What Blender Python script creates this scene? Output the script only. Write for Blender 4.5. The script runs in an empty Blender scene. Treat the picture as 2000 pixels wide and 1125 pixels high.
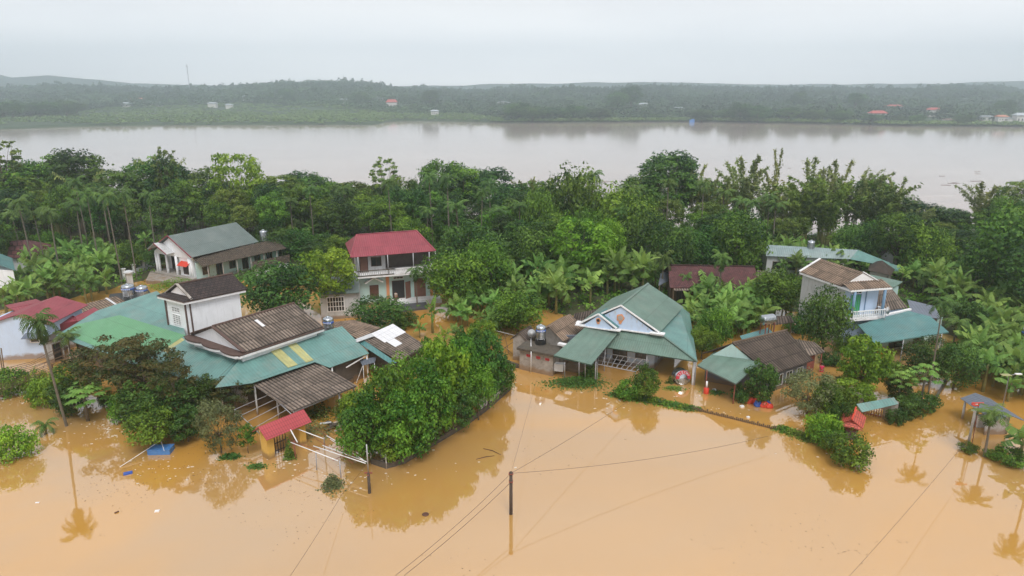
import bpy, bmesh, math, random
import numpy as np
from mathutils import Vector, Matrix

S = bpy.context.scene
C = S.collection
R = math.radians

# ------------------------------------------------------------------ camera
F_PX, HOR, CAM_H = 1351.0, 172.0, 30.0          # focal length and horizon row of the 2000 px wide photo
PITCH = math.atan((562.5 - HOR) / F_PX)
cd = bpy.data.cameras.new('camera')
cam = bpy.data.objects.new('camera', cd)
C.objects.link(cam)
cam.location = (0, 0, CAM_H)
cam.rotation_euler = (math.pi / 2 - PITCH, 0, 0)
cd.sensor_width = 36.0
cd.lens = 36.0 * F_PX / 2000.0
cd.clip_start = 0.5
cd.clip_end = 20000
S.camera = cam

# ------------------------------------------------------------------ light
SUN_EL, SUN_AZ = R(56), R(168)                   # veiled sun, behind the camera
w = bpy.data.worlds.new('World')
S.world = w
w.use_nodes = True
nt = w.node_tree
nt.nodes.clear()
N = nt.nodes.new
out = N('ShaderNodeOutputWorld'); bg = N('ShaderNodeBackground')
sky = N('ShaderNodeTexSky'); sky.sky_type = 'NISHITA'; sky.sun_disc = False
sky.sun_elevation = SUN_EL; sky.sun_rotation = SUN_AZ
sky.air_density = 1.0; sky.dust_density = 4.0
tc = N('ShaderNodeTexCoord'); mp = N('ShaderNodeMapping')
mp.inputs['Scale'].default_value = (1.0, 1.0, 5.0)
no = N('ShaderNodeTexNoise'); no.inputs['Scale'].default_value = 1.6; no.inputs['Detail'].default_value = 5
no.inputs['Roughness'].default_value = 0.5
cr = N('ShaderNodeValToRGB')
cr.color_ramp.elements[0].position = 0.30; cr.color_ramp.elements[0].color = (4.5, 4.55, 4.8, 1)
cr.color_ramp.elements[1].position = 0.68; cr.color_ramp.elements[1].color = (6.0, 5.9, 5.9, 1)
mx = N('ShaderNodeMixRGB'); mx.inputs[0].default_value = 0.94
L = nt.links.new
L(tc.outputs['Generated'], mp.inputs['Vector']); L(mp.outputs[0], no.inputs['Vector'])
L(no.outputs['Fac'], cr.inputs[0]); L(sky.outputs[0], mx.inputs[1]); L(cr.outputs[0], mx.inputs[2])
sx = N('ShaderNodeSeparateXYZ'); L(tc.outputs['Generated'], sx.inputs[0])
hr = N('ShaderNodeMapRange'); hr.inputs[1].default_value = 0.0; hr.inputs[2].default_value = 0.13
hr.inputs[3].default_value = 1.95; hr.inputs[4].default_value = 0.95
L(sx.outputs['Z'], hr.inputs[0])
hm_ = N('ShaderNodeVectorMath'); hm_.operation = 'SCALE'; L(mx.outputs[0], hm_.inputs[0]); L(hr.outputs[0], hm_.inputs['Scale'])
L(hm_.outputs[0], bg.inputs['Color']); bg.inputs['Strength'].default_value = 0.11
L(bg.outputs[0], out.inputs['Surface'])
sd = bpy.data.lights.new('sun', 'SUN'); sun = bpy.data.objects.new('sun', sd); C.objects.link(sun)
sd.energy = 1.5; sd.angle = R(24); sd.color = (1.0, 0.97, 0.93)
sun.rotation_euler = (math.pi / 2 - SUN_EL, 0, math.pi - SUN_AZ)   # light travels away from the camera
S.view_settings.view_transform = 'Standard'
S.view_settings.look = 'None'
S.view_settings.exposure = 0.69
S.view_settings.gamma = 1.0
cy = S.cycles
cy.use_denoising = True
cy.max_bounces = 6; cy.diffuse_bounces = 3; cy.glossy_bounces = 3; cy.transmission_bounces = 3
cy.volume_bounces = 3; cy.transparent_max_bounces = 6
cy.caustics_reflective = False; cy.caustics_refractive = False
cy.sample_clamp_indirect = 4.0

rng = np.random.default_rng(7)
random.seed(7)

def P(px, py, z=0.0):
    """the place in the scene, at height z, that the photo shows at pixel px, py"""
    u = (px - 1000) / F_PX; v = -(py - 562.5) / F_PX
    dy = math.cos(PITCH) + v * math.sin(PITCH); dz = -math.sin(PITCH) + v * math.cos(PITCH)
    t = (z - CAM_H) / dz
    return Vector((u * t, dy * t, z))

def height_at(X, Y, py):
    """height of the point above ground position X, Y seen at row py"""
    v = -(py - 562.5) / F_PX
    dy = math.cos(PITCH) + v * math.sin(PITCH); dz = -math.sin(PITCH) + v * math.cos(PITCH)
    return CAM_H + Y / dy * dz

# ------------------------------------------------------------------ materials
MATS = {}
def nodes_mat(name):
    m = bpy.data.materials.new(name); m.use_nodes = True
    t = m.node_tree; b = t.nodes['Principled BSDF']
    MATS[name] = m
    return m, t, b

def surf(name, col, rough=0.7, var=0.25, scale=1.5, stain=None, stain_amt=0.4, stain_scale=0.6,
         bump=0.0, bump_scale=20, metallic=0.0, ribs=None, spec=0.4, tile=None, streak=False, mud=False):
    """painted / weathered surface: colour noise, stains of their own shape, optional ribs or tile rows from the UVs"""
    m, t, b = nodes_mat(name)
    n = t.nodes.new; l = t.links.new
    tc = n('ShaderNodeTexCoord')
    nz = n('ShaderNodeTexNoise'); nz.inputs['Scale'].default_value = scale; nz.inputs['Detail'].default_value = 8
    nz.inputs['Roughness'].default_value = 0.7
    l(tc.outputs['Object'], nz.inputs['Vector'])
    r = n('ShaderNodeMapRange'); r.inputs[1].default_value = 0.3; r.inputs[2].default_value = 0.7
    r.inputs[3].default_value = 1 - var; r.inputs[4].default_value = 1 + var
    l(nz.outputs['Fac'], r.inputs[0])
    mul = n('ShaderNodeVectorMath'); mul.operation = 'SCALE'
    mul.inputs[0].default_value = col[:3]
    l(r.outputs[0], mul.inputs['Scale'])
    c = mul.outputs[0]
    if stain:
        n2 = n('ShaderNodeTexNoise'); n2.inputs['Scale'].default_value = stain_scale; n2.inputs['Detail'].default_value = 10
        n2.inputs['Roughness'].default_value = 0.75
        mpn = n('ShaderNodeMapping')
        mpn.inputs['Scale'].default_value = (3, 3, .5) if streak else (1, 1, 1)
        mpn.inputs['Location'].default_value = (3.1, 7.7, 1.3)
        l(tc.outputs['Object'], mpn.inputs[0]); l(mpn.outputs[0], n2.inputs['Vector'])
        rr = n('ShaderNodeMapRange'); rr.inputs[1].default_value = 0.5; rr.inputs[2].default_value = 0.68
        rr.inputs[3].default_value = 0; rr.inputs[4].default_value = stain_amt
        l(n2.outputs['Fac'], rr.inputs[0])
        mm = n('ShaderNodeMixRGB'); l(rr.outputs[0], mm.inputs[0]); l(c, mm.inputs[1])
        mm.inputs[2].default_value = (*stain, 1); c = mm.outputs[0]
    if mud:       # silt left by the flood, a ragged band just over the water
        ge = n('ShaderNodeNewGeometry'); sp = n('ShaderNodeSeparateXYZ'); l(ge.outputs['Position'], sp.inputs[0])
        n4 = n('ShaderNodeTexNoise'); n4.inputs['Scale'].default_value = 1.3; n4.inputs['Detail'].default_value = 6; l(ge.outputs['Position'], n4.inputs['Vector'])
        ad = n('ShaderNodeMath'); ad.operation = 'MULTIPLY_ADD'; ad.inputs[1].default_value = -1.1; l(n4.outputs['Fac'], ad.inputs[0]); l(sp.outputs['Z'], ad.inputs[2])
        mr = n('ShaderNodeMapRange'); mr.inputs[1].default_value = -.25; mr.inputs[2].default_value = .12; mr.inputs[3].default_value = .8; mr.inputs[4].default_value = 0; l(ad.outputs[0], mr.inputs[0])
        m5 = n('ShaderNodeMixRGB'); l(mr.outputs[0], m5.inputs[0]); l(c, m5.inputs[1]); m5.inputs[2].default_value = (.24, .145, .07, 1); c = m5.outputs[0]
    height = None
    if ribs or tile:
        uv = n('ShaderNodeUVMap'); sep = n('ShaderNodeSeparateXYZ'); l(uv.outputs[0], sep.inputs[0])
        if ribs:      # (pitch m, darkening, sheet length m, sheet darkening)
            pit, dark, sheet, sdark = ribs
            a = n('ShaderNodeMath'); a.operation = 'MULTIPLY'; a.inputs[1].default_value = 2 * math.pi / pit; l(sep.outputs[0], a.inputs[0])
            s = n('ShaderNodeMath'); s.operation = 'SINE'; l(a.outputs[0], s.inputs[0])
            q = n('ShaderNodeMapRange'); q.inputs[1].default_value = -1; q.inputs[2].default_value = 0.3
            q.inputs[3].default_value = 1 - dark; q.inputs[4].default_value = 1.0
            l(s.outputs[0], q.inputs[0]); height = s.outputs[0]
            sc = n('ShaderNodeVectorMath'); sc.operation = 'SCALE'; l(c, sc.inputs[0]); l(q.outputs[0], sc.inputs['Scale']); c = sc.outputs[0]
            # single sheets differ in tone (each sheet weathered its own way)
            fx = n('ShaderNodeMath'); fx.operation = 'DIVIDE'; fx.inputs[1].default_value = 1.0; l(sep.outputs[0], fx.inputs[0])
            fy = n('ShaderNodeMath'); fy.operation = 'DIVIDE'; fy.inputs[1].default_value = sheet; l(sep.outputs[1], fy.inputs[0])
            f1 = n('ShaderNodeMath'); f1.operation = 'FLOOR'; l(fx.outputs[0], f1.inputs[0])
            f2 = n('ShaderNodeMath'); f2.operation = 'FLOOR'; l(fy.outputs[0], f2.inputs[0])
            cx = n('ShaderNodeCombineXYZ'); l(f1.outputs[0], cx.inputs[0]); l(f2.outputs[0], cx.inputs[1])
            wn = n('ShaderNodeTexWhiteNoise'); wn.noise_dimensions = '2D'; l(cx.outputs[0], wn.inputs['Vector'])
            w1 = n('ShaderNodeMapRange'); w1.inputs[3].default_value = 1 - sdark; w1.inputs[4].default_value = 1 + sdark
            l(wn.outputs['Value'], w1.inputs[0])
            # dark lap line between sheets
            fr = n('ShaderNodeMath'); fr.operation = 'FRACT'; l(fy.outputs[0], fr.inputs[0])
            lt = n('ShaderNodeMath'); lt.operation = 'LESS_THAN'; lt.inputs[1].default_value = 0.09 if dark > .2 else 0.03; l(fr.outputs[0], lt.inputs[0])
            lm = n('ShaderNodeMapRange'); lm.inputs[3].default_value = 1; lm.inputs[4].default_value = .55 if dark > .2 else .8; l(lt.outputs[0], lm.inputs[0])
            ml = n('ShaderNodeMath'); ml.operation = 'MULTIPLY'; l(w1.outputs[0], ml.inputs[0]); l(lm.outputs[0], ml.inputs[1])
            sc2 = n('ShaderNodeVectorMath'); sc2.operation = 'SCALE'; l(c, sc2.inputs[0]); l(ml.outputs[0], sc2.inputs['Scale']); c = sc2.outputs[0]
        if tile:      # (tile w, tile h)
            bt = n('ShaderNodeTexBrick'); l(uv.outputs[0], bt.inputs['Vector'])
            bt.inputs['Scale'].default_value = 1.0
            bt.inputs['Brick Width'].default_value = tile[0]; bt.inputs['Row Height'].default_value = tile[1]
            bt.inputs['Mortar Size'].default_value = tile[1] * .12
            bt.inputs['Color1'].default_value = (1.25, 1.2, 1.2, 1); bt.inputs['Color2'].default_value = (.7, .72, .75, 1)
            bt.inputs['Mortar'].default_value = (.3, .3, .3, 1)
            sc = n('ShaderNodeVectorMath'); sc.operation = 'MULTIPLY'; l(c, sc.inputs[0]); l(bt.outputs['Color'], sc.inputs[1]); c = sc.outputs[0]
            height = bt.outputs['Fac']
    l(c, b.inputs['Base Color'])
    b.inputs['Roughness'].default_value = rough; b.inputs['Metallic'].default_value = metallic
    b.inputs['Specular IOR Level'].default_value = spec
    if bump or height is not None:
        bp = n('ShaderNodeBump'); bp.inputs['Distance'].default_value = 0.03
        bp.inputs['Strength'].default_value = max(bump, .35 if height is not None else 0)
        if height is not None and not (ribs and ribs[1] > .2):
            l(height, bp.inputs['Height'])
        else:
            n3 = n('ShaderNodeTexNoise'); n3.inputs['Scale'].default_value = bump_scale; n3.inputs['Detail'].default_value = 4
            l(tc.outputs['Object'], n3.inputs['Vector']); l(n3.outputs['Fac'], bp.inputs['Height'])
        l(bp.outputs[0], b.inputs['Normal'])
    return m

def leafmat(name, dark, light, trans=0.3, hue=0.02, rough=0.55):
    m, t, b = nodes_mat(name)
    n = t.nodes.new; l = t.links.new
    at = n('ShaderNodeAttribute'); at.attribute_name = 'tint'
    mm = n('ShaderNodeMixRGB'); l(at.outputs['Fac'], mm.inputs[0])
    mm.inputs[1].default_value = (*dark, 1); mm.inputs[2].default_value = (*light, 1)
    oi = n('ShaderNodeObjectInfo')
    hs = n('ShaderNodeHueSaturation')
    r1 = n('ShaderNodeMapRange'); r1.inputs[3].default_value = 0.5 - hue; r1.inputs[4].default_value = 0.5 + hue
    l(oi.outputs['Random'], r1.inputs[0]); l(r1.outputs[0], hs.inputs['Hue'])
    fr = n('ShaderNodeMath'); fr.operation = 'MULTIPLY_ADD'; fr.inputs[1].default_value = 7.31; fr.inputs[2].default_value = 0
    l(oi.outputs['Random'], fr.inputs[0])
    f2 = n('ShaderNodeMath'); f2.operation = 'FRACT'; l(fr.outputs[0], f2.inputs[0])
    r2 = n('ShaderNodeMapRange'); r2.inputs[3].default_value = 0.75; r2.inputs[4].default_value = 1.3
    l(f2.outputs[0], r2.inputs[0]); l(r2.outputs[0], hs.inputs['Value'])
    l(mm.outputs[0], hs.inputs['Color'])
    l(hs.outputs[0], b.inputs['Base Color'])
    b.inputs['Roughness'].default_value = rough; b.inputs['Specular IOR Level'].default_value = 0.3
    tr = n('ShaderNodeBsdfTranslucent'); l(hs.outputs[0], tr.inputs['Color'])
    ms = n('ShaderNodeMixShader'); ms.inputs[0].default_value = trans
    o = t.nodes['Material Output']
    l(b.outputs[0], ms.inputs[1]); l(tr.outputs[0], ms.inputs[2]); l(ms.outputs[0], o.inputs['Surface'])
    return m

def water_mat(name, base, base2, ior, bump, bscale, rough, wscale=(1, 1, 1)):
    m, t, b = nodes_mat(name)
    n = t.nodes.new; l = t.links.new
    tc = n('ShaderNodeTexCoord')
    a = n('ShaderNodeTexNoise'); a.inputs['Scale'].default_value = 0.035; a.inputs['Detail'].default_value = 5
    a.inputs['Distortion'].default_value = 1.2
    mp = n('ShaderNodeMapping'); mp.inputs['Scale'].default_value = (.7, 1.2, 1)
    l(tc.outputs['Object'], mp.inputs[0]); l(mp.outputs[0], a.inputs['Vector'])
    r = n('ShaderNodeMapRange'); r.inputs[1].default_value = .38; r.inputs[2].default_value = .66; l(a.outputs['Fac'], r.inputs[0])
    mm = n('ShaderNodeMixRGB'); l(r.outputs[0], mm.inputs[0])
    mm.inputs[1].default_value = (*base, 1); mm.inputs[2].default_value = (*base2, 1)
    l(mm.outputs[0], b.inputs['Base Color'])
    b.inputs['Roughness'].default_value = rough
    b.inputs['IOR'].default_value = ior
    b.inputs['Specular IOR Level'].default_value = 0.5
    nb = n('ShaderNodeTexNoise'); nb.inputs['Scale'].default_value = bscale; nb.inputs['Detail'].default_value = 4
    mp2 = n('ShaderNodeMapping'); mp2.inputs['Scale'].default_value = wscale
    l(tc.outputs['Object'], mp2.inputs[0]); l(mp2.outputs[0], nb.inputs['Vector'])
    bp = n('ShaderNodeBump'); bp.inputs['Strength'].default_value = 1.0; bp.inputs['Distance'].default_value = bump
    l(nb.outputs['Fac'], bp.inputs['Height']); l(bp.outputs[0], b.inputs['Normal'])
    return m

M_flood = water_mat('flood_mud_water', (.53, .272, .055), (.43, .26, .105), 2.9, 0.0035, 1.1, 0.03)
M_river = water_mat('river_water', (.36, .285, .25), (.42, .335, .29), 1.9, 0.014, 0.5, 0.08, (.25, 1.6, 1))
M_teal = surf('teal_sheet_metal', (.125, .255, .235), .45, .2, .5, (.22, .25, .22), .6, .45, ribs=(.33, .10, 3.0, .05), spec=.5)
M_tealdark = surf('dark_teal_sheet_metal', (.075, .20, .20), .45, .2, .5, (.15, .22, .20), .6, .4, ribs=(.33, .10, 3.0, .05), spec=.5)
M_sage = surf('sage_sheet_metal', (.125, .20, .162), .5, .2, .5, (.19, .21, .18), .5, .4, ribs=(.25, .10, 3.4, .05), spec=.5)
M_green = surf('green_sheet_metal', (.115, .30, .15), .45, .10, .8, (.20, .38, .24), .4, .3, ribs=(.33, .10, 3.0, .03), spec=.5)
M_yellow = surf('yellow_translucent_sheet', (.40, .38, .16), .5, .2, .8, (.26, .34, .22), .8, 1.2, ribs=(.33, .10, 3.0, .12), spec=.5)
M_fadedteal = surf('faded_teal_sheet_metal', (.22, .29, .29), .5, .12, .8, (.30, .33, .33), .5, .4, ribs=(.33, .08, 3.0, .07), spec=.5)
M_grey = surf('grey_green_sheet_metal', (.125, .16, .152), .5, .1, .6, (.22, .24, .22), .5, .3, ribs=(.33, .08, 4.0, .04), spec=.5)
M_bluegrey = surf('blue_grey_sheet_metal', (.13, .15, .19), .5, .1, .6, ribs=(.33, .12, 3.0, .06), spec=.5, mud=True)
M_red = surf('red_sheet_metal', (.26, .045, .062), .55, .16, .6, (.33, .09, .10), .4, .4, ribs=(.30, .12, 4.0, .04), spec=.5)
M_redtile = surf('red_pressed_tile_sheet', (.42, .06, .07), .4, .10, .6, ribs=(.22, .3, .4, .03), spec=.5)
M_orangetile = surf('orange_tile', (.50, .09, .06), .5, .15, 1.5, (.25, .06, .05), .4, 1.5, tile=(.25, .2))
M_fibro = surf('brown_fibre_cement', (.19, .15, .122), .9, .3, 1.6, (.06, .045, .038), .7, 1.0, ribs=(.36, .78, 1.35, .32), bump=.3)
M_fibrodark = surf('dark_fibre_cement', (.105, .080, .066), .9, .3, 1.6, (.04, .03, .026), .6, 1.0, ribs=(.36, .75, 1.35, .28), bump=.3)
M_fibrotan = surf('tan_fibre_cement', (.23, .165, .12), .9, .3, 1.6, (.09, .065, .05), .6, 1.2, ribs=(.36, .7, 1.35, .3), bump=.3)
M_whitesheet = surf('white_roof_sheet', (.72, .72, .74), .5, .04, 1, ribs=(.36, .08, 3, .04))
M_moss = surf('mossy_brown_tiles', (.105, .082, .062), .95, .35, 2.0, (.06, .06, .035), .6, 1.2, tile=(.3, .3), bump=.5)
M_blacktile = surf('black_roof_tiles', (.045, .032, .030), .8, .3, 2.0, (.08, .055, .05), .4, 1.2, tile=(.42, .34), bump=.4)
M_winetile = surf('wine_red_clay_tiles', (.125, .047, .048), .85, .3, 1.5, (.06, .035, .04), .75, 1.0, tile=(.28, .26), bump=.4)
M_white = surf('white_render', (.80, .82, .85), .85, .05, .8, (.45, .45, .45), .35, .9, streak=True, mud=True)
M_whitetrim = surf('white_trim', (.80, .80, .81), .8, .05, 2, (.2, .18, .16), .35, 1.5)
M_dirtywhite = surf('dirty_white_render', (.52, .53, .54), .9, .1, .8, (.20, .19, .17), .6, .9, streak=True, mud=True)
M_blue = surf('pale_blue_render', (.50, .62, .80), .85, .05, .8, (.40, .42, .46), .3, .9, streak=True, mud=True)
M_mint = surf('pale_mint_render', (.45, .62, .60), .85, .06, .8, (.36, .40, .38), .4, .9, streak=True, mud=True)
M_concrete = surf('weathered_concrete', (.34, .31, .28), .95, .25, 1.6, (.10, .085, .07), .65, .9, bump=.5, bump_scale=8, mud=True)
M_darkconc = surf('dark_mossy_concrete', (.085, .072, .058), .95, .35, 2, (.15, .13, .09), .4, 1.5, bump=.5, bump_scale=8)
M_brownband = surf('brown_cornice_paint', (.10, .062, .052), .8, .2, 2)
M_inside = surf('dim_tinted_room_wall', (.10, .085, .075), .9, .3, 1, mud=True)  # dimness of the interiors is put into this dark wall colour
M_wood = surf('old_wood', (.13, .085, .05), .85, .3, 3)
M_darkwood = surf('dark_brown_wood', (.10, .045, .030), .7, .2, 3)
M_door = surf('brown_door_paint', (.20, .10, .075), .6, .15, 2)
M_pipe = surf('grey_galvanised_pipe', (.38, .38, .40), .45, .15, 3, metallic=.3)
M_steel = surf('stainless_steel', (.50, .53, .56), .26, .08, 2, metallic=.95)
M_bluelabel = surf('blue_label_paint', (.05, .12, .40), .4, .15, 5)
M_redlabel = surf('red_label_paint', (.50, .03, .05), .4, .1, 5)
M_rust = surf('rusty_red_steel', (.24, .07, .05), .8, .3, 4)
M_glass = surf('dark_window_glass', (.02, .025, .03), .08, .1, 1, spec=.8)
M_greenpaint = surf('bright_green_paint', (.04, .38, .09), .5, .1, 2)
M_bluepaint = surf('grey_blue_paint', (.16, .27, .40), .6, .1, 2)
M_orangepaint = surf('orange_paint', (.62, .27, .13), .7, .1, 2)
M_yellowpaint = surf('yellow_wall_paint', (.66, .42, .10), .8, .08, 1.5, (.40, .28, .10), .3, 1.5, mud=True)
M_redplastic = surf('red_plastic', (.62, .055, .03), .45, .1, 3)
M_bluetarp = surf('blue_tarpaulin', (.06, .19, .46), .45, .15, 3, (.15, .30, .55), .4, 2)
M_bluebag = surf('blue_bag_plastic', (.04, .10, .38), .45, .15, 3)
M_whiteplastic = surf('white_plastic', (.75, .75, .75), .5, .05, 3)
M_black = surf('black_plastic', (.02, .02, .022), .5, .1, 3)
M_skin = surf('skin', (.42, .24, .16), .6, .05, 4)
M_pink = surf('pink_cloth', (.70, .05, .14), .8, .1, 4)
M_pale = surf('pale_check_cloth', (.42, .36, .32), .8, .2, 9)
M_trouser = surf('maroon_cloth', (.14, .04, .05), .8, .1, 4)
M_hair = surf('black_hair', (.012, .01, .01), .6, .1, 4)
M_pole = surf('dark_concrete_pole', (.07, .052, .042), .85, .3, 3)
M_palepole = surf('pale_concrete_pole', (.40, .38, .36), .85, .15, 3)
M_wire = surf('cable_black', (.05, .035, .03), .7, .1, 3)
M_flagred = surf('flag_red', (.68, .02, .02), .8, .08, 3)
M_flagyellow = surf('flag_yellow', (.85, .60, .04), .8, .05, 3)
M_tilefloor = surf('grey_checked_paving', (.26, .27, .31), .6, .12, 2, tile=(.6, .6))
M_bark = surf('bark', (.115, .088, .062), .95, .3, 4, (.20, .18, .15), .5, 2, bump=.5)
M_palmbark = surf('grey_palm_bark', (.15, .13, .105), .95, .25, 4, (.10, .09, .06), .5, 3)
M_bananastem = surf('banana_stem_skin', (.20, .19, .07), .7, .3, 3, (.12, .07, .04), .5, 3)
M_ground = surf('wet_earth_and_grass', (.050, .060, .022), .95, .4, .5, (.085, .055, .03), .6, .15, bump=.6, bump_scale=2)
M_fargrass = surf('far_bank_grass', (.032, .062, .022), .95, .25, .03, (.05, .08, .03), .7, .01)
M_farwood = surf('far_hill_soil', (.035, .055, .025), .95, .3, .05)

LM_dark = leafmat('leaf_dark_green', (.012, .052, .009), (.105, .215, .028), .25)
LM_mid = leafmat('leaf_mid_green', (.020, .078, .007), (.200, .350, .032), .30)
LM_lite = leafmat('leaf_bright_green', (.070, .170, .010), (.290, .450, .035), .35)
LM_olive = leafmat('leaf_olive_green', (.036, .085, .012), (.215, .300, .045), .30)
LM_bamboo = leafmat('leaf_bamboo', (.10, .15, .035), (.36, .41, .13), .35)
LM_banana = leafmat('leaf_banana', (.045, .130, .024), (.27, .43, .09), .40)
LM_palm = leafmat('leaf_palm', (.022, .070, .016), (.14, .24, .045), .30)
LM_rust = leafmat('leaf_rust_green', (.022, .065, .012), (.155, .115, .032), .25)
LM_grey = leafmat('leaf_grey_green', (.085, .110, .045), (.22, .25, .10), .35)
LM_far = leafmat('leaf_far', (.010, .030, .010), (.075, .140, .040), .15)
LM_farpale = leafmat('leaf_far_pale', (.075, .150, .035), (.19, .30, .08), .2)
LM_water = leafmat('leaf_water_weed', (.025, .090, .015), (.090, .210, .030), .25)

# ------------------------------------------------------------------ building helpers
def tag(o, label=None, cat=None, group=None, kind=None):
    if label: o['label'] = label
    if cat: o['category'] = cat
    if group: o['group'] = group
    if kind: o['kind'] = kind
    return o

def thing(name, label, cat, loc=(0, 0, 0), group=None):
    o = bpy.data.objects.new(name, None); C.objects.link(o)
    o.location = loc
    o.empty_display_size = .3
    return tag(o, label, cat, group)

def origin_of(parent):
    v = Vector((0, 0, 0)); p = parent
    while p is not None:
        v += Vector(p.location); p = p.parent
    return v

class MB:
    def __init__(s): s.v = []; s.f = []; s.uv = {}
    def add(s, vs, fs, uvs=None):
        b = len(s.v); s.v += [Vector(q) for q in vs]
        for i, f in enumerate(fs):
            if uvs and uvs[i]: s.uv[len(s.f)] = uvs[i]
            s.f.append([b + j for j in f])
        return s
    def box(s, c, size, rz=0.0):
        hx, hy, hz = [q / 2 for q in size]; cs, sn = math.cos(rz), math.sin(rz)
        vs = []
        for z in (-hz, hz):
            for x, y in ((-hx, -hy), (hx, -hy), (hx, hy), (-hx, hy)):
                vs.append((c[0] + x * cs - y * sn, c[1] + x * sn + y * cs, c[2] + z))
        return s.add(vs, [(3, 2, 1, 0), (4, 5, 6, 7), (0, 1, 5, 4), (1, 2, 6, 5), (2, 3, 7, 6), (3, 0, 4, 7)])
    def prism(s, poly, z0, z1):
        n = len(poly)
        if sum((poly[i][0] * poly[(i + 1) % n][1] - poly[(i + 1) % n][0] * poly[i][1]) for i in range(n)) < 0: poly = list(reversed(poly))
        f0 = z0 if callable(z0) else (lambda p: z0); f1 = z1 if callable(z1) else (lambda p: z1)
        vs = [(p[0], p[1], f0(p)) for p in poly] + [(p[0], p[1], f1(p)) for p in poly]
        fs = [tuple(range(n - 1, -1, -1)), tuple(range(n, 2 * n))] + [(i, (i + 1) % n, n + (i + 1) % n, n + i) for i in range(n)]
        return s.add(vs, fs)
    def slab(s, pts, th, udir=None, down=True):
        """polygon pts (3D) given a thickness downwards; UVs in metres, u along udir"""
        pts = [Vector(p) for p in pts]; n = len(pts)
        nor = Vector((0, 0, 0))
        for i in range(n): nor += pts[i].cross(pts[(i + 1) % n])
        if nor.z < 0: pts.reverse(); nor = -nor
        nor.normalize()
        u = Vector(udir or (pts[1] - pts[0])); u = (u - nor * u.dot(nor)).normalized(); v = nor.cross(u)
        low = [p - nor * th for p in pts]
        fs = [tuple(range(n)), tuple(range(2 * n - 1, n - 1, -1))] + [(i, n + i, n + (i + 1) % n, (i + 1) % n) for i in range(n)]
        uv = [[(p.dot(u), p.dot(v)) for p in pts]] + [None] * (n + 1)
        return s.add(pts + low, fs, uv)
    def beam(s, a, b, w, h=None):
        a, b = Vector(a), Vector(b); h = h or w
        d = (b - a).normalized(); up = Vector((0, 0, 1)) if abs(d.z) < .95 else Vector((1, 0, 0))
        x = d.cross(up).normalized() * w / 2; y = x.cross(d).normalized() * h / 2
        vs = [a - x - y, a + x - y, a + x + y, a - x + y, b - x - y, b + x - y, b + x + y, b - x + y]
        return s.add(vs, [(0, 1, 2, 3), (7, 6, 5, 4), (0, 4, 5, 1), (1, 5, 6, 2), (2, 6, 7, 3), (3, 7, 4, 0)])
    def tube(s, pts, rad, n=8, cap=True):
        pts = [Vector(p) for p in pts]
        if not hasattr(rad, '__len__'): rad = [rad] * len(pts)
        b = len(s.v); m = len(pts)
        for i, p in enumerate(pts):
            d = (pts[min(i + 1, m - 1)] - pts[max(i - 1, 0)]).normalized()
            up = Vector((0, 0, 1)) if abs(d.z) < .9 else Vector((1, 0, 0))
            x = d.cross(up).normalized(); y = d.cross(x).normalized()
            for k in range(n):
                a = 2 * math.pi * k / n
                s.v.append(p + (x * math.cos(a) + y * math.sin(a)) * rad[i])
        for i in range(m - 1):
            for k in range(n):
                s.f.append([b + i * n + k, b + i * n + (k + 1) % n, b + (i + 1) * n + (k + 1) % n, b + (i + 1) * n + k])
        if cap:
            s.f.append([b + k for k in range(n - 1, -1, -1)]); s.f.append([b + (m - 1) * n + k for k in range(n)])
        return s
    def lathe(s, c, prof, n=20, axis='z', rz=0.0):
        """prof: list of (radius, height)"""
        c = Vector(c); b = len(s.v)
        for r, h in prof:
            for k in range(n):
                a = 2 * math.pi * k / n
                if axis == 'z': q = Vector((r * math.cos(a), r * math.sin(a), h))
                else: q = Matrix.Rotation(rz, 3, 'Z') @ Vector((h, r * math.cos(a), r * math.sin(a)))
                s.v.append(c + q)
        for i in range(len(prof) - 1):
            for k in range(n):
                s.f.append([b + i * n + k, b + i * n + (k + 1) % n, b + (i + 1) * n + (k + 1) % n, b + (i + 1) * n + k])
        s.f.append([b + k for k in range(n - 1, -1, -1)]); s.f.append([b + (len(prof) - 1) * n + k for k in range(n)])
        return s
    def corr(s, e0, e1, r1, r0, amp=.045, pitch=.36, th=.03):
        """corrugated quad sheet; e0-e1 eave, r0-r1 ridge"""
        e0, e1, r1, r0 = [Vector(q) for q in (e0, e1, r1, r0)]
        nor = (e1 - e0).cross(r0 - e0).normalized()
        if nor.z < 0: nor = -nor
        Lu = ((e1 - e0).length + (r1 - r0).length) / 2; Lv = ((r0 - e0).length + (r1 - e1).length) / 2
        nu = max(4, int(Lu / pitch * 4)); nv = max(2, int(Lv / 1.35))
        b = len(s.v)
        for lay in (0, 1):
            for j in range(nv + 1):
                t = j / nv; a, c = e0.lerp(r0, t), e1.lerp(r1, t)
                for i in range(nu + 1):
                    x = i / nu
                    hgt = amp * math.sin(2 * math.pi * x * Lu / pitch) + .02 * (j % 2) - lay * th
                    s.v.append(a.lerp(c, x) + nor * hgt)
        W = nu + 1; H = (nv + 1) * W
        for j in range(nv):
            for i in range(nu):
                q = [b + j * W + i, b + j * W + i + 1, b + (j + 1) * W + i + 1, b + (j + 1) * W + i]
                s.uv[len(s.f)] = [(k_[0] / nu * Lu, k_[1] / nv * Lv) for k_ in ((i, j), (i + 1, j), (i + 1, j + 1), (i, j + 1))]
                s.f.append(q)
                s.f.append([x + H for x in reversed(q)])
        for i in range(nu):
            s.f.append([b + i, b + H + i, b + H + i + 1, b + i + 1])
            k = b + nv * W
            s.f.append([k + i + 1, k + H + i + 1, k + H + i, k + i])
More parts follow.
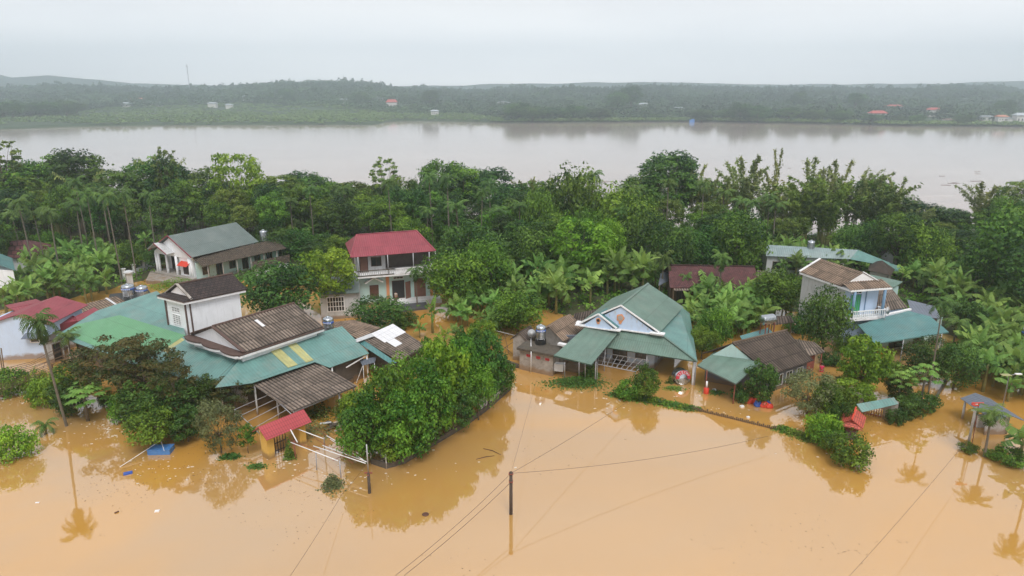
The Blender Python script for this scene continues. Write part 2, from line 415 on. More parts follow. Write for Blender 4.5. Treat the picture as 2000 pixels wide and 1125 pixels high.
        for j in range(nv):
            s.f.append([b + (j + 1) * W, b + H + (j + 1) * W, b + H + j * W, b + j * W])
            k = b + nu
            s.f.append([k + j * W, k + H + j * W, k + H + (j + 1) * W, k + (j + 1) * W])
        return s
    def build(s, name, mat, parent=None, smooth=False, loc=None):
        me = bpy.data.meshes.new(name)
        off = origin_of(parent) if parent is not None else Vector(loc or (0, 0, 0))
        me.from_pydata([tuple(v - off) for v in s.v], [], s.f)
        if s.uv:
            ul = me.uv_layers.new(name='UVMap')
            for p in me.polygons:
                u = s.uv.get(p.index)
                if u:
                    for k, li in enumerate(p.loop_indices): ul.data[li].uv = u[k]
        me.materials.append(mat)
        if smooth: me.polygons.foreach_set('use_smooth', [True] * len(me.polygons))
        me.update()
        o = bpy.data.objects.new(name, me); C.objects.link(o)
        if parent is not None: o.parent = parent
        elif loc is not None: o.location = loc
        return o

def inset(poly, d):
    """shrink a convex polygon (2D) by d"""
    pts = [Vector((p[0], p[1])) for p in poly]; n = len(pts)
    c = sum(pts, Vector((0, 0))) / n
    outp = []
    for i in range(n):
        a, b, e = pts[i - 1], pts[i], pts[(i + 1) % n]
        d1 = (b - a).normalized(); d2 = (e - b).normalized()
        n1 = Vector((-d1.y, d1.x)); n2 = Vector((-d2.y, d2.x))
        if n1.dot(c - a) < 0: n1 = -n1
        if n2.dot(c - b) < 0: n2 = -n2
        k = 1 + n1.dot(n2)
        outp.append(b + (n1 + n2) * d / max(k, .3))
    return outp

def rect(o, wd, dd, W, D):
    o = Vector((o[0], o[1]))
    wd, dd = Vector(wd), Vector(dd)
    return [o, o + wd * W, o + wd * W + dd * D, o + dd * D]

def dirv(deg): return Vector((math.cos(R(deg)), math.sin(R(deg))))

def opening(parent, a, b, s, z, wdt, hgt, frame_mat, pane_mat, kind='window', bars=(1, 1), proud=.03, fw=.07, sub=None):
    """window or door on the wall line a->b (2D, seen from outside left to right); part > pane"""
    a, b = Vector((a[0], a[1])), Vector((b[0], b[1])); d = (b - a).normalized(); nrm = Vector((d.y, -d.x))
    def q(x, zz, o_): p = a + d * x + nrm * o_; return (p.x, p.y, zz)
    m = MB()
    for x in (s, s + wdt): m.beam(q(x, z, proud), q(x, z + hgt, proud), fw)
    for zz in (z, z + hgt): m.beam(q(s - fw / 2, zz, proud), q(s + wdt + fw / 2, zz, proud), fw * 1.01)
    for i in range(1, bars[0]): m.beam(q(s + wdt * i / bars[0], z, proud), q(s + wdt * i / bars[0], z + hgt, proud), fw * .6)
    for i in range(1, bars[1]): m.beam(q(s, z + hgt * i / bars[1], proud), q(s + wdt, z + hgt * i / bars[1], proud), fw * .62)
    f = m.build(kind, frame_mat, parent)
    p = MB(); p.add([q(s, z, .012), q(s + wdt, z, .012), q(s + wdt, z + hgt, .012), q(s, z + hgt, .012)], [(0, 1, 2, 3)])
    p.build(sub or 'pane', pane_mat, f)
    return f

def gable(m, a, b, peak, z0, th=.2):
    """triangular wall a->b (2D), peak height/pos (3D)"""
    a, b = Vector((a[0], a[1])), Vector((b[0], b[1])); d = (b - a).normalized(); n = Vector((-d.y, d.x)) * th
    pts = [(a.x, a.y, z0), (b.x, b.y, z0), tuple(peak)]
    back = [(p[0] + n.x, p[1] + n.y, p[2]) for p in pts]
    m.add(pts + back, [(0, 1, 2), (5, 4, 3), (0, 3, 4, 1), (1, 4, 5, 2), (2, 5, 3, 0)])
    return m

# ------------------------------------------------------------------ vegetation helpers
def unit(v): return v / np.maximum(np.linalg.norm(v, axis=1, keepdims=True), 1e-6)

def leaf_arrays(cen, nor, size, aspect=.55, droop=.12, g=rng):
    """one bent quad per leaf"""
    n = len(cen)
    r = unit(g.normal(size=(n, 3)))
    a = unit(np.cross(nor, r)); b = np.cross(nor, a)
    s = np.asarray(size).reshape(-1, 1)
    v = np.empty((n, 4, 3))
    v[:, 0] = cen - a * s * .5
    v[:, 1] = cen - b * s * .5 * aspect - nor * s * droop
    v[:, 2] = cen + a * s * .5 - nor * s * droop
    v[:, 3] = cen + b * s * .5 * aspect
    return v.reshape(-1, 3)

def leaf_mesh(name, verts, tint, mat, extra=None):
    n = len(verts) // 4
    me = bpy.data.meshes.new(name)
    me.vertices.add(len(verts)); me.vertices.foreach_set('co', verts.astype(np.float32).ravel())
    me.loops.add(n * 4); me.loops.foreach_set('vertex_index', np.arange(n * 4, dtype=np.int32))
    me.polygons.add(n); me.polygons.foreach_set('loop_start', np.arange(0, n * 4, 4, dtype=np.int32))
    me.polygons.foreach_set('loop_total', np.full(n, 4, dtype=np.int32))
    at = me.attributes.new('tint', 'FLOAT', 'POINT')
    at.data.foreach_set('value', np.repeat(np.clip(tint, 0, 1), 4).astype(np.float32))
    me.materials.append(mat)
    me.update(calc_edges=True); me.validate()
    return me

def crown_leaves(clumps, nleaf, size, g, flat=.8, inner=.25, up=.35):
    """clumps: list of (center, radius). leaves on the clump shells, facing out and up"""
    cen, nor, sz, tint = [], [], [], []
    tot = sum(r * r for _, r in clumps)
    for c, r in clumps:
        k = max(8, int(nleaf * r * r / tot))
        d = unit(g.normal(size=(k, 3)))
        low = d[:, 2] < -.2
        d[low, 2] *= np.where(g.random(low.sum()) < .6, -1, 1)
        rad = np.where(g.random(k) < inner, g.random(k) * .8, .8 + .28 * g.random(k))
        # bumpy shell
        ph = g.random(3) * 6
        rad = rad * (1 + .30 * np.sin(d[:, 0] * 5 + ph[0]) * np.sin(d[:, 1] * 5 + ph[1]) + .20 * np.sin(d[:, 2] * 7 + ph[2]))
        p = np.array(c) + d * np.array([r, r, r * flat]) * rad[:, None]
        nn = unit(d + np.array([0, 0, up]) + g.normal(size=(k, 3)) * .45)
        cen.append(p); nor.append(nn)
        sz.append(size * (.6 + .8 * g.random(k)))
        base = .10 + .62 * g.random()
        tint.append(base + .20 * g.normal(size=k) )
    cen = np.concatenate(cen); nor = np.concatenate(nor); sz = np.concatenate(sz); tint = np.concatenate(tint)
    return leaf_arrays(cen, nor, sz, g=g), tint

def limbs(mb, base, tips, r0, g, fork=.35):
    """tapered trunk and limbs to the clump centres"""
    base = Vector(base)
    zc = min(t[2] for t in tips); top = Vector((sum(t[0] for t in tips) / len(tips), sum(t[1] for t in tips) / len(tips), sum(t[2] for t in tips) / len(tips)))
    fk = base.lerp(Vector((top.x * .4, top.y * .4, top.z)), fork)
    mid = base.lerp(fk, .5) + Vector((g.normal() * .08, g.normal() * .08, 0))
    mb.tube([base - Vector((0, 0, .8)), mid, fk], [r0 * 1.15, r0 * .85, r0 * .7], 7)
    mb.tube([fk, fk.lerp(top, .5), top], [r0 * .68, r0 * .4, r0 * .15], 6)
    for t in tips:
        t = Vector(t); st = fk.lerp(top, .1 + .5 * g.random())
        m = st.lerp(t, .5) + Vector((0, 0, -.12 * (t - st).length)) + Vector((g.normal() * .1, g.normal() * .1, 0))
        mb.tube([st, m, t], [r0 * .36, r0 * .22, r0 * .06], 5)

PROTO = {}
def proto_tree(key, name, R_, Hc, zc, nclump, cr_, nleaf, size, mat, seed, trunk_r=.16, flat=.8, cone=0, bark=None, inner=.25, open_=0, fork=.4, up=.35, layered=False):
    """R_ crown radius, Hc crown half height, zc crown centre height"""
    g = np.random.default_rng(seed)
    cl = []
    for i in range(nclump):
        t = (i + .5) / nclump
        ph = i * 2.399963 + g.random() * .7
        zz = 1 - 2 * t; zz = zz * .95
        rr = math.sqrt(max(0, 1 - zz * zz))
        k = .62 + .30 * g.random()
        if cone: rr *= (1 - cone * (zz + 1) / 2)
        z_ = zc + zz * Hc * k
        if layered: z_ = zc + (round(zz * 2.2) / 2.2) * Hc * .85 + g.normal() * .08
        cl.append(((rr * math.cos(ph) * R_ * k, rr * math.sin(ph) * R_ * k, z_), R_ * cr_ * (.7 + .6 * g.random())))
    cl.append(((0, 0, zc), min(R_, Hc) * (.45 if not open_ else .15)))
    v, t = crown_leaves(cl, nleaf, size, g, flat, inner, up)
    root = bpy.data.objects.new(name, None); C.objects.link(root); root.empty_display_size = .3
    mb = MB(); limbs(mb, (0, 0, 0), [c for c, r in cl[:-1:1 if nclump < 14 else 2]], trunk_r, g, fork)
    mb.build('trunk', bark or M_bark, root, smooth=True)
    o = bpy.data.objects.new('crown', leaf_mesh(name + '_crown', v, t, mat)); C.objects.link(o); o.parent = root
    PROTO[key] = dict(root=root, used=False, H=zc + Hc, R=R_)
    return root

def blade(vs, ti, base, az, el, L_, W_, g, droop=1.0, seg=9, tint=.5, rag=.3):
    """banana leaf: arched midrib, two ragged halves"""
    d = np.array([math.cos(az), math.sin(az)])
    p = np.array(base, float); e = el; pts = [p.copy()]
    st = L_ / seg
    for i in range(seg):
        e -= droop * (1.1 / seg) * (0.5 + 1.2 * i / seg)
        p = p + np.array([d[0] * math.cos(e), d[1] * math.cos(e), math.sin(e)]) * st
        pts.append(p.copy())
    side = np.array([-d[1], d[0], 0])
    for i in range(1, seg):
        t0, t1 = i / seg, (i + 1) / seg
        w0 = W_ / 2 * math.sin(math.pi * min(1, .12 + t0 * .88)) ** .6; w1 = W_ / 2 * math.sin(math.pi * min(1, .12 + t1 * .88)) ** .6
        if t1 >= 1: w1 = .04
        for s in (-1, 1):
            if rag and g.random() < rag * .25: continue
            dz = -.35 - g.random() * rag
            a, b = pts[i], pts[i + 1]
            sh = (b - a) * (.05 + .25 * g.random() * rag)
            vs += [a, b - sh * .3, b - sh + side * s * w1 + np.array([0, 0, dz * w1]), a + side * s * w0 + np.array([0, 0, dz * w0 + g.normal() * .03])]
            ti.append(tint + g.normal() * .08 - (.05 if s > 0 else 0))

def proto_banana(key, seed, H=2.6, n=9, L_=2.3, W_=.62, mat=None, stems=1):
    g = np.random.default_rng(seed); vs, ti = [], []
    root = bpy.data.objects.new('banana_plant', None); C.objects.link(root); root.empty_display_size = .3
    mb = MB()
    for s in range(stems):
        ox, oy = (0, 0) if stems == 1 else (g.normal() * .5, g.normal() * .5)
        h = H * (1 - .25 * s)
        mb.tube([(ox, oy, -.6), (ox, oy, h * .5), (ox + .05, oy, h)], [.17, .13, .07], 8)
        for i in range(n):
            az = i * 2.4 + g.random() * .5; t = i / n
            el = 1.42 - t * 1.0 + g.normal() * .08
            old = t > .8
            blade(vs, ti, (ox, oy, h - .05 - t * .3), az, el, L_ * (1.0 if t > .15 else .8) * (.85 + .3 * g.random()), W_ * (.9 + .3 * g.random()) * (1 if t > .15 else .6), g,
                  droop=.55 + t * 1.7, tint=.75 - .5 * t + (.15 * g.normal()), rag=.15 + t * .8)
    mb.build('stem', M_bananastem, root, smooth=True)
    o = bpy.data.objects.new('leaves', leaf_mesh('banana_leaves', np.array(vs), np.array(ti), mat or LM_banana)); C.objects.link(o); o.parent = root
    PROTO[key] = dict(root=root, used=False, H=H + L_ * .75, R=L_)

def proto_areca(key, seed, H=9.0, nf=9, L_=1.9, mat=None, name='areca_palm', tr=.10, skirt=False, lean=.25):
    g = np.random.default_rng(seed); vs, ti = [], []
    root = bpy.data.objects.new(name, None); C.objects.link(root); root.empty_display_size = .3
    mb = MB(); bx_, by_ = g.normal() * lean, g.normal() * lean * .4
    pts = [(bx_ * (t ** 2), by_ * (t ** 2), H * t) for t in np.linspace(0, 1, 7)]
    mb.tube([(0, 0, -.8)] + pts, [tr * 1.25] + [tr * (1.1 - .35 * t) for t in np.linspace(0, 1, 7)], 8)
    mb.build('trunk', M_palmbark, root, smooth=True)
    mb = MB(); tx, ty, tz = pts[-1]
    mb.tube([(tx, ty, tz - .1), (tx, ty, tz + .45), (tx, ty, tz + .9)], [tr * .95, tr * 1.15, tr * .4], 8)
    mb.build('crownshaft', M_bananastem, root, smooth=True)
    tot = nf + (5 if skirt else 0)
    for i in range(tot):
        az = i * 2.4 + g.random() * .4; t = i / nf
        el = 1.25 - t * 1.05 + g.normal() * .08
        if i >= nf: el = -.5
        p = np.array([tx, ty, tz + .85 - .15 * t]); e = el; d = np.array([math.cos(az), math.sin(az)])
        LL = L_ * (.85 + .3 * g.random()) * 1.1; seg = 14; st = LL / seg; side = np.array([-d[1], d[0], 0])
        for k in range(seg):
            e -= (.10 + .05 * t) * (1 + k / seg * .6)
            q = p + np.array([d[0] * math.cos(e), d[1] * math.cos(e), math.sin(e)]) * st
            ax = (q - p) / st
            ll = .62 * math.sin(math.pi * min(.97, .15 + .8 * k / seg)) ** .7 * (L_ / 1.9)
            for s in (-1, 1):
                td = ax * .55 + side * s * .8 + np.array([0, 0, -.25 - .75 * g.random()])
                td = td / np.linalg.norm(td)
                wv = ax * .065 * (L_ / 1.9)
                tip = p + td * ll
                vs += [p - wv, p + wv, tip + wv * .35, tip - wv * .35]
                ti.append(.75 - .5 * t + g.normal() * .12 + (.1 if i >= nf else 0))
            p = q
    o = bpy.data.objects.new('crown', leaf_mesh('palm_crown', np.array(vs), np.array(ti), mat or LM_palm)); C.objects.link(o); o.parent = root
    PROTO[key] = dict(root=root, used=False, H=H + 1.7, R=L_)

def proto_bamboo(key, seed, ncul=26, H=11.0, spread=3.2, mat=None, nl=150, size=.5, name='bamboo_clump', base_r=.9, dens=1):
    g = np.random.default_rng(seed)
    root = bpy.data.objects.new(name, None); C.objects.link(root); root.empty_display_size = .3
    mb = MB(); cen, nor, sz, ti = [], [], [], []
    for c in range(ncul):
        az = g.random() * 6.283; br = base_r * math.sqrt(g.random()); h = H * (.7 + .35 * g.random()); sp = spread * (.3 + .9 * g.random())
        pts = []
        for t in np.linspace(0, 1, 9):
            o_ = sp * t ** 2.6
            pts.append(np.array([math.cos(az) * (br + o_), math.sin(az) * (br + o_), h * (t - .17 * t ** 4) - .5 * (t == 0)]))
        mb.tube([tuple(p) for p in pts], [.05 * (1.1 - t) + .008 for t in np.linspace(0, 1, 9)], 4)
        tone = .3 + .4 * g.random()
        k = int(nl * dens)
        tt = .30 + .72 * g.random(k) ** .8; tt = np.minimum(tt, 1)
        idx = tt * 8; i0 = np.minimum(idx.astype(int), 7); f = (idx - i0)[:, None]; pa = np.array(pts)
        base = pa[i0] * (1 - f) + pa[i0 + 1] * f
        off = unit(g.normal(size=(k, 3))) * (np.abs(g.normal(size=(k, 1))) * .42 * (1.25 - tt[:, None] * .75))
        off[:, 2] -= .15
        cen.append(base + off); nor.append(unit(g.normal(size=(k, 3)) * .7 + np.array([math.cos(az) * .5, math.sin(az) * .5, .7])))
        sz.append(size * (.5 + .8 * g.random(k))); ti.append(tone + .18 * g.normal(size=k))
    v = leaf_arrays(np.concatenate(cen), np.concatenate(nor), np.concatenate(sz), aspect=.3, droop=.25, g=g)
    mb.build('culms', M_bamboo, root, smooth=True)
    o = bpy.data.objects.new('foliage', leaf_mesh('bamboo_foliage', v, np.concatenate(ti), mat or LM_bamboo)); C.objects.link(o); o.parent = root
    PROTO[key] = dict(root=root, used=False, H=H * .9, R=spread)

M_bamboo = surf('bamboo_culm', (.30, .30, .12), .6, .2, 3)

def place(key, loc, rz=0.0, sc=(1, 1, 1), label=None, cat='tree', group=None, name=None):
    pr = PROTO[key]; r = pr['root']
    if 'kids' not in pr: pr['kids'] = list(r.children)
    if pr['used']:
        o = r.copy(); C.objects.link(o)
        for ch in pr['kids']:
            c = ch.copy(); C.objects.link(c); c.parent = o
    else:
        o = r; pr['used'] = True
    if name: o.name = name
    o.location = loc; o.rotation_euler = (0, 0, rz); o.scale = sc
    for k in ('label', 'category', 'group'):
        if k in o: del o[k]
    return tag(o, label, cat, group)

TREES = []
def tree(key, px, pyb, pyt, width=None, z=0.0, label=None, group=None, cat='tree', name=None, rz=None):
    """base at pixel px, pyb (on the ground z), top at row pyt, crown width in photo pixels"""
    b = P(px, pyb, z); h = height_at(b.x, b.y, pyt) - z
    pr = PROTO[key]; sz = h / pr['H']
    slant = math.hypot(b.y, CAM_H)
    sx = (width / 2 / (F_PX / slant)) / pr['R'] if width else sz
    TREES.append((b.x, b.y, sx * pr['R']))
    return place(key, b, random.random() * 6.28 if rz is None else rz, (sx, sx, sz), label, cat, group, name)

# ================================================================== the setting: water, land, far bank
BANK = [(-9000, 190), (-160, 186), (-110, 178), (-60, 172), (0, 160), (40, 148), (70, 140), (120, 137), (200, 150), (9000, 150)]
def bank_y(x):
    for (x0, y0), (x1, y1) in zip(BANK, BANK[1:]):
        if x0 <= x <= x1: return y0 + (y1 - y0) * (x - x0) / (x1 - x0)
m = MB(); m.add([(x, y, 0) for x, y in BANK] + [(9000, -400, 0), (-9000, -400, 0)], [tuple(range(len(BANK) + 1, -1, -1))])
tag(m.build('flood_water', M_flood), 'still orange brown flood water around the houses', kind='structure')
m = MB(); m.add([(x, y, 0) for x, y in BANK] + [(9000, 12000, 0), (-9000, 12000, 0)], [tuple(range(0, len(BANK) + 2))])
tag(m.build('river', M_river), 'wide pale brown river behind the trees', kind='structure')

def fbm(x, y, s, oct=4, seed=0):
    v = 0; a = 1; t = 0
    for i in range(oct):
        k = s * 2 ** i
        v = v + a * np.sin(x * k + 1.7 * np.sin(y * k * .8 + seed + i) + seed * 2.1 + i) * np.cos(y * k * 1.1 + 1.3 * np.sin(x * k * .7 + i * 2) + seed)
        t += a; a *= .55
    return v / t

def grid_mesh(name, xs, ys, zf, mat):
    X, Y = np.meshgrid(xs, ys); Z = zf(X, Y)
    co = np.stack([X, Y, Z], -1).reshape(-1, 3); nx, ny = len(xs), len(ys)
    i = np.arange(nx - 1)[None, :] + np.arange(ny - 1)[:, None] * nx
    fs = np.stack([i, i + 1, i + nx + 1, i + nx], -1).reshape(-1, 4)
    me = bpy.data.meshes.new(name); me.from_pydata(co.tolist(), [], fs.tolist()); me.materials.append(mat)
    me.polygons.foreach_set('use_smooth', [True] * len(me.polygons)); me.update()
    o = bpy.data.objects.new(name, me); C.objects.link(o); return o

EDGE = [(-130, 96), (-75, 92), (-66, 96), (-58, 112), (-53, 112), (-30, 104), (-16, 104), (-10, 98), (4, 93), (14, 88), (22, 93), (36, 94), (50, 90), (56, 80), (62, 72), (130, 70)]
bk = np.array(BANK); ed = np.array(EDGE)
def land_z(x, y):
    b = np.interp(x, bk[:, 0], bk[:, 1]); e = np.interp(x, ed[:, 0], ed[:, 1])
    n = fbm(x, y, .35, 4, 3)
    return np.clip(np.minimum((y - e) * .18, (b + 3 - y) * .2) + n * .35, -1.2, .35) + n * .22
tag(grid_mesh('ground', np.linspace(-135, 135, 271), np.linspace(66, 196, 131), land_z, M_ground), 'wet muddy land under the trees', kind='structure')

# far bank: low flats, then wooded hills
SKYL = np.array([(-400, 166), (0, 168), (150, 163), (250, 163), (330, 167), (440, 165), (520, 158), (640, 155), (740, 158), (800, 165), (930, 170), (1010, 165), (1180, 167), (1250, 163), (1400, 165), (1560, 166), (1740, 168), (1820, 163), (1900, 163), (1960, 172), (2100, 176), (2500, 174)], float)
SHORE = np.array([(-600, 262), (0, 253), (130, 248), (300, 245), (600, 244), (735, 244), (760, 238), (800, 236), (980, 240), (1350, 238), (1600, 242), (1760, 246), (2000, 248), (2600, 250)], float)
shp = np.array([tuple(P(a, b))[:2] for a, b in SHORE])
def shore_y(x): return np.interp(x, shp[:, 0], shp[:, 1])
def far_z(x, y):
    px = 1000 + x / y / 1.0 * F_PX * .985
    ridge = CAM_H + (HOR - np.interp(px, SKYL[:, 0], SKYL[:, 1])) / F_PX * 1500 - 13.0
    s = np.clip((y - 760) / 700, 0, 1); s = s * s * (3 - 2 * s)
    back = np.clip((y - 1600) / 500, 0, 1)
    h = 1.6 + s * (ridge - 2) * (1 - back * .8) + fbm(x, y, .012, 3, 5) * 9 * np.clip((y - 800) / 400, 0, 1) * (1 - np.clip((y - 1250) / 250, 0, 1))
    edge = np.clip((y - shore_y(x)) / 6, -1, 1)
    return np.where(edge < 0, -1.5, h * np.clip(edge, 0, 1) - .3 * (1 - edge) + .8 * fbm(x, y, .05, 2, 1) * (edge > .5))
ys = np.concatenate([np.arange(520, 760, 5), np.arange(760, 2180, 25)]).astype(float)
tag(grid_mesh('far_bank', np.linspace(-1900, 1900, 381), ys, far_z, M_fargrass), 'low green far bank rising to wooded hills', kind='structure')
def mount_z(x, y):
    px = 1000 + x / y * F_PX * .985
    T = np.array([(-900, 150), (-500, 138), (-200, 140), (-60, 130), (20, 134), (80, 152), (150, 148), (220, 156), (300, 163), (420, 164), (560, 170), (900, 166), (1150, 160), (1400, 163), (1700, 164), (1950, 158), (2300, 160), (2800, 160)], float)
    top = CAM_H + (HOR - np.interp(px, T[:, 0], T[:, 1])) / F_PX * 2380
    s = np.clip(1 - np.abs(y - 2380) / 150, 0, 1)
    return s * top + fbm(x, y, .01, 4, 2) * 5 * s - 2
tag(grid_mesh('mountains', np.linspace(-3400, 3400, 280), np.linspace(2230, 2530, 21), mount_z, M_farwood), 'faint hazy mountains on the horizon', kind='structure')

# far woods and fields: masses nobody could count
def blobs(name, pts, sizes, hts, mat, label, nl=42, fsz=.42, seed=1):
    g = np.random.default_rng(seed); V = []; T = []
    base = []
    for k in range(6):
        d = unit(g.normal(size=(nl, 3))); d[:, 2] = np.abs(d[:, 2]) * .95 - .15
        rad = .75 + .4 * g.random(nl)
        c = d * rad[:, None]; nn = unit(d + g.normal(size=(nl, 3)) * .4 + np.array([0, 0, .3]))
        base.append(leaf_arrays(c, nn, fsz * (.7 + .7 * g.random(nl)), aspect=.9, g=g))
    for (x, y, z), s, h in zip(pts, sizes, hts):
        v = base[g.integers(6)]; a = g.random() * 6.28; ca, sa = math.cos(a), math.sin(a)
        w_ = np.empty_like(v); w_[:, 0] = x + (v[:, 0] * ca - v[:, 1] * sa) * s; w_[:, 1] = y + (v[:, 0] * sa + v[:, 1] * ca) * s
        w_[:, 2] = z + h * .5 + v[:, 2] * h * .55
        V.append(w_); T.append(np.full(nl, .12 + .45 * g.random() + .38 * float(fbm(np.array(x), np.array(y * .6), .016, 3, 9))) + g.normal(size=nl) * .12)
    me = leaf_mesh(name, np.concatenate(V), np.concatenate(T), mat)
    o = bpy.data.objects.new(name, me); C.objects.link(o); return tag(o, label, kind='stuff')

g = np.random.default_rng(11); pts, szs, hts = [], [], []
for y in np.concatenate([np.arange(610, 800, 9), np.arange(800, 1150, 11), np.arange(1150, 1560, 15)]):
    half = y * .80; x = -half
    while x < half:
        x += g.uniform(.6, 1.4) * (5 + y / 300); yy = y + g.uniform(-7, 7)
        px = 1000 + x / yy * F_PX * .985
        lo = np.interp(px, [0, 150, 230, 400, 560, 700, 760, 940, 990, 1240, 1400, 1850, 2000], [690, 720, 900, 960, 960, 900, 800, 760, 612, 612, 622, 622, 640])
        if yy < lo or yy < shore_y(x) + 4: continue
        if 1740 < px < 1800 and yy < 690: continue
        dens = .55 + .45 * fbm(np.array(x), np.array(yy), .02, 3, 8) + (.3 if yy > 1000 else 0)
        if g.random() > dens + (.35 if yy < 900 else .8): continue
        hh = g.uniform(4.5, 8.5) * (1.15 if yy > 900 else 1)
        hh *= (1.5 if g.random() < .12 else 1.0) * (1 + .45 * float(fbm(np.array(x), np.array(yy), .035, 3, 6)))
        pts.append((x, yy, float(far_z(np.array(x), np.array(yy))) - .5)); szs.append(g.uniform(3.0, 7.5)); hts.append(hh)
blobs('far_woods', pts, szs, hts, LM_far, 'dark woods covering the far bank and hills', nl=40)
pts, szs, hts = [], [], []
for k in range(5200):
    px = g.uniform(-60, 1000); y = g.uniform(575, 960); x = (px - 1000) / F_PX / .985 * y
    if y < shore_y(x) + 3: continue
    if fbm(np.array(x), np.array(y), .03, 3, 4) < -.35: continue
    pts.append((x, y, float(far_z(np.array(x), np.array(y))) - .3)); szs.append(g.uniform(1.8, 3.2)); hts.append(g.uniform(2.0, 3.6))
for k in range(1500):
    px = g.uniform(960, 2060); x0 = (px - 1000) / F_PX / .985 * 610; y = shore_y(x0) + g.uniform(2, 14)
    pts.append((x0, y, .5)); szs.append(g.uniform(1.8, 3)); hts.append(g.uniform(2, 4))
blobs('riverbank_scrub', pts, szs, hts, LM_farpale, 'pale green banana fields and scrub along the far shore', nl=26, fsz=.6, seed=2)

# low leafy growth on the land under the belt of trees
g = np.random.default_rng(5); cen, nor, sz, ti = [], [], [], []
for k in range(9000):
    x = g.uniform(-105, 110); y = g.uniform(88, 178)
    if abs(x) > y * .86: continue
    z = float(land_z(np.array(x), np.array(y)))
    if z < -.02: continue
    n = 12; h = .5 + 1.3 * max(0, fbm(np.array(x), np.array(y), .25, 2, 9)) + .3 * g.random()
    cen.append(np.array([x, y, z]) + np.stack([g.normal(size=n) * .6, g.normal(size=n) * .6, g.random(n) * h], -1))
    nor.append(unit(g.normal(size=(n, 3)) * .6 + np.array([0, -.2, .9]))); sz.append(.32 + .35 * g.random(n)); ti.append(np.full(n, g.random() * .8) + g.normal(size=n) * .15)
v = leaf_arrays(np.concatenate(cen), np.concatenate(nor), np.concatenate(sz), g=g)
o = bpy.data.objects.new('undergrowth', leaf_mesh('undergrowth', v, np.concatenate(ti), LM_mid)); C.objects.link(o)
tag(o, 'low leafy undergrowth covering the wet land beneath the trees', kind='stuff')

# ================================================================== tanks, people and other small builders
def steel_tank(loc, r, h, label, stand=0.0, band=True, group=None, legs=True):
    t = thing('water_tank', label, 'water tank', loc, group)
    z = loc[2] + stand
    prof = [(r * .5, z - loc[2])]
    prof = [(r * .9, 0), (r, .04)]
    k = 0.04
    while k < h - .12:
        prof += [(r, k), (r * 1.025, k + .03), (r, k + .06)]; k += .16
    prof += [(r, h - .04), (r * .86, h + .06), (r * .45, h + .16), (r * .3, h + .18)]
    MB().lathe((loc[0], loc[1], z), prof, 24).build('tank_body', M_steel, t, smooth=True)
    MB().lathe((loc[0], loc[1], z + h + .17), [(r * .34, 0), (r * .34, .07), (r * .1, .1)], 14).build('lid', M_steel, t, smooth=True)
    if band:
        b = MB().lathe((loc[0], loc[1], z + h * .58), [(r * 1.032, 0), (r * 1.034, h * .2)], 24).build('label_band', M_bluelabel, t, smooth=True)
        mm = MB()
        for a in np.arange(-2.3, -.8, .28):
            mm.box((loc[0] + math.cos(a) * r * 1.04, loc[1] + math.sin(a) * r * 1.04, z + h * .68), (.05, r * .16, h * .08), a)
        mm.build('lettering', M_whiteplastic, b)
    if stand > .05:
        for a in range(4):
            an = a * math.pi / 2 + .78
            x, y = loc[0] + math.cos(an) * r * .85, loc[1] + math.sin(an) * r * .85
            MB().beam((loc[0] + math.cos(an) * r * 1.05, loc[1] + math.sin(an) * r * 1.05, loc[2] - .02), (x, y, z + .05), .05).build('leg', M_pipe, t)
        MB().lathe((loc[0], loc[1], z - .02), [(r * .98, 0), (r * .98, .05)], 20).build('stand_ring', M_pipe, t)
    return t

def lying_tank(loc, r, L_, ang, label, stand, mat_stand=None):
    t = thing('water_tank', label, 'water tank', loc)
    c = (loc[0], loc[1], loc[2] + stand + r)
    prof = [(r * .35, -L_ / 2 - .12), (r * .85, -L_ / 2)]
    k = -L_ / 2 + .05
    while k < L_ / 2 - .1: prof += [(r, k), (r * 1.03, k + .04), (r, k + .08)]; k += .2
    prof += [(r * .85, L_ / 2), (r * .35, L_ / 2 + .12)]
    MB().lathe(c, prof, 20, 'x', R(ang)).build('tank_body', M_steel, t, smooth=True)
    d = dirv(ang); n = Vector((-d.y, d.x))
    for s in (-1, 1):
        for q in (-1, 1):
            p = Vector(c[:2]) + d * s * L_ * .36 + n * q * r * .75
            MB().beam((p.x, p.y, loc[2]), (p.x, p.y, loc[2] + stand + r * .45), .09).build('leg', mat_stand or M_pipe, t)
        a = Vector(c[:2]) + d * s * L_ * .36
        MB().beam((*(a + n * r * .9), loc[2] + stand), (*(a - n * r * .9), loc[2] + stand), .08).build('stand_bar', mat_stand or M_pipe, t)
    return t

def skinbody(name, joints, edges, radii, mat, parent=None, loc=(0, 0, 0), sub=2):
    me = bpy.data.meshes.new(name); me.from_pydata(joints, edges, []); me.materials.append(mat)
    o = bpy.data.objects.new(name, me); C.objects.link(o); o.location = (0, 0, 0) if parent else loc
    if parent: o.parent = parent
    o.modifiers.new('skin', 'SKIN'); o.modifiers.new('sub', 'SUBSURF').levels = sub; o.modifiers['sub'].render_levels = sub
    me.skin_vertices[0] if me.skin_vertices else None
    sl = me.skin_vertices[0].data if me.skin_vertices else None
    if sl is None:
        bpy.context.view_layer.update()
    if sl:
        for i, r in enumerate(radii): sl[i].radius = (r, r) if not hasattr(r, '__len__') else r
        sl[0].use_root = True
    # bake the modifiers into a real mesh
    dg = bpy.context.evaluated_depsgraph_get(); ev = o.evaluated_get(dg)
    nm = bpy.data.meshes.new_from_object(ev); o.modifiers.clear(); o.data = nm
    nm.polygons.foreach_set('use_smooth', [True] * len(nm.polygons))
    if not nm.materials: nm.materials.append(mat)
    return o

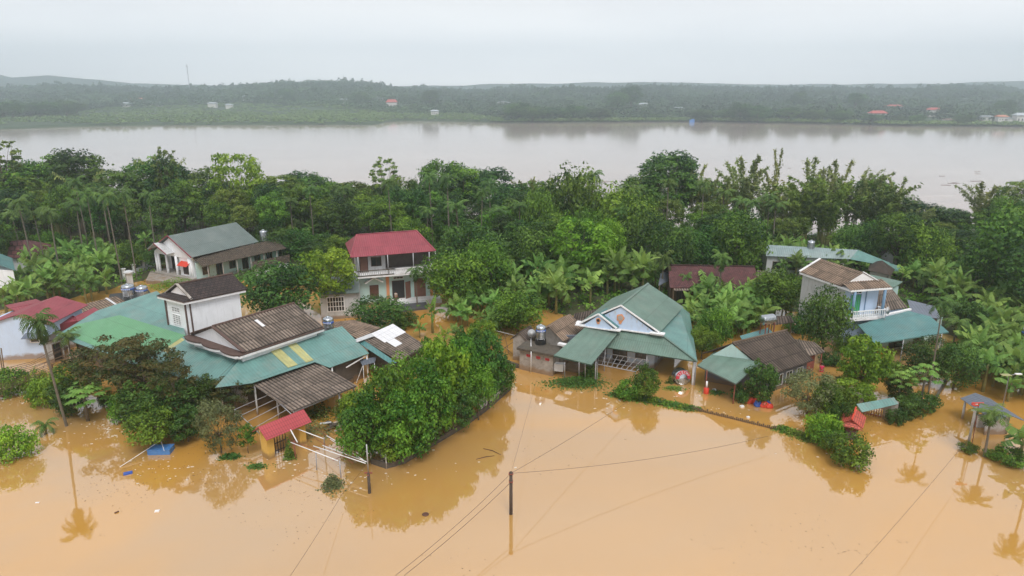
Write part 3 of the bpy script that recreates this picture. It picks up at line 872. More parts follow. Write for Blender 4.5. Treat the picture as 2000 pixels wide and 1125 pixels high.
def person(loc, rz, label, top, bottom, hips=.95, arm_l=((.22, 0, 1.15), (.24, -.10, .92)), arm_r=((-.22, 0, 1.15), (-.24, -.12, .92)), bend=0.0):
    t = thing('person', label, 'person', loc); t.rotation_euler = (0, 0, rz)
    sh = 1.42; by = -bend
    J = [(0, 0, hips), (0, by * .5, 1.15), (0, by, 1.36), (0, by, 1.50), (0, by - .01, 1.62), (0, by, 1.70),
         (.17, by, sh), (arm_l[0][0], arm_l[0][1] + by, arm_l[0][2]), (arm_l[1][0], arm_l[1][1] + by, arm_l[1][2]),
         (-.17, by, sh), (arm_r[0][0], arm_r[0][1] + by, arm_r[0][2]), (arm_r[1][0], arm_r[1][1] + by, arm_r[1][2]),
         (.09, 0, .88), (.10, -.02, .48), (.10, .03, .06), (.10, -.12, .03), (-.09, 0, .88), (-.10, .02, .48), (-.10, .05, .06), (-.10, -.10, .03)]
    E_ = [(0, 1), (1, 2), (2, 3), (3, 4), (4, 5), (2, 6), (6, 7), (7, 8), (2, 9), (9, 10), (10, 11), (0, 12), (12, 13), (13, 14), (14, 15), (0, 16), (16, 17), (17, 18), (18, 19)]
    Rr = [.13, .12, .13, .055, .095, .085, .06, .045, .035, .06, .045, .035, .09, .06, .04, .035, .09, .06, .04, .035]
    skinbody('body', J, E_, Rr, M_skin, t)
    for s, q in ((1, J[8]), (-1, J[11])):
        mm = MB(); q = Vector(q)
        for k in range(4): mm.tube([q + Vector((s * (k - 1.5) * .016, 0, -.02)), q + Vector((s * (k - 1.5) * .018, -.02, -.09)), q + Vector((s * (k - 1.5) * .018, -.035, -.13 + abs(k - 1.5) * .012))], [.011, .010, .007], 5)
        mm.tube([q + Vector((-s * .03, 0, 0)), q + Vector((-s * .05, -.03, -.06))], [.012, .008], 5)
        mm.build('fingers', M_skin, None).parent = t
    Jt = [J[0], J[1], J[2], (0, by, 1.45), J[6], (J[7][0] * .95, J[7][1], J[7][2] + .1), J[9], (J[10][0] * .95, J[10][1], J[10][2] + .1)]
    skinbody('shirt', Jt, [(0, 1), (1, 2), (2, 3), (2, 4), (4, 5), (2, 6), (6, 7)], [.155, .145, .155, .075, .085, .07, .085, .07], top, t)
    Jp = [(0, 0, hips + .03), J[12], J[13], (.10, .02, .22), J[16], J[17], (-.10, .04, .22)]
    skinbody('trousers', Jp, [(0, 1), (1, 2), (2, 3), (0, 4), (4, 5), (5, 6)], [.15, .11, .08, .065, .11, .08, .065], bottom, t)
    MB().lathe((0, by + .015, 1.62), [(.10, 0), (.115, .06), (.09, .13), (.03, .155)], 12).build('hair', M_hair, None, smooth=True).parent = t
    f = MB(); f.lathe((0, by - .10, 1.60), [(.014, -.02), (.02, 0), (.008, .03)], 6)
    for s in (-1, 1): f.box((s * .035, by - .095, 1.635), (.022, .012, .012))
    f.build('face', M_hair, None).parent = t
    return t

def house(name, label, p, cat='house'):
    b = P(*p); return thing(name, label, cat, (b.x, b.y, 0))

def posts(par, pts, z1, w_=.14, mat=None, z0=-.8, name='post'):
    for i, p in enumerate(pts):
        z = z1[i] if hasattr(z1, '__len__') else z1
        MB().tube([(p[0], p[1], z0), (p[0], p[1], z)], w_ / 2, 10).build(name, mat or M_pipe, par, smooth=True)

def cornice(par, pts, z, h, wdt, mat, name='cornice', closed=True):
    m = MB(); n = len(pts)
    for i in range(n if closed else n - 1):
        a, b = Vector((*pts[i][:2], z)), Vector((*pts[(i + 1) % n][:2], z)); d = (b - a).normalized()
        m.beam(a - d * wdt * .499, b + d * wdt * .499 if not closed else b - d * wdt * .501, wdt, h)
    return m.build(name, mat, par)

# ================================================================== the houses
# ---- 1. teal-roofed house with twin blue gables, centre
H = house('green_roofed_house', 'flooded house under a sage green metal roof with two pale blue carved front gables', (1270, 720))
wv, dv = dirv(-24), dirv(62.5)
fc = Vector((12.0, 72.5)); hw, ln, ze, zr = 4.3, 10.2, 4.6, 7.05
A0 = fc - wv * hw; A1 = fc + wv * hw
foot = rect(fc - wv * 3.9 + dv * .35, wv, dv, 7.8, ln - .8)
MB().prism(foot, -1, 4.5).build('wall', M_blue, H)
f0, f1 = foot[0], foot[1]
ov = .35
rf = MB()
e0 = fc - wv * (hw + .15) - dv * .1; e1 = fc + wv * (hw + .15) - dv * .1; pk = fc - dv * .1
b0 = e0 + dv * ln; b1 = e1 + dv * ln; bp_ = pk + dv * ln
rf.slab([(*e1, ze), (*b1, ze), (*bp_, zr), (*pk, zr)], .06, udir=(*dv, 0))
rf.slab([(*b0, ze), (*e0, ze), (*pk, zr - .003), (*bp_, zr - .003)], .06, udir=(*dv, 0))
rf.beam((*(pk - dv * .05), zr + .03), (*(bp_ + dv * .05), zr + .03), .28, .05)
roof = rf.build('roof', M_sage, H)
m = MB(); gable(m, A0 + wv * .3, A1 - wv * .3, (fc.x, fc.y, zr - .18), ze - .25, .2)
gb = m.build('gable', M_blue, H)
def gpt(c, x, z, o_=-.05):   # point on the front gable plane
    p = c + wv * x + dv * o_; return (p.x, p.y, z)
m = MB(); m.beam(gpt(fc, -hw - .1, ze - .02, -.12), gpt(fc, 0, zr + .04, -.12), .10, .16); m.beam(gpt(fc, 0, zr + .04, -.125), gpt(fc, hw + .1, ze - .02, -.125), .10, .16)
m.beam(gpt(fc, -hw + .2, ze - .30, -.1), gpt(fc, hw - .1, ze - .30, -.1), .14, .14)
for s in (-1, 1): m.box(gpt(fc, s * (hw - .1), ze - .22, -.15), (1.4, .55, .16), R(-24)); m.box(gpt(fc, s * (hw - .1), ze - .08, -.2), (1.6, .7, .08), R(-24))
m.build('gable_trim', M_whitetrim, H)
def medallion(c, x, z, r, mat_in, o_):
    q = gpt(c, x, z, o_ - .02); k = MB()
    ring = []
    for i in range(20):
        a = i * 2 * math.pi / 20; rr = r * (1.25 + .12 * math.cos(5 * a))
        ring.append((gpt(c, x + math.cos(a) * rr, z + math.sin(a) * rr, o_), gpt(c, x + math.cos(a) * r * .8, z + math.sin(a) * r * .8, o_ - .03)))
    vs = [p for pr_ in ring for p in pr_]; fs = [(2 * i, 2 * ((i + 1) % 20), 2 * ((i + 1) % 20) + 1, 2 * i + 1) for i in range(20)]
    k.add(vs, fs); k.add([gpt(c, x - .1, z - r * 2.0, o_ - .01), gpt(c, x + .1, z - r * 2.0, o_ - .01), gpt(c, x + .22, z - r * 1.15, o_ - .01), gpt(c, x - .22, z - r * 1.15, o_ - .01)], [(0, 1, 2, 3)])
    md = k.build('medallion', M_orangepaint, gb)
    k = MB(); k.add([ring[i][1] for i in range(20)], [tuple(range(20))]); k.build('disc', mat_in, md)
medallion(fc, 0, 5.62, .36, M_concrete, -.06)
# carved drips under the rakes
m = MB()
for s in (-1, 1):
    for k in range(1, 6):
        x = s * k * .62; z = zr - .42 - abs(x) * (zr - ze) / hw
        m.box(gpt(fc, x, z - .10 + .04 * (k % 2), -.06), (.07, .05, .24 + .08 * (k % 2)), R(-24))
m.build('carved_drips', M_dirtywhite, gb)
# small front gable
c2 = A0 + wv * 2.05 - dv * .75; z2 = 5.95; h2 = 2.05
rf = MB(); a_ = c2 - wv * (h2 + .1); b_ = c2 + wv * (h2 + .1)
rf.slab([(*b_, ze - .02), (*(b_ + dv * 1.3), ze - .02), (*(c2 + dv * 2.6), z2), (*c2, z2)], .05, udir=(*dv, 0))
rf.slab([(*(a_ + dv * 1.5), ze - .02), (*a_, ze - .02), (*c2, z2 - .003), (*(c2 + dv * 2.6), z2 - .003)], .05, udir=(*dv, 0))
rf.build('porch_roof', M_tealdark, H)
m = MB(); gable(m, c2 - wv * (h2 - .15), c2 + wv * (h2 - .15), (c2.x, c2.y, z2 - .12), ze - .3, .15); gb = m.build('porch_gable', M_blue, H)
m = MB(); m.beam(gpt(c2, -h2 - .1, ze + .02, -.1), gpt(c2, 0, z2 + .06, -.1), .14, .16); m.beam(gpt(c2, 0, z2 + .06, -.104), gpt(c2, h2 + .1, ze + .02, -.104), .14, .16)
m.beam(gpt(c2, -h2, ze - .28, -.08), gpt(c2, h2, ze - .28, -.08), .13, .12)
for s in (-1, 1): m.box(gpt(c2, s * h2, ze - .16, -.1), (1.1, .5, .14), R(-24))
m.build('porch_gable_trim', M_whitetrim, H)
medallion(c2, 0, 5.25, .22, M_black, -.05)
# skirt roofs
m = MB(); m.slab([P(1182, 678, 2.85), P(1362, 706, 2.8), P(1290, 652, 4.22), P(1212, 641, 4.22)], .05, udir=(P(1362, 706, 2.8) - P(1182, 678, 2.8)))
m.build('veranda_roof', M_sage, H)
m = MB(); m.slab([P(1362, 706, 2.797), P(1347, 612, 2.8), P(1322, 592, 4.5), P(1279, 645, 4.45)], .05, udir=(P(1347, 612, 2.8) - P(1362, 706, 2.8)))
m.build('side_roof', M_teal, H)
m = MB(); m.beam(P(1362, 706, 2.85), P(1290, 652, 4.27), .22, .05); m.build('hip_cap', M_sage, H)
m = MB(); m.slab([P(1082, 694, 2.8), P(1155, 712, 2.8), P(1214, 642, 4.26), P(1145, 637, 4.26)], .05, udir=(P(1155, 712, 2.8) - P(1082, 694, 2.8)))
m.build('canopy_roof', M_sage, H)
m = MB(); m.beam(P(1082, 694, 2.62), P(1155, 712, 2.62), .04, .3); m.beam(P(1155, 712, 2.62), P(1180, 679, 2.62), .04, .3); m.beam(P(1182, 678, 2.7), P(1362, 706, 2.66), .05, .2); m.build('fascia', M_tealdark, H)
posts(H, [P(1360, 704, 2.8), P(1164, 700, 2.7), P(1264, 691, 2.7), P(1182, 680, 2.7)], 2.75, .12)
MB().tube([P(1356.5, 700, 2.78), P(1352.5, 752, 0) + Vector((0, 0, -.8))], .13, 10).build('downpipe', M_whitetrim, H, smooth=True)
# front wall under the veranda with openings
q0, q1 = foot[0], foot[1]
for s, w_, h_, kd, fm, pm in ((.6, 1.1, 2.2, 'door', M_darkwood, M_black), (3.1, 1.6, 2.2, 'door', M_darkwood, M_glass), (5.7, 1.3, 1.2, 'window', M_darkwood, M_glass)):
    opening(H, q0, q1, s, .1 if kd == 'door' else 1.0, w_, h_, fm, pm, kd, (2, 1))
opening(H, foot[1], foot[2], 1.6, .9, 1.3, 1.3, M_darkwood, M_glass, 'window', (2, 1))
pb = [P(1096, 716, .4), P(1152, 726, .4), P(1190, 690, .4), P(1140, 683, .4)]
m = MB(); m.prism([(p.x, p.y) for p in pb], -1, .28); m.build('porch_floor', M_concrete, H)
m = MB(); a = P(1092, 705, 1.8); m.beam((a.x, a.y + 1.2, .3), (a.x + 6, a.y + 3.4, .3), .1, .1)
bw = [P(1100, 690, 1.6), P(1188, 690, 1.6)]
MB().prism([(bw[0].x, bw[0].y + .8), (bw[1].x, bw[1].y + 1.0), (bw[1].x, bw[1].y + 1.25), (bw[0].x, bw[0].y + 1.05)], .1, 3.4).build('back_wall', M_bluegrey, H)
for px in (1103, 1131, 1143): MB().tube([P(px, 708, 2.7), P(px, 738, .5) * 1 + Vector((0, 0, -.5))], .045, 8).build('post', M_pipe, H, smooth=True)

t = thing('freezer', 'white chest freezer on the raised porch under the green canopy', 'freezer', P(1090, 728, .3))
o = t.location
MB().box((o.x, o.y + .3, .85), (1.25, .62, .78), R(-14)).build('cabinet', M_whiteplastic, t)
MB().box((o.x, o.y + .3, 1.27), (1.3, .66, .07), R(-14)).build('lid', M_whitetrim, t)
# trellis frame in front of the veranda
T = thing('pipe_trellis', 'flat grid frame of pipes on posts before the green veranda', 'trellis', P(1215, 745, 0))
c = [P(1171, 688, 1.9), P(1268, 704, 1.9), P(1241, 726, 1.9), P(1167, 711, 1.9)]
m = MB()
for i in range(4): m.beam(c[i], c[(i + 1) % 4], .07)
m.build('frame', M_pipe, T)
for i in range(1, 8): MB().beam(c[0].lerp(c[1], i / 8), c[3].lerp(c[2], i / 8), .045).build('bar', M_pipe, T)
for i in (1, 2): MB().beam(c[0].lerp(c[3], i / 3) + Vector((0, 0, -.05)), c[1].lerp(c[2], i / 3) + Vector((0, 0, -.05)), .035).build('bar', M_pipe, T)
for i in (2, 3): MB().beam(c[i], (c[i].x, c[i].y, -.8), .06).build('post', M_pipe, T)

# ---- annex of bare concrete with tank
H = house('concrete_annex', 'small flat-roofed concrete annex with three red vents and mossy roof slab', (1045, 725), 'annex')
cn = [P(1009, 679, 2.6), P(1083, 694, 2.6), P(1098, 677, 2.6), P(1029, 664, 2.6)]
MB().prism([(p.x, p.y) for p in cn], 2.35, 2.6).build('roof_slab', M_darkconc, H)
inn = inset(cn, .25)
MB().prism(inn, -1, 2.35).build('wall', M_concrete, H)
for s in (.9, 2.1, 3.2):
    opening(H, inn[0], inn[1], s, 1.75, .45, .22, M_redlabel, M_rust, 'vent', (2, 2), fw=.04)
MB().tube([P(1037, 662, 2.7) , P(1037.5, 690, 2.45), P(1036.5, 727, 0) + Vector((0, -.05, -.3))], .05, 8).build('drainpipe', M_whitetrim, H, smooth=True)
c = P(1056, 671, 2.6)
MB().lathe((c.x, c.y, 2.6), [(.62, 0), (.62, .55)], 18).build('plinth', M_black, H)
steel_tank((c.x, c.y, 3.15), .55, 1.35, 'tall ribbed steel tank on the mossy concrete annex roof', stand=.12)
t = thing('satellite_dish', 'grey satellite dish beside the tank on the concrete annex', 'satellite dish', P(1038, 665, 2.6)); l0 = t.location
m = MB(); m.lathe((0, 0, 0), [(.05, 0), (.28, .05), (.42, .12), (.46, .15)], 20); 
M3 = Matrix.Rotation(R(60), 3, 'X'); m.v = [M3 @ q + l0 + Vector((0, 0, .85)) for q in m.v]
m.build('dish', M_dirtywhite, t, smooth=True); MB().tube([l0, l0 + Vector((0, 0, .85))], .03, 6).build('mast', M_pipe, t)

H = house('stone_shed', 'narrow stained stone shed with a broken dark roof at the water edge', (1014, 700), 'shed')
b = [P(1002, 703, 0), P(1027, 706, 0)]; b = [Vector((b[0].x, b[0].y)), Vector((b[1].x, b[1].y))]; dd = dirv(60)
ft = [b[0], b[1], b[1] + dd * 2.6, b[0] + dd * 2.6]
MB().prism(ft, -1, 2.6).build('wall', M_concrete, H)
m = MB(); mid = (b[0] + b[1]) / 2; gable(m, b[0], b[1], (mid.x, mid.y, 3.4), 2.6); m.build('gable', M_concrete, H)
m = MB(); m.corr((*(b[1] + wv * .3 - dd * .2), 2.5), (*(ft[2] + wv * .3), 2.5), (*((ft[2] + ft[3]) / 2), 3.5), (*(mid - dd * .2), 3.5)); m.corr((*(ft[3] - wv * .3), 2.5), (*(b[0] - wv * .3 - dd * .2), 2.5), (*(mid - dd * .2), 3.49), (*((ft[2] + ft[3]) / 2), 3.49)); m.build('roof', M_fibrodark, H)

H = house('brown_roofed_outhouse', 'low outhouse with patched tan roof between the annex and the green-roofed house', (1090, 690), 'outhouse')
r0, r1 = P(1072, 638, 4.4), P(1114, 613, 4.4); e0, e1 = P(1101, 668, 3.1), P(1142, 642, 3.1)
MB().corr(e0, e1, r1, r0).build('roof', M_fibrotan, H)
off = (r0 + (r0 - e0) * .9); off.z = 3.2; off2 = (r1 + (r1 - e1) * .9); off2.z = 3.2
MB().corr(off2, off, r0 + Vector((0, 0, -.01)), r1 + Vector((0, 0, -.01))).build('back_roof', M_fibrotan, H)
fp = [(e0.x - .1, e0.y + .3), (e1.x - .3, e1.y - .1), (off2.x + .2, off2.y - .1), (off.x + .2, off.y + .3)]
MB().prism(fp, -1, 3.0).build('wall', M_concrete, H)
m = MB(); gable(m, (off.x + .2, off.y + .3), (e0.x - .1, e0.y + .3), (r0.x, r0.y + .15, r0.z - .1), 3.0, .12); m.build('gable', M_concrete, H)
opening(H, (off.x + .2, off.y + .3), (e0.x - .1, e0.y + .3), .7, 2.1, .5, .6, M_whitetrim, M_tealdark, 'window', fw=.05)
m = MB(); m.beam(P(1091, 671, 3.0), P(1118, 677, 3.0), .5, .22); m.beam(P(1118, 677, 3.003), P(1135, 656, 3.003), .35, .2); m.build('gutter', M_whitetrim, H)
H = house('dark_roofed_shed', 'dark corrugated shed roof tucked behind the green-roofed house', (1150, 660), 'shed')
q = [P(1112, 640, 3.2), P(1172, 632, 3.2), P(1172, 603, 4.3), P(1122, 612, 4.3)]
MB().corr(*q).build('roof', M_fibrodark, H); MB().prism(inset([(p.x, p.y) for p in q], .4), -1, 3.0).build('wall', M_concrete, H)

# steel tank lying half drowned under the veranda, with its lettering
t = thing('steel_tank', 'fat steel tank with red lettered label half sunk at the veranda corner', 'water tank', P(1334, 742, 0))
tc_ = P(1334, 738, .75); dax = Vector((.10, -.98, .18)).normalized()
prof = [(.55, 1.5), (.80, 1.35), (.86, 1.2)]; k = 1.2
while k > .15: prof += [(.86, k), (.885, k - .05), (.86, k - .1)]; k -= .22
prof += [(.82, 0), (.60, -.10), (.0001, -.16)]
m = MB(); m.lathe((0, 0, 0), prof, 28)
Q = (-dax).to_track_quat('Z', 'Y').to_matrix()
m.v = [Q @ q + tc_ for q in m.v]; m.build('tank_body', M_steel, t, smooth=True)
X = Vector((1, .1, 0)); X = (X - dax * X.dot(dax)).normalized(); Z = X.cross(dax); Z = Z if Z.z > 0 else -Z
def face(r, a, o_): return tc_ + X * math.cos(a) * r + Z * math.sin(a) * r + dax * o_
m = MB(); n = 20
vs = []
for i in range(n + 1):
    a = R(-8 + 196 * i / n); vs += [face(.44, a, .15), face(.80, a, .07)]
m.add(vs, [(2 * i, 2 * i + 2, 2 * i + 3, 2 * i + 1) for i in range(n)]); lb = m.build('label_band', M_redlabel, t)
def glyph_mesh(ch):
    cu = bpy.data.curves.new('glyph', 'FONT'); cu.body = ch; cu.size = .36; cu.align_x = 'CENTER'; cu.extrude = .004; cu.offset = .008
    ob = bpy.data.objects.new('glyph', cu); C.objects.link(ob)
    dg = bpy.context.evaluated_depsgraph_get(); me = bpy.data.meshes.new_from_object(ob.evaluated_get(dg))
    vs = [v.co.copy() for v in me.vertices]; fs = [tuple(p.vertices) for p in me.polygons]
    bpy.data.objects.remove(ob); bpy.data.curves.remove(cu); bpy.data.meshes.remove(me)
    return vs, fs
m = MB(); word = 'VIETMY'
for i, ch in enumerate(word):
    a = R(150 - 120 * i / (len(word) - 1)); vs, fs = glyph_mesh(ch)
    rad = X * math.cos(a) + Z * math.sin(a); tang = (X * math.sin(a) - Z * math.cos(a))
    m.add([tc_ + rad * (.50 + v.y) + tang * v.x + dax * (.17 - (v.y) * .22) for v in vs], fs)
m.build('lettering', M_whiteplastic, lb)

# ---- 2. house with brown roof and teal canopy, right of centre
H = house('brown_roofed_house', 'low house with big dark corrugated roof and pale blue gable beside a sage canopy', (1500, 740))
r0, r1 = P(1431, 670, 4.9), P(1537, 645, 4.9); e0, e1 = P(1507, 732, 2.3), P(1590, 704, 2.3)
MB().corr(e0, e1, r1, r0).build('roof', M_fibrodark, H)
dr = (r0 - e0); bk0 = r0 + Vector((dr.x, dr.y, 0)) * .75; bk1 = r1 + Vector((dr.x, dr.y, 0)) * .75; bk0.z = bk1.z = 3.1
MB().corr(bk1, bk0, r0 + Vector((0, 0, -.02)), r1 + Vector((0, 0, -.02))).build('back_roof', M_fibrodark, H)
MB().tube([r0 + Vector((0, 0, .04)), r1 + Vector((0, 0, .04))], .11, 8).build('ridge_cap', M_fibrotan, H)
fp = [Vector((e0.x, e0.y)) + dirv(29) * .5 + dirv(119) * .5, Vector((e1.x, e1.y)) - dirv(29) * .4 + dirv(119) * .5, Vector((bk1.x, bk1.y)) - dirv(29) * .4 - dirv(119) * .2, Vector((bk0.x, bk0.y)) + dirv(29) * .5 - dirv(119) * .2]
MB().prism(fp, -1, 2.35).build('wall', M_bluegrey, H)
m = MB(); gable(m, (bk0.x + .1, bk0.y), (e0.x - .3, e0.y + .6), (r0.x - .05, r0.y + .05, 4.75), 2.3, .12); m.build('gable', M_mint, H)
for s in (1.0, 2.6, 4.4): opening(H, fp[0], fp[1], s, .5, 1.0, 1.2, M_dirtywhite, M_glass, 'window', (2, 1))
c4 = [P(1362, 713, 2.5), P(1437, 749, 2.5), P(1484, 708, 3.4), P(1397, 686, 3.4)]
m = MB(); m.slab(c4, .05, udir=(c4[1] - c4[0])); m.build('canopy_roof', M_sage, H)
m = MB(); m.beam(c4[0] + Vector((0, 0, -.09)), c4[1] + Vector((0, 0, -.09)), .06, .1); m.beam(c4[1] + Vector((0, 0, -.094)), c4[2] + Vector((0, 0, -.09)), .06, .1); m.build('fascia', M_grey, H)
posts(H, [P(1381, 724, 2.4), P(1436, 745, 2.4), P(1480, 708, 3.1)], [2.5, 2.4, 3.3], .1, M_rust)
q = [P(1563, 700, 2.2), P(1612, 688, 2.2), P(1590, 668, 2.9), P(1550, 662, 2.9)]
MB().corr(*q).build('lean_to_roof', M_fibro, H); posts(H, [P(1605, 690, 2.1), P(1572, 700, 2.1)], 2.1, .12, M_rust)
MB().prism([(p.x, p.y) for p in [P(1566, 706, 1.5), P(1590, 700, 1.5), P(1592, 697, 1.5), P(1568, 703, 1.5)]], -1, 2.1).build('brick_panel', M_rust, H)
t = thing('satellite_dish', 'pale satellite dish at the gable foot of the brown-roofed house', 'satellite dish', P(1456, 700, 3.2)); l0 = t.location
m = MB(); m.lathe((0, 0, 0), [(.05, 0), (.3, .05), (.5, .15)], 18); M3 = Matrix.Rotation(R(55), 3, 'X') @ Matrix.Rotation(R(-25), 3, 'Y'); m.v = [M3 @ q + l0 + Vector((0, 0, .45)) for q in m.v]
m.build('dish', M_grey, t, smooth=True); MB().tube([l0 + Vector((0, 0, -.4)), l0 + Vector((0, 0, .4))], .03, 6).build('mast', M_pipe, t)
# red painted pump case on the left canopy post
t = thing('red_drum', 'red and white drum floating by the canopy post', 'drum', P(1379, 768, 0)); l0 = t.location
MB().lathe((l0.x, l0.y, -.2), [(.26, 0), (.28, .05), (.28, .75), (.24, .8)], 16).build('drum_body', M_redplastic, t, smooth=True)
MB().lathe((l0.x, l0.y, .62), [(.10, 0), (.10, .7)], 10).build('pipe', M_whitetrim, t, smooth=True)
lp = P(1497, 655, 2.3); lying_tank((lp.x, lp.y, 2.2), .58, 1.7, 20, 'polished steel tank lying on a rusty red stand behind the brown-roofed house', 1.5, M_rust)
m = MB(); q = [P(1452, 668, 2.3), P(1510, 650, 2.3), P(1500, 640, 2.6), P(1445, 656, 2.6)]
H = house('teal_shed', 'small teal shed roof beneath the lying steel tank', (1480, 670), 'shed'); m.slab(q, .05); m.build('roof', M_tealdark, H); MB().prism(inset([(p.x, p.y) for p in q], .2), -1, 2.2).build('wall', M_concrete, H)
H = house('open_shelter', 'dark open shelter roof at the foot of the white side wall', (1530, 640), 'shelter')
q = [P(1508, 635, 2.9), P(1552, 630, 2.9), P(1545, 617, 3.4), P(1508, 617, 3.4)]; MB().corr(*q).build('roof', M_fibrodark, H)
posts(H, [(q[0].x + .3, q[0].y + .2), (q[1].x - .3, q[1].y + .2), (q[2].x, q[2].y - .2), (q[3].x, q[3].y - .2)], 2.95, .1, M_wood)

# ---- 3. two-storey pale blue house, right
H = house('blue_two_storey_house', 'tall narrow pale blue house with bright green shutter door above a teal porch roof', (1670, 620))
c0 = Vector((39.5, 77.1)); wv2, dv2 = dirv(13), dirv(108)
W_, D_ = 4.6, 8.3
ft = rect(c0 + wv2 * .15 + dv2 * 1.1, wv2, dv2, W_, D_ - 1.1)
MB().prism(ft, -1, 7.3).build('wall', M_blue, H)
m = MB(); a = ft[3] - wv2 * .03 + dv2 * .0; b = ft[0] - wv2 * .03; m.prism([a, b, b - wv2 * .06, a - wv2 * .06], -1, 7.2); m.build('side_wall', M_dirtywhite, H)
rc = rect(c0 - dv2 * .25 - wv2 * .35, wv2, dv2, W_ + 1.0, D_ + .4); mid0 = (rc[0] + rc[1]) / 2; mid1 = (rc[2] + rc[3]) / 2
rs = mid0 + dv2 * 1.6
zt, zp = 7.55, 9.1
m = MB()
g0 = rc[0] + dv2 * 1.6; g1 = rc[1] + dv2 * 1.6
m.corr((*rc[3], zt), (*g0, zt), (*rs, zp), (*mid1, zp)); m.corr((*g1, zt), (*rc[2], zt), (*mid1, zp - .01), (*rs, zp - .01))
m.build('roof', M_fibrotan, H)
m = MB(); m.corr((*rc[0], zt - .05), (*rc[1], zt - .05), (*(g1 + dv2 * .1), zt + .55), (*(g0 + dv2 * .1), zt + .55)); m.build('apron_roof', M_fibrotan, H)
m = MB(); gable(m, g0 + wv2 * .9 , g1 - wv2 * .9, (rs.x, rs.y, zp - .1), zt + .45, .15); m.build('gable', M_whitetrim, H)
m = MB(); m.beam((*rs, zp + .05), (*(g1), zt + .1), .2, .12); m.beam((*mid1, zp + .06), (*rc[3], zt + .08), .3, .1); m.build('rake_board', M_whitetrim, H)
m = MB(); m.prism(rc, 7.28, 7.5); m.build('cornice', M_whitetrim, H)
cb = rect(c0 + wv2 * .1 - dv2 * .1, wv2, dv2, W_, .3)
posts(H, [cb[0] + wv2 * .25, cb[1] - wv2 * .25], 7.3, .34, M_bluepaint, 3.6, 'column')
m = MB(); sl = rect(c0 - dv2 * .35, wv2, dv2, W_ + .2, 1.5); m.prism(sl, 3.7, 3.95); m.build('balcony_slab', M_whitetrim, H)
m = MB(); pa, pb_ = sl[0] + dv2 * .1, sl[1] + dv2 * .1
m.beam((*pa, 4.85), (*pb_, 4.85), .16, .1); m.beam((*pb_, 4.846), (*(pb_ + dv2 * 1.2), 4.846), .16, .1); m.beam((*pa, 4.03), (*pb_, 4.03), .14, .12)
for i in range(17): q = pa.lerp(pb_, (i + .5) / 17); m.box((q.x, q.y, 4.44), (.09, .09, .74))
for i in range(5): q = pb_.lerp(pb_ + dv2 * 1.2, (i + .5) / 5); m.box((q.x, q.y, 4.44), (.09, .09, .74))
m.build('balustrade', M_whitetrim, H)
f = opening(H, ft[0], ft[1], .85, 3.95, 1.35, 2.55, M_bluepaint, M_greenpaint, 'door', (5, 1), fw=.08, sub='shutter')
opening(H, ft[0], ft[1], .85, 6.62, 1.35, .35, M_whitetrim, M_glass, 'window', (3, 1), fw=.05)
MB().beam((*(ft[0] + wv2 * 2.9 - dv2 * .04), 3.95), (*(ft[0] + wv2 * 2.9 - dv2 * .04), 7.2), .1).build('downpipe', M_bluepaint, H)
# ground floor porch roof
q = [P(1676, 634, 3.75), P(1709, 671, 3.0), P(1853, 648, 3.0), P(1817, 618, 3.75), P(1774, 607, 3.95), P(1727, 625, 3.75)]
m = MB(); m.slab([q[1], q[2], q[3], P(1774, 607, 4.0), q[0]], .06, udir=(q[2] - q[1])); m.build('porch_roof', M_tealdark, H)
m = MB(); m.beam(q[1] + Vector((0, 0, -.08)), q[2] + Vector((0, 0, -.08)), .06, .12); m.beam(q[0] + Vector((0, 0, -.08)), q[1] + Vector((0, 0, -.084)), .06, .12); m.build('gutter', M_teal, H)
posts(H, [P(1712, 668, 3.0), P(1765, 662, 3.0), P(1840, 650, 3.0)], 2.95, .12)
pf = [P(1690, 652, 2.6), P(1840, 628, 2.6), P(1815, 612, 2.6), P(1700, 618, 2.6)]
MB().prism([(p.x, p.y) for p in pf], -1, 3.1).build('ground_floor_wall', M_mint, H)
a, b = Vector(pf[0][:2]), Vector(pf[1][:2])
for s, w_ in ((1.0, 1.6), (4.0, 2.2), (8.0, 1.6)): opening(H, a, b, s, .2, w_, 2.0, M_darkwood, M_glass, 'door', (2, 1))
# brown side roof with white cornice
H2 = H
rr = [P(1709, 611, 4.2), P(1772, 601, 4.2), P(1738, 560, 6.1), P(1712, 566, 6.1)]
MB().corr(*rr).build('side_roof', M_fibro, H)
m = MB(); m.beam(P(1716, 618, 4.0), P(1778, 604, 4.0), .3, .2); m.build('side_cornice', M_whitetrim, H)
MB().prism(inset([(p.x, p.y) for p in rr], .3), 3.0, 4.1).build('side_room', M_blue, H)
t = thing('satellite_dish', 'white satellite dish at the balcony corner of the blue house', 'satellite dish', P(1728, 619, 4.2)); l0 = t.location
m = MB(); m.lathe((0, 0, 0), [(.05, 0), (.3, .05), (.45, .14)], 18); M3 = Matrix.Rotation(R(75), 3, 'X') @ Matrix.Rotation(R(35), 3, 'Y'); m.v = [M3 @ q + l0 + Vector((.1, 0, .8)) for q in m.v]
m.build('dish', M_dirtywhite, t, smooth=True); MB().tube([l0 - Vector((0, 0, .6)), l0 + Vector((.1, 0, .8))], .03, 6).build('mast', M_pipe, t)
t = thing('flag', 'red flag with yellow star hanging from the porch post of the blue house', 'flag', P(1714, 676, 2.6)); l0 = t.location
m = MB(); nn = 6
vs = [(l0.x + .62 * i / nn, l0.y - .12 + .05 * math.sin(i * 1.9), 2.55 - j * 1.35) for j in (0, 1) for i in range(nn + 1)]
m.add(vs, [(i, i + 1, nn + 2 + i, nn + 1 + i) for i in range(nn)]); cl = m.build('cloth', M_flagred, t)
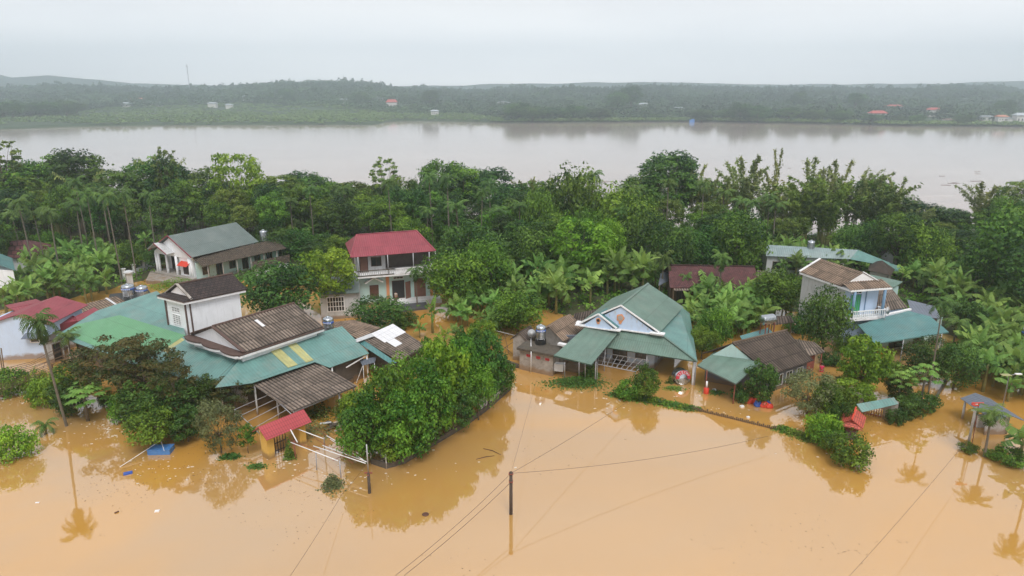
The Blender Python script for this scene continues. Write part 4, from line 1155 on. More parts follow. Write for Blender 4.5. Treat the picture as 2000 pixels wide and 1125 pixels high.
st = [(l0.x + .33 + math.sin(i * math.pi / 5) * (.24 if i % 2 == 0 else .10), l0.y - .19, 1.85 + math.cos(i * math.pi / 5) * (.24 if i % 2 == 0 else .10)) for i in range(10)]
m = MB(); m.add(st + [(l0.x + .33, l0.y - .19, 1.85)], [(i, 10, (i + 1) % 10) for i in range(10)]); m.build('star', M_flagyellow, cl)
MB().tube([(l0.x - .02, l0.y - .1, .9), (l0.x - .02, l0.y - .1, 2.75)], .02, 6).build('staff', M_wood, t)
H = house('blue_roofed_shed', 'slate blue shed roof behind the teal porch of the blue house', (1800, 620), 'shed')
q = [P(1782, 618, 3.3), P(1838, 622, 3.3), P(1826, 598, 3.8), P(1772, 585, 3.8)]; MB().slab(q, .05).build('roof', M_bluegrey, H); MB().prism(inset([(p.x, p.y) for p in q], .3), -1, 3.2).build('wall', M_concrete, H)
H = house('sage_roofed_shed', 'pale sage shed roof just behind the blue two-storey house', (1730, 580), 'shed')
q = [P(1745, 560, 3.8), P(1763, 551, 3.8), P(1697, 537, 4.4), P(1690, 545, 4.4)]
q = [P(1690, 553, 3.6), P(1747, 561, 3.6), P(1764, 550, 4.2), P(1700, 536, 4.2)]; MB().slab(q, .05).build('roof', M_sage, H); MB().prism(inset([(p.x, p.y) for p in q], .3), -1, 3.5).build('wall', M_mint, H)
H = house('grey_hip_shed', 'old shed with dark peaked roof among bananas behind the blue house', (1730, 540), 'shed')
q = [P(1695, 528, 3), P(1740, 538, 3), P(1748, 526, 3.0), P(1700, 512, 3.0)]; pk = (q[0] + q[1] + q[2] + q[3]) / 4; pk.z = 4.4
m = MB(); m.add([tuple(x) for x in q] + [tuple(pk)], [(0, 1, 4), (1, 2, 4), (2, 3, 4), (3, 0, 4)]); m.build('roof', M_fibrodark, H); MB().prism(inset([(p.x, p.y) for p in q], .3), -1, 2.95).build('wall', M_concrete, H)

# ---- 4. long low shed at the back right
H = house('long_low_house', 'long low building with faded teal roof under the bamboo at the back', (1600, 505))
q = [P(1496, 500, 3.5), P(1660, 506, 3.5), P(1676, 488, 4.8), P(1498, 478, 4.8)]
MB().slab(q, .06, udir=q[1] - q[0]).build('roof', M_fadedteal, H)
q2 = [P(1660, 506, 3.498), P(1738, 521, 3.3), P(1738, 513, 3.6), P(1676, 488, 4.797)]; MB().slab(q2, .06, udir=q2[1] - q2[0]).build('side_roof', M_teal, H)
q3 = [P(1724, 524, 2.9), P(1758, 532, 2.7), P(1768, 523, 3.1), P(1738, 514, 3.3)]; MB().slab(q3, .06).build('low_roof', M_teal, H)
a, b = Vector(q[0][:2]), Vector(q[1][:2]); d = (b - a).normalized(); n = Vector((-d.y, d.x))
fp = [a + n * .5 + d * .3, b + n * .5, b + n * 4.2, a + n * 4.2 + d * .3]; MB().prism(fp, -1, 3.4).build('wall', M_dirtywhite, H)
for k in range(5): opening(H, fp[0], fp[1], 1 + k * 2.4, 1.2, 1.2, 1.3, M_wood, M_glass, 'window', (2, 1))
c = P(1574, 497, 3.2); steel_tank((c.x, c.y - 1.5, 2.6), .62, 1.25, 'ribbed steel tank on a tall rusty stand before the long teal roof', stand=1.9, band=False)
H = house('grey_gable_hut', 'little grey gabled hut among bananas beyond the long teal roof', (1733, 505), 'hut')
a, b = P(1720, 506, 2.2), P(1744, 510, 2.2); a, b = Vector(a[:2]), Vector(b[:2]); n = dirv(95); fp = [a, b, b + n * 3, a + n * 3]
MB().prism(fp, -1, 2.9).build('wall', M_dirtywhite, H); m = MB(); md = (a + b) / 2; gable(m, a, b, (md.x, md.y, 3.9), 2.9); m.build('gable', M_dirtywhite, H)
m = MB(); m.slab([(*(a - (b - a) * .15 - n * .3), 2.75), (*(a - (b - a) * .15 + n * 3.2), 2.75), (*(md + n * 3.2), 4.1), (*(md - n * .3), 4.1)], .08); m.slab([(*(b + (b - a) * .15 - n * .3), 2.75), (*(b + (b - a) * .15 + n * 3.2), 2.75), (*(md + n * 3.2), 4.097), (*(md - n * .3), 4.097)], .08); m.build('roof', M_fibrodark, H)

# ---- 5. old tiled house
H = house('tiled_house', 'old low house with a wide wine red tiled roof standing in brown water', (1390, 585))
r0, r1 = P(1305, 518, 4.9), P(1474, 521, 4.9); e0, e1 = P(1308, 562, 2.9), P(1484, 562, 2.9)
m = MB(); m.slab([e0, e1, r1, r0], .12, udir=e1 - e0); m.build('roof', M_winetile, H)
bk0 = r0 + Vector((0, 3.4, -1.9)); bk1 = r1 + Vector((0, 3.4, -1.9)); MB().slab([bk1, bk0, r0 + Vector((0, 0, -.01)), r1 + Vector((0, 0, -.01))], .1, udir=e1 - e0).build('back_roof', M_winetile, H)
MB().tube([r0 + Vector((0, 0, .05)), r1 + Vector((0, 0, .05))], .13, 8).build('ridge_cap', M_winetile, H)
MB().corr(e0 + Vector((.6, -.55, -.28)), e1 + Vector((-.1, -.55, -.28)), e1 + Vector((-.1, .3, -.06)), e0 + Vector((.6, .3, -.06))).build('eave_sheet', M_fibro, H)
fp = [(e0.x + .5, e0.y + 1.5), (e1.x - .5, e1.y + 1.5), (bk1.x - .5, bk1.y - .4), (bk0.x + .5, bk0.y - .4)]
MB().prism(fp, -1, 3.0).build('wall', M_fibrotan, H)
for k in range(6): opening(H, fp[0], fp[1], .8 + k * 1.95, .1, 1.3, 2.0, M_darkwood, M_darkwood if k % 2 else M_glass, 'door', (3, 1))
posts(H, [(e0.x + .6 + k * (e1.x - e0.x - 1.2) / 5, e0.y + .1) for k in range(6)], 2.75, .16, M_wood)
q = [P(1428, 588, 1.9), P(1478, 584, 1.9), P(1478, 558, 3.5), P(1465, 548, 3.8)]; MB().slab(q, .08).build('lean_to_roof', M_winetile, H)
q = [P(1480, 543, 3.3), P(1502, 543, 3.3), P(1500, 529, 4), P(1479, 528, 4)]; MB().corr(*q).build('side_roof', M_fibro, H)
MB().prism(inset([(p.x, p.y) for p in q], .3), -1, 3.2).build('side_room', M_concrete, H)
q = [P(1286, 558, 2.6), P(1306, 548, 2.6), P(1306, 530, 3.2), P(1290, 534, 3.2)]; MB().slab(q, .06).build('porch_roof', M_bluegrey, H)
posts(H, [(q[0].x + .2, q[0].y + .2)], 2.6, .12, M_wood)

# ---- 6. white gabled house at the back, left
H = house('white_gabled_house', 'long white gabled house with faded grey metal roof and small red window awning', (330, 530))
wv, dv = dirv(-29), dirv(61)
pR = P(374, 503, 4.35); pL = P(289, 488, 4.35); A1 = Vector(pR[:2]); A0 = A1 - wv * 10.6; mid = (A0 + A1) / 2; ln = 13.4; ze, zr = 4.35, 7.3
m = MB()
m.slab([(*A1, ze), (*(A1 + dv * ln), ze), (*(mid + dv * ln), zr), (*mid, zr)], .06, udir=(*dv, 0))
m.slab([(*(A0 + dv * ln), ze), (*A0, ze), (*mid, zr - .003), (*(mid + dv * ln), zr - .003)], .06, udir=(*dv, 0)); m.build('roof', M_grey, H)
ft = rect(A0 + wv * .8 + dv * 2.6, wv, dv, 9.0, ln - 3); MB().prism(ft, -.5, 4.2).build('wall', M_white, H)
ga, gb_ = A0 + wv * .55 + dv * .5, A1 - wv * .55 + dv * .5
m = MB(); gable(m, ga, gb_, (mid.x + dv.x * .5, mid.y + dv.y * .5, zr - .2), ze - .15, .2); m.prism(rect(ga, wv, dv, 9.5, .3), 3.85, ze - .15); m.build('gable', M_white, H)
m = MB(); m.beam((*(A0 - dv * .05), ze - .02), (*(mid - dv * .05), zr + .03), .14, .14); m.beam((*(mid - dv * .054), zr + .03), (*(A1 - dv * .05), ze - .02), .14, .14); m.build('rake_board', M_red, H)
m = MB(); m.beam((*(mid - wv * 2.4 - dv * 1.02), 6.02), (*(mid + wv * .5 - dv * 1.02), 4.52), .10, .12); m.build('porch_rake', M_red, H)
m = MB(); q0 = mid - wv * 2.6; m.slab([(*(q0 - dv * 1.0 - wv * 1.6), 4.9), (*(q0 + dv * .5 - wv * 1.6), 4.9), (*(q0 + dv * .5 + wv * .2), 6.0), (*(q0 - dv * 1.0 + wv * .2), 6.0)], .06)
q1 = q0 + wv * .2; m.slab([(*(q1 - dv * 1.0), 6.003), (*(q1 + dv * .5), 6.003), (*(q1 + dv * .5 + wv * 2.9), 4.5), (*(q1 - dv * 1.0 + wv * 2.9), 4.5)], .06); m.build('porch_roof', M_dirtywhite, H)
posts(H, [ga + wv * .3, ga + wv * .8 + dv * .1, ga + wv * 3.0, ga + wv * 5.4, gb_ - wv * .4, gb_ - wv * .9], 3.9, .42, M_white, 0, 'column')
m = MB(); m.prism(rect(A0 + wv * .2 - dv * .2, wv, dv, 10.2, 3.2), -.6, .85); m.build('porch_floor', M_concrete, H)
for s, w_ in ((1.0, 1.4), (3.4, 1.6), (6.6, 1.3)): opening(H, ft[0], ft[1], s, .9, w_, 2.3, M_darkwood, M_glass, 'door', (2, 1))
wr = rect(gb_ - wv * 3.4 + dv * .1, wv, dv, 3.3, 2.5); MB().prism(wr, -.5, 3.84).build('front_room', M_white, H)
f = opening(H, wr[0], wr[1], .8, 1.2, 1.4, 1.5, M_darkwood, M_glass, 'window', (3, 1))
m = MB(); aw = wr[0] + wv * .4; m.slab([(*(aw - dv * .9), 2.7), (*(aw - dv * .9 + wv * 2.3), 2.7), (*(aw + wv * 2.3), 3.3), (*aw, 3.3)], .05); m.build('awning', M_redplastic, H)
# brown lean-to along the side
q = [P(396, 521, 3.0), P(560, 485, 3.0), P(540, 467, 4.2), P(374, 502, 4.2)]
MB().corr(*q).build('lean_to_roof', M_moss, H)
a, b = Vector(q[0][:2]), Vector(q[1][:2]); d = (b - a).normalized(); n = Vector((-d.y, d.x))
posts(H, [a + d * (1 + k * 2.6) + n * .3 for k in range(6)], 2.95, .16, M_concrete)
wl = [a + n * 1.9, a + d * 15.5 + n * 1.9, a + d * 15.5 + n * 2.1, a + n * 2.1]; MB().prism(wl, -.5, 3.3).build('side_wall', M_mint, H)
for k in range(6): opening(H, wl[0], wl[1], 1 + k * 2.4, .6 if k % 2 else 1.2, 1.1, 2.1 if k % 2 else 1.2, M_darkwood, M_glass, 'door' if k % 2 else 'window', (2, 1))
H = house('low_tiled_outhouse', 'low outhouse with mossy brown roof beside the long white gabled house', (530, 515), 'outhouse')
q = [P(494, 527, 2.2), P(566, 512, 2.2), P(566, 497, 3.4), P(492, 511, 3.4)]; MB().corr(*q).build('roof', M_moss, H); MB().prism(inset([(p.x, p.y) for p in q], .3), -.5, 2.3).build('wall', M_dirtywhite, H)
c = P(516, 471, 4.0); steel_tank((c.x, c.y, 3.9), .72, 1.7, 'tall steel tank rising behind the mossy lean-to of the white gabled house', stand=.25, band=False)
# yard, fence and gate pillar of the white house
yd = [P(225, 560, .55), P(330, 545, .55), P(400, 540, .55), P(300, 520, .55), P(240, 528, .55)]
m = MB(); m.prism([(p.x, p.y) for p in [P(285, 548, .5), P(415, 556, .5), P(380, 530, .5), P(296, 524, .5)]], -1, .55); tag(m.build('yard_paving', M_concrete), 'grey yard before the white gabled house', kind='structure')
FN = thing('yard_wall', 'low white yard wall with dark railings and capped pillars beside the bananas', 'wall', P(262, 545, 0))
wa, wb = P(244, 549, 0), P(300, 524, 0); MB().beam(wa + Vector((0, 0, .4)), wb + Vector((0, 0, .4)), .2, 1.6).build('wall', M_white, FN)
m = MB(); d = (wb - wa).normalized(); L0 = (wb - wa).length
m.beam(wa + Vector((0, 0, 2.1)), wb + Vector((0, 0, 2.1)), .05); 
for k in range(int(L0 / .25)): p = wa + d * k * .25; m.beam(p + Vector((0, 0, 1.2)), p + Vector((0, 0, 2.2)), .03)
m.build('railing', M_black, FN)
for k in range(4): p = wa.lerp(wb, k / 3); mm = MB(); mm.box((p.x, p.y, .7), (.42, .42, 2.6), R(50)); mm.box((p.x, p.y, 2.05), (.6, .6, .12), R(50)); mm.build('pillar', M_whitetrim, FN)
t = thing('gate_pillar', 'single white gate pillar with a wide round cap behind the twin tanks', 'pillar', P(256, 566, 0)); l0 = t.location
MB().box((l0.x, l0.y, .8), (.8, .8, 3.6), R(40)).build('shaft', M_dirtywhite, t); MB().lathe((l0.x, l0.y, 2.6), [(.45, 0), (.72, .12), (.72, .3), (.3, .5)], 18).build('cap', M_dirtywhite, t)

# ---- 7. two-storey house with red hipped roof
H = house('red_roofed_house', 'two-storey house with a red hipped metal roof over an open balcony storey', (750, 600))
wv, dv = dirv(17.5), dirv(107.5)
b0 = Vector(P(686, 503, 7.5)[:2]) + wv * .7 + dv * 1.0
W_, D_ = 11.0, 7.6
ft = rect(b0 + dv * .3, wv, dv, W_, D_); MB().prism(ft, -.6, 4.4).build('wall', M_mint, H)
m = MB(); m.prism(rect(b0 - dv * 1.1 - wv * .15, wv, dv, W_ + .5, D_ + 1.2), 4.4, 4.65); m.build('balcony_slab', M_whitetrim, H)
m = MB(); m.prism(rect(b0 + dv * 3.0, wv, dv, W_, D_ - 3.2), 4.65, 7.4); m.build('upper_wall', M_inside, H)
m = MB(); m.prism(rect(b0 + dv * 1.2 , wv, dv, 4.2, 1.8), 4.65, 7.4); m.build('upper_room', M_dirtywhite, H)
ur = rect(b0 + dv * 1.2, wv, dv, 4.2, 1.8); opening(H, ur[0], ur[1], .6, 4.7, 1.1, 2.2, M_darkwood, M_door, 'door'); opening(H, ur[0], ur[1], 2.2, 5.5, 1.4, 1.3, M_darkwood, M_glass, 'window', (2, 1))
posts(H, [b0 - dv * .9 + wv * x for x in (0.2, 4.3, 7.9, 10.2, 11.1)] + [b0 + dv * 3 + wv * 11.0], 7.5, .13, M_pipe, 4.6)
for i0, i1, mt, nm, nn in ((-.1, 5.1, M_darkconc, 'dark_balustrade', 20), (5.3, 11.3, M_whitetrim, 'balustrade', 24)):
    m = MB(); pa, pb_ = b0 - dv * 1.05 + wv * i0, b0 - dv * 1.05 + wv * i1
    m.beam((*pa, 5.45), (*pb_, 5.45), .16, .1); m.beam((*pa, 4.72), (*pb_, 4.72), .16, .12)
    m.build(nm, mt, H); m = MB()
    for i in range(nn): q = pa.lerp(pb_, (i + .5) / nn); m.box((q.x, q.y, 5.08), (.10, .10, .66), R(17))
    m.build('balusters', M_whitetrim if mt is M_whitetrim else M_dirtywhite, H)
m = MB(); m.box((*(b0 - dv * 1.05 + wv * 11.2), 5.05), (.7, .2, .9), R(17)); m.build('parapet_end', M_whitetrim, H)
ev = [P(655, 479, 7.75), P(685, 503, 7.5), P(851, 490, 7.5)]; ev.append(ev[2] + Vector((*(dv * 9.6), 0)))
evl = ev[1] + Vector((*(dv * 9.6), 0))
rl, rr_ = P(681, 468, 10.0), P(823, 459, 10.0)
rl = Vector((*(Vector(ev[1][:2]) + dv * 4.8 + wv * 1.4), 9.7)); rr_ = Vector((*(Vector(ev[2][:2]) + dv * 4.8 - wv * 1.9), 9.7))
m = MB(); m.slab([ev[1], ev[2], rr_, rl], .06, udir=(*wv, 0)); m.slab([evl, ev[1], rl], .06, udir=(*dv, 0)); m.slab([ev[3], evl, rl, rr_], .06, udir=(*wv, 0)); m.slab([ev[2], ev[3], rr_], .06, udir=(*dv, 0))
m.beam(rl + Vector((0, 0, .03)), rr_ + Vector((0, 0, .03)), .25, .05)
for a_, b_ in ((ev[1], rl), (ev[2], rr_)): m.beam(a_ + Vector((0, 0, .03)), b_ + Vector((0, 0, .03)), .22, .05)
m.build('roof', M_red, H)
# ground floor front
a, b = ft[0], ft[1]
for x in (4.25, 10.6): m = MB(); q = a + wv * x - dv * .06; m.box((q.x, q.y, 2.2), (.42, .16, 4.4), R(17.5)); m.build('pilaster', M_orangepaint, H)
opening(H, a, b, 1.7, .9, 1.2, 2.0, M_darkwood, M_darkwood, 'door')
opening(H, a, b, 4.9, .7, 1.7, 2.6, M_darkwood, M_black, 'door'); m = MB(); q = a + wv * 7.1 - dv * .35; m.box((q.x, q.y, 1.9), (.95, .06, 2.5), R(50)); m.build('door_leaf', M_door, H)  # black pane stands for the dark interior behind the open leaf
opening(H, a, b, 8.1, .7, 1.6, 2.7, M_door, M_door, 'door', (4, 3))
for x in (5.1, 8.4): opening(H, a, b, x, 3.6, 1.4, .3, M_whitetrim, M_glass, 'window', (3, 1), fw=.04)
m = MB(); q = a + wv * 2.3 - dv * .5; m.slab([(*(q - wv * 1.3 - dv * .3), 3.5), (*(q - wv * 1.3 + dv * .45), 3.5), (*(q + dv * .45), 4.25), (*(q - dv * .3), 4.25)], .14); m.slab([(*(q - dv * .3), 4.247), (*(q + dv * .45), 4.247), (*(q + wv * 1.3 + dv * .45), 3.5), (*(q + wv * 1.3 - dv * .3), 3.5)], .14); m.build('door_gable', M_whitetrim, H)
m = MB(); m.prism(rect(b0 - dv * 1.6 + wv * 4.2, wv, dv, 7.5, 2.0), -.6, .65); m.build('porch_floor', M_whitetrim, H)
m = MB(); m.prism([(p.x, p.y) for p in [P(778, 607, .3), P(835, 600, .3), P(830, 580, .3), P(768, 588, .3)]], -.6, .32); tag(m.build('porch_paving', M_tilefloor), 'grey checked paving before the red-roofed house', kind='structure')
# left wing
H2 = house('grey_wing', 'grey rendered outbuilding with a white barred window left of the red-roofed house', (665, 615), 'outbuilding')
wa = rect(Vector(P(628, 622, .2)[:2]), dirv(12), dirv(102), 5.2, 5); MB().prism(wa, -.6, 3.6).build('wall', M_dirtywhite, H2)
opening(H2, wa[0], wa[1], .9, 1.1, 2.2, 2.0, M_whitetrim, M_glass, 'window', (6, 3), fw=.1)
m = MB(); m.slab([(*(wa[0] - dirv(102) * .6), 3.7), (*(wa[1] - dirv(102) * .6), 3.7), (*wa[2], 4.6), (*wa[3], 4.6)], .1); m.build('roof', M_grey, H2)
MB().prism(rect(wa[1] - dirv(102) * .2, dirv(12), dirv(102), .6, .6), -.6, 1.6).build('buttress', M_whitetrim, H2)

# ---- 8. the big compound, left of centre
H = house('compound_house', 'large compound under teal and green metal roofs with a raised white gable block', (470, 760))
wv, dv = dirv(-35), dirv(54)
c_l, c_f, c_r = [Vector(P(x, y, 5.6)[:2]) for x, y in ((361, 657), (469, 695), (633, 641))]
c_b = c_l + (c_r - c_f)
body = inset([c_l, c_f, c_r, c_b], .55); MB().prism(body, -1, 5.35).build('wall', M_white, H)
# wavy cornice front and straight cornice side
n_ = 36; outl = []
for i in range(n_ + 1):
    t_ = i / n_; bul = .35 * abs(math.sin(t_ * math.pi * 3)) ** .7 if .04 < t_ < .96 else 0
    outl.append(c_l.lerp(c_f, t_) - dv * (bul + .05))
for z0, z1, mt, nm, ex in ((5.28, 5.52, M_whitetrim, 'cornice', 0), (5.52, 5.66, M_brownband, 'cornice_edge', .06)):
    m = MB(); pl = [p - dv * ex for p in outl] + [c_r + wv * ex - dv * 0, c_b, ]
    m.prism(pl, z0, z1); m.build(nm, mt, H)
pmid0 = (c_l + c_f) / 2 + dv * .35; pmid1 = pmid0 + (c_r - c_f) * .97
zE, zR = 5.75, 7.5
ef, er = c_f + dv * .55 - wv * .1, c_r - wv * .1; el_, ebk = c_l + dv * .55 + wv * .1, c_b + wv * .1
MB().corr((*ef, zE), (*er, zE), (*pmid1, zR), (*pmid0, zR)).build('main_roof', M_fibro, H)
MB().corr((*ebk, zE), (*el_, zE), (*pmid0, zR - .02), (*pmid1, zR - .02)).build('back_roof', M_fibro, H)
MB().tube([(*pmid0, zR + .05), (*pmid1, zR + .05)], .12, 8).build('ridge_cap', M_brownband, H)
m = MB(); m.beam((*(ef - dv * .05), zE + .05), (*(pmid0 - dv * .05), zR + .06), .3, .1); m.beam((*(el_ - dv * .05), zE + .05), (*(pmid0 - dv * .054), zR + .06), .3, .1); m.build('verge', M_brownband, H)
m = MB(); gable(m, el_ + wv * .5 + dv * .1, ef - wv * .5 + dv * .1, (pmid0.x + dv.x * .1, pmid0.y + dv.y * .1, zR - .15), 5.66, .2); g_ = m.build('gable', M_white, H)
opening(g_, el_ + wv * .5 + dv * .1, ef - wv * .5 + dv * .1, 3.7, 6.15, .22, .55, M_brownband, M_black, 'vent', fw=.04)
# one pale sheet in the brown roof
ct = Vector((*ef, zE)).lerp(Vector((*er, zE)), .42).lerp(Vector((*pmid0, zR)).lerp(Vector((*pmid1, zR)), .42), .55)
du = Vector((*(er - ef).normalized(), 0)); dw = (Vector((*pmid0, zR)) - Vector((*ef, zE))).normalized(); nn_ = du.cross(dw)
m = MB(); m.slab([ct + nn_ * .07, ct + du * .35 + nn_ * .07, ct + du * .35 + dw * 1.3 + nn_ * .07, ct + dw * 1.3 + nn_ * .07], .02); m.build('pale_sheet', M_whitesheet, H)
# teal slopes
ZL = lambda px, py, k=.34, p0=Vector(P(109, 655, 3)): None
def on_plane(px, py, p0, gx, gy, up=0.0):
    """pixel -> point on the plane z = p0.z + gx*(x-p0.x) + gy*(y-p0.y)"""
    z = p0.z
    for _ in range(40):
        q = P(px, py, z); z2 = p0.z + gx * (q.x - p0.x) + gy * (q.y - p0.y); z = z * .5 + z2 * .5
    q = P(px, py, z); return q + Vector((0, 0, up))
p0 = P(109, 655, 3); GX, GY = .53 * .34, .848 * .34
LP = lambda x, y, up=0.0: on_plane(x, y, p0, GX, GY, up)
hip_b = P(425, 756, 3.0)
poly = [p0, LP(270, 715), hip_b, P(469, 700, 4.75), LP(363, 655), LP(345, 600), LP(306, 568), LP(189, 607)]
m = MB(); m.slab(poly, .06, udir=(.83, -.56, 0)); rfL = m.build('left_roof', M_teal, H)
m = MB(); m.slab([LP(126, 652, .03), LP(150, 634, .03), LP(234, 616, .03), LP(362, 655, .03), LP(317, 684, .03), LP(262, 708, .03), LP(180, 674, .03)], .025, udir=(.83, -.56, 0)); m.build('green_sheet', M_green, rfL)
m = MB(); m.slab([LP(318, 684, .03), LP(324, 688, .03), LP(362, 665, .03), LP(355, 660, .03)], .025); m.build('tan_sheet', M_yellow, rfL)
a_, b_, c_ = P(644, 718, 3.0), P(721, 690, 3.0), P(668, 637, 4.9)
nn = (b_ - a_).cross(c_ - a_).normalized(); RGX, RGY, RP0 = -nn.x / nn.z, -nn.y / nn.z, a_
def RP(x, y, up=0.0): return on_plane(x, y, RP0, RGX, RGY, up)
poly = [RP(420, 757), RP(493, 748), RP(615, 707), RP(644, 718), RP(721, 690), RP(668, 637), RP(630, 648), RP(469, 701)]
print('right roof z', [round(q.z, 2) for q in poly])
m = MB(); m.slab(poly, .06, udir=(P(721, 690, 3) - P(644, 718, 3))); rfR = m.build('right_roof', M_teal, H)
for xs_, mt in (((523, 682, 541, 676, 582, 713, 563, 719), M_yellow), ((541, 676, 557, 671, 598, 709, 582, 713), M_tealdark), ((557, 671, 574, 666, 613, 704, 598, 709), M_yellow)):
    m = MB(); m.slab([RP(xs_[i], xs_[i + 1], .05) for i in (0, 2, 4, 6)], .02, udir=(P(721, 690, 3) - P(644, 718, 3))); m.build('yellow_sheet' if mt is M_yellow else 'teal_sheet', mt if mt is M_yellow else M_teal, rfR)
# walls below, set back under the eaves
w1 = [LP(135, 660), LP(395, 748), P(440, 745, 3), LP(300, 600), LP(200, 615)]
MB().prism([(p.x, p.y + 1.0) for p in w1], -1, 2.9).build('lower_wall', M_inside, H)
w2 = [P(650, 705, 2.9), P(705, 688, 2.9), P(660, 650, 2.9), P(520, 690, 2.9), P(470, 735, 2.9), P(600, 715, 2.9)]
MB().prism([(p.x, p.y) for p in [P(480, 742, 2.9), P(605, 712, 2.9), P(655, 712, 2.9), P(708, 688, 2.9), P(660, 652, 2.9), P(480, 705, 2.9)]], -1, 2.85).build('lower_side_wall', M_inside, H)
posts(H, [LP(122, 660) + Vector((.3, .3, 0)), LP(380, 748), P(430, 752, 3), P(648, 715, 3), P(716, 690, 3)], 2.9, .16, M_whitetrim)
m = MB(); m.beam(hip_b + Vector((0, 0, .06)), P(469, 700, 4.81), .25, .06); m.build('hip_cap', M_tealdark, H)
# stair tower
H3 = thing('stair_tower', 'white stair tower with black tiled gable roof rising from the teal roofs', 'tower', P(400, 640, 4.8) * 1); l0 = H3.location; H3.location = (l0.x, l0.y, 0)
tl, tf, tr_ = [Vector(P(x, y, 8.2)[:2]) for x, y in ((307, 579), (359, 592), (480, 567))]; tb = tl + (tr_ - tf)
bd = inset([tl, tf, tr_, tb], .45); MB().prism(bd, 3.5, 8.05).build('wall', M_white, H3)
MB().prism([tl, tf, tr_, tb], 7.98, 8.22).build('cornice', M_whitetrim, H3)
ex = inset([tl, tf, tr_, tb], -.05); MB().prism(ex, 8.22, 8.30).build('cornice_edge', M_brownband, H3)
d1 = (tr_ - tf).normalized(); m0 = (tl + tf) / 2 + d1 * .9; m1 = (tb + tr_) / 2 + d1 * .15
sd_ = (tf - tl).normalized()
m = MB(); q = tf + d1 * .9
m.slab([(*(q + sd_ * .1), 8.36), (*(tr_ + d1 * .15 + sd_ * .1), 8.36), (*m1, 9.75), (*m0, 9.75)], .12, udir=(*d1, 0)); q = tl + d1 * .9
m.slab([(*(tb + d1 * .15 - sd_ * .1), 8.36), (*(q - sd_ * .1), 8.36), (*m0, 9.745), (*m1, 9.745)], .12, udir=(*d1, 0)); m.build('roof', M_blacktile, H3)
m = MB(); m.tube([(*(m0 - d1 * .1), 9.8), (*(m1 + d1 * .1), 9.8)], .10, 8); m.build('ridge_cap', M_brownband, H3)
m = MB(); gable(m, tl + d1 * 1.0 + sd_ * .3, tf + d1 * 1.0 - sd_ * .3, (m0.x + d1.x * .1, m0.y + d1.y * .1, 9.6), 8.3, .15); m.build('gable', M_whitetrim, H3)
m = MB(); q = tf + d1 * .85; m.beam((*q, 8.42), (*(m0 - d1 * .05), 9.84), .28, .1); q = tl + d1 * .85; m.beam((*q, 8.42), (*(m0 - d1 * .053), 9.84), .28, .1); m.build('verge', M_concrete, H3)
m = MB(); m.slab([(*tl, 8.33), (*tf, 8.33), (*(tf + d1 * 1.0), 8.6), (*(tl + d1 * 1.0), 8.6)], .05); m.build('apron_roof', M_blacktile, H3)
opening(H3, bd[0], bd[1], 1.1, 5.3, 1.4, 1.1, M_whitetrim, M_pipe, 'window', (3, 5), fw=.07); opening(H3, bd[0], bd[1], 1.1, 6.7, 1.4, .55, M_whitetrim, M_pipe, 'window', (3, 2), fw=.07)
L_ = (bd[1] - bd[0]).length
for x in (.12, L_ - .12): q = bd[0] + (bd[1] - bd[0]).normalized() * x; MB().beam((q.x, q.y - .08, 4.5), (q.x, q.y - .08, 7.9), .16).build('pilaster', M_brownband, H3)
q = bd[1] + (bd[2] - bd[1]).normalized() * .35; MB().beam((q.x + .06, q.y - .04, 4.5), (q.x + .06, q.y - .04, 7.9), .12).build('pilaster', M_brownband, H3)

# carport with brown roof on pipe posts
H = house('carport', 'open carport with a sagging brown corrugated roof in front of the teal roofs', (590, 790), 'carport')
q = [P(571, 803, 2.35), P(697, 754, 2.5), P(615, 706, 3.25), P(494, 750, 3.2)]
MB().corr(*q, amp=.04).build('roof', M_fibro, H)
posts(H, [P(497, 752, 3.1), P(578, 798, 2.3), P(662, 764, 2.4), P(690, 752, 2.4), P(540, 770, 2.6)], [3.1, 2.3, 2.4, 2.45, 2.75], .17, M_dirtywhite)
m = MB()
a_, b_ = q[0] + Vector((.1, .25, -.15)), q[1] + Vector((-.1, .25, -.15)); m.beam(a_, b_, .1, .12)
m.beam(q[0] + Vector((.15, 0, -.14)), q[3] + Vector((.15, 0, -.14)), .08, .1); m.build('roof_beam', M_pipe, H)
m = MB()
for z_ in (.5, 1.0, 1.5): m.beam(P(585, 812, 0) + Vector((0, .3, z_)), P(690, 766, 0) + Vector((0, .3, z_)), .04)
for k in range(9): pp = P(585, 812, 0).lerp(P(690, 766, 0), k / 8) + Vector((0, .3, 0)); m.beam(pp, pp + Vector((0, 0, 1.55)), .035)
m.build('railing', M_black, H)
T = thing('pergola_frame', 'bare pergola of thin grey pipes left of the carport roof', 'pergola', P(505, 810, 0))
pa, pb_, pc, pd = P(460, 790, 2.0), P(500, 765, 2.3), P(570, 830, 2.0), P(520, 855, 2.0)
ra, rb = P(527, 770, 2.5), P(572, 812, 2.25); la, lb = P(458, 800, 2.0), P(512, 852, 1.9)
MB().beam(ra, rb, .07).build('rail', M_pipe, T); MB().beam(la, lb, .06).build('rail', M_pipe, T)
for k in range(5): MB().beam(la.lerp(lb, k / 4 * .95), ra.lerp(rb, k / 4 * .98), .045).build('bar', M_pipe, T)
for p in (la, lb, rb): MB().beam(p, (p.x, p.y, -.8), .07).build('post', M_pipe, T)

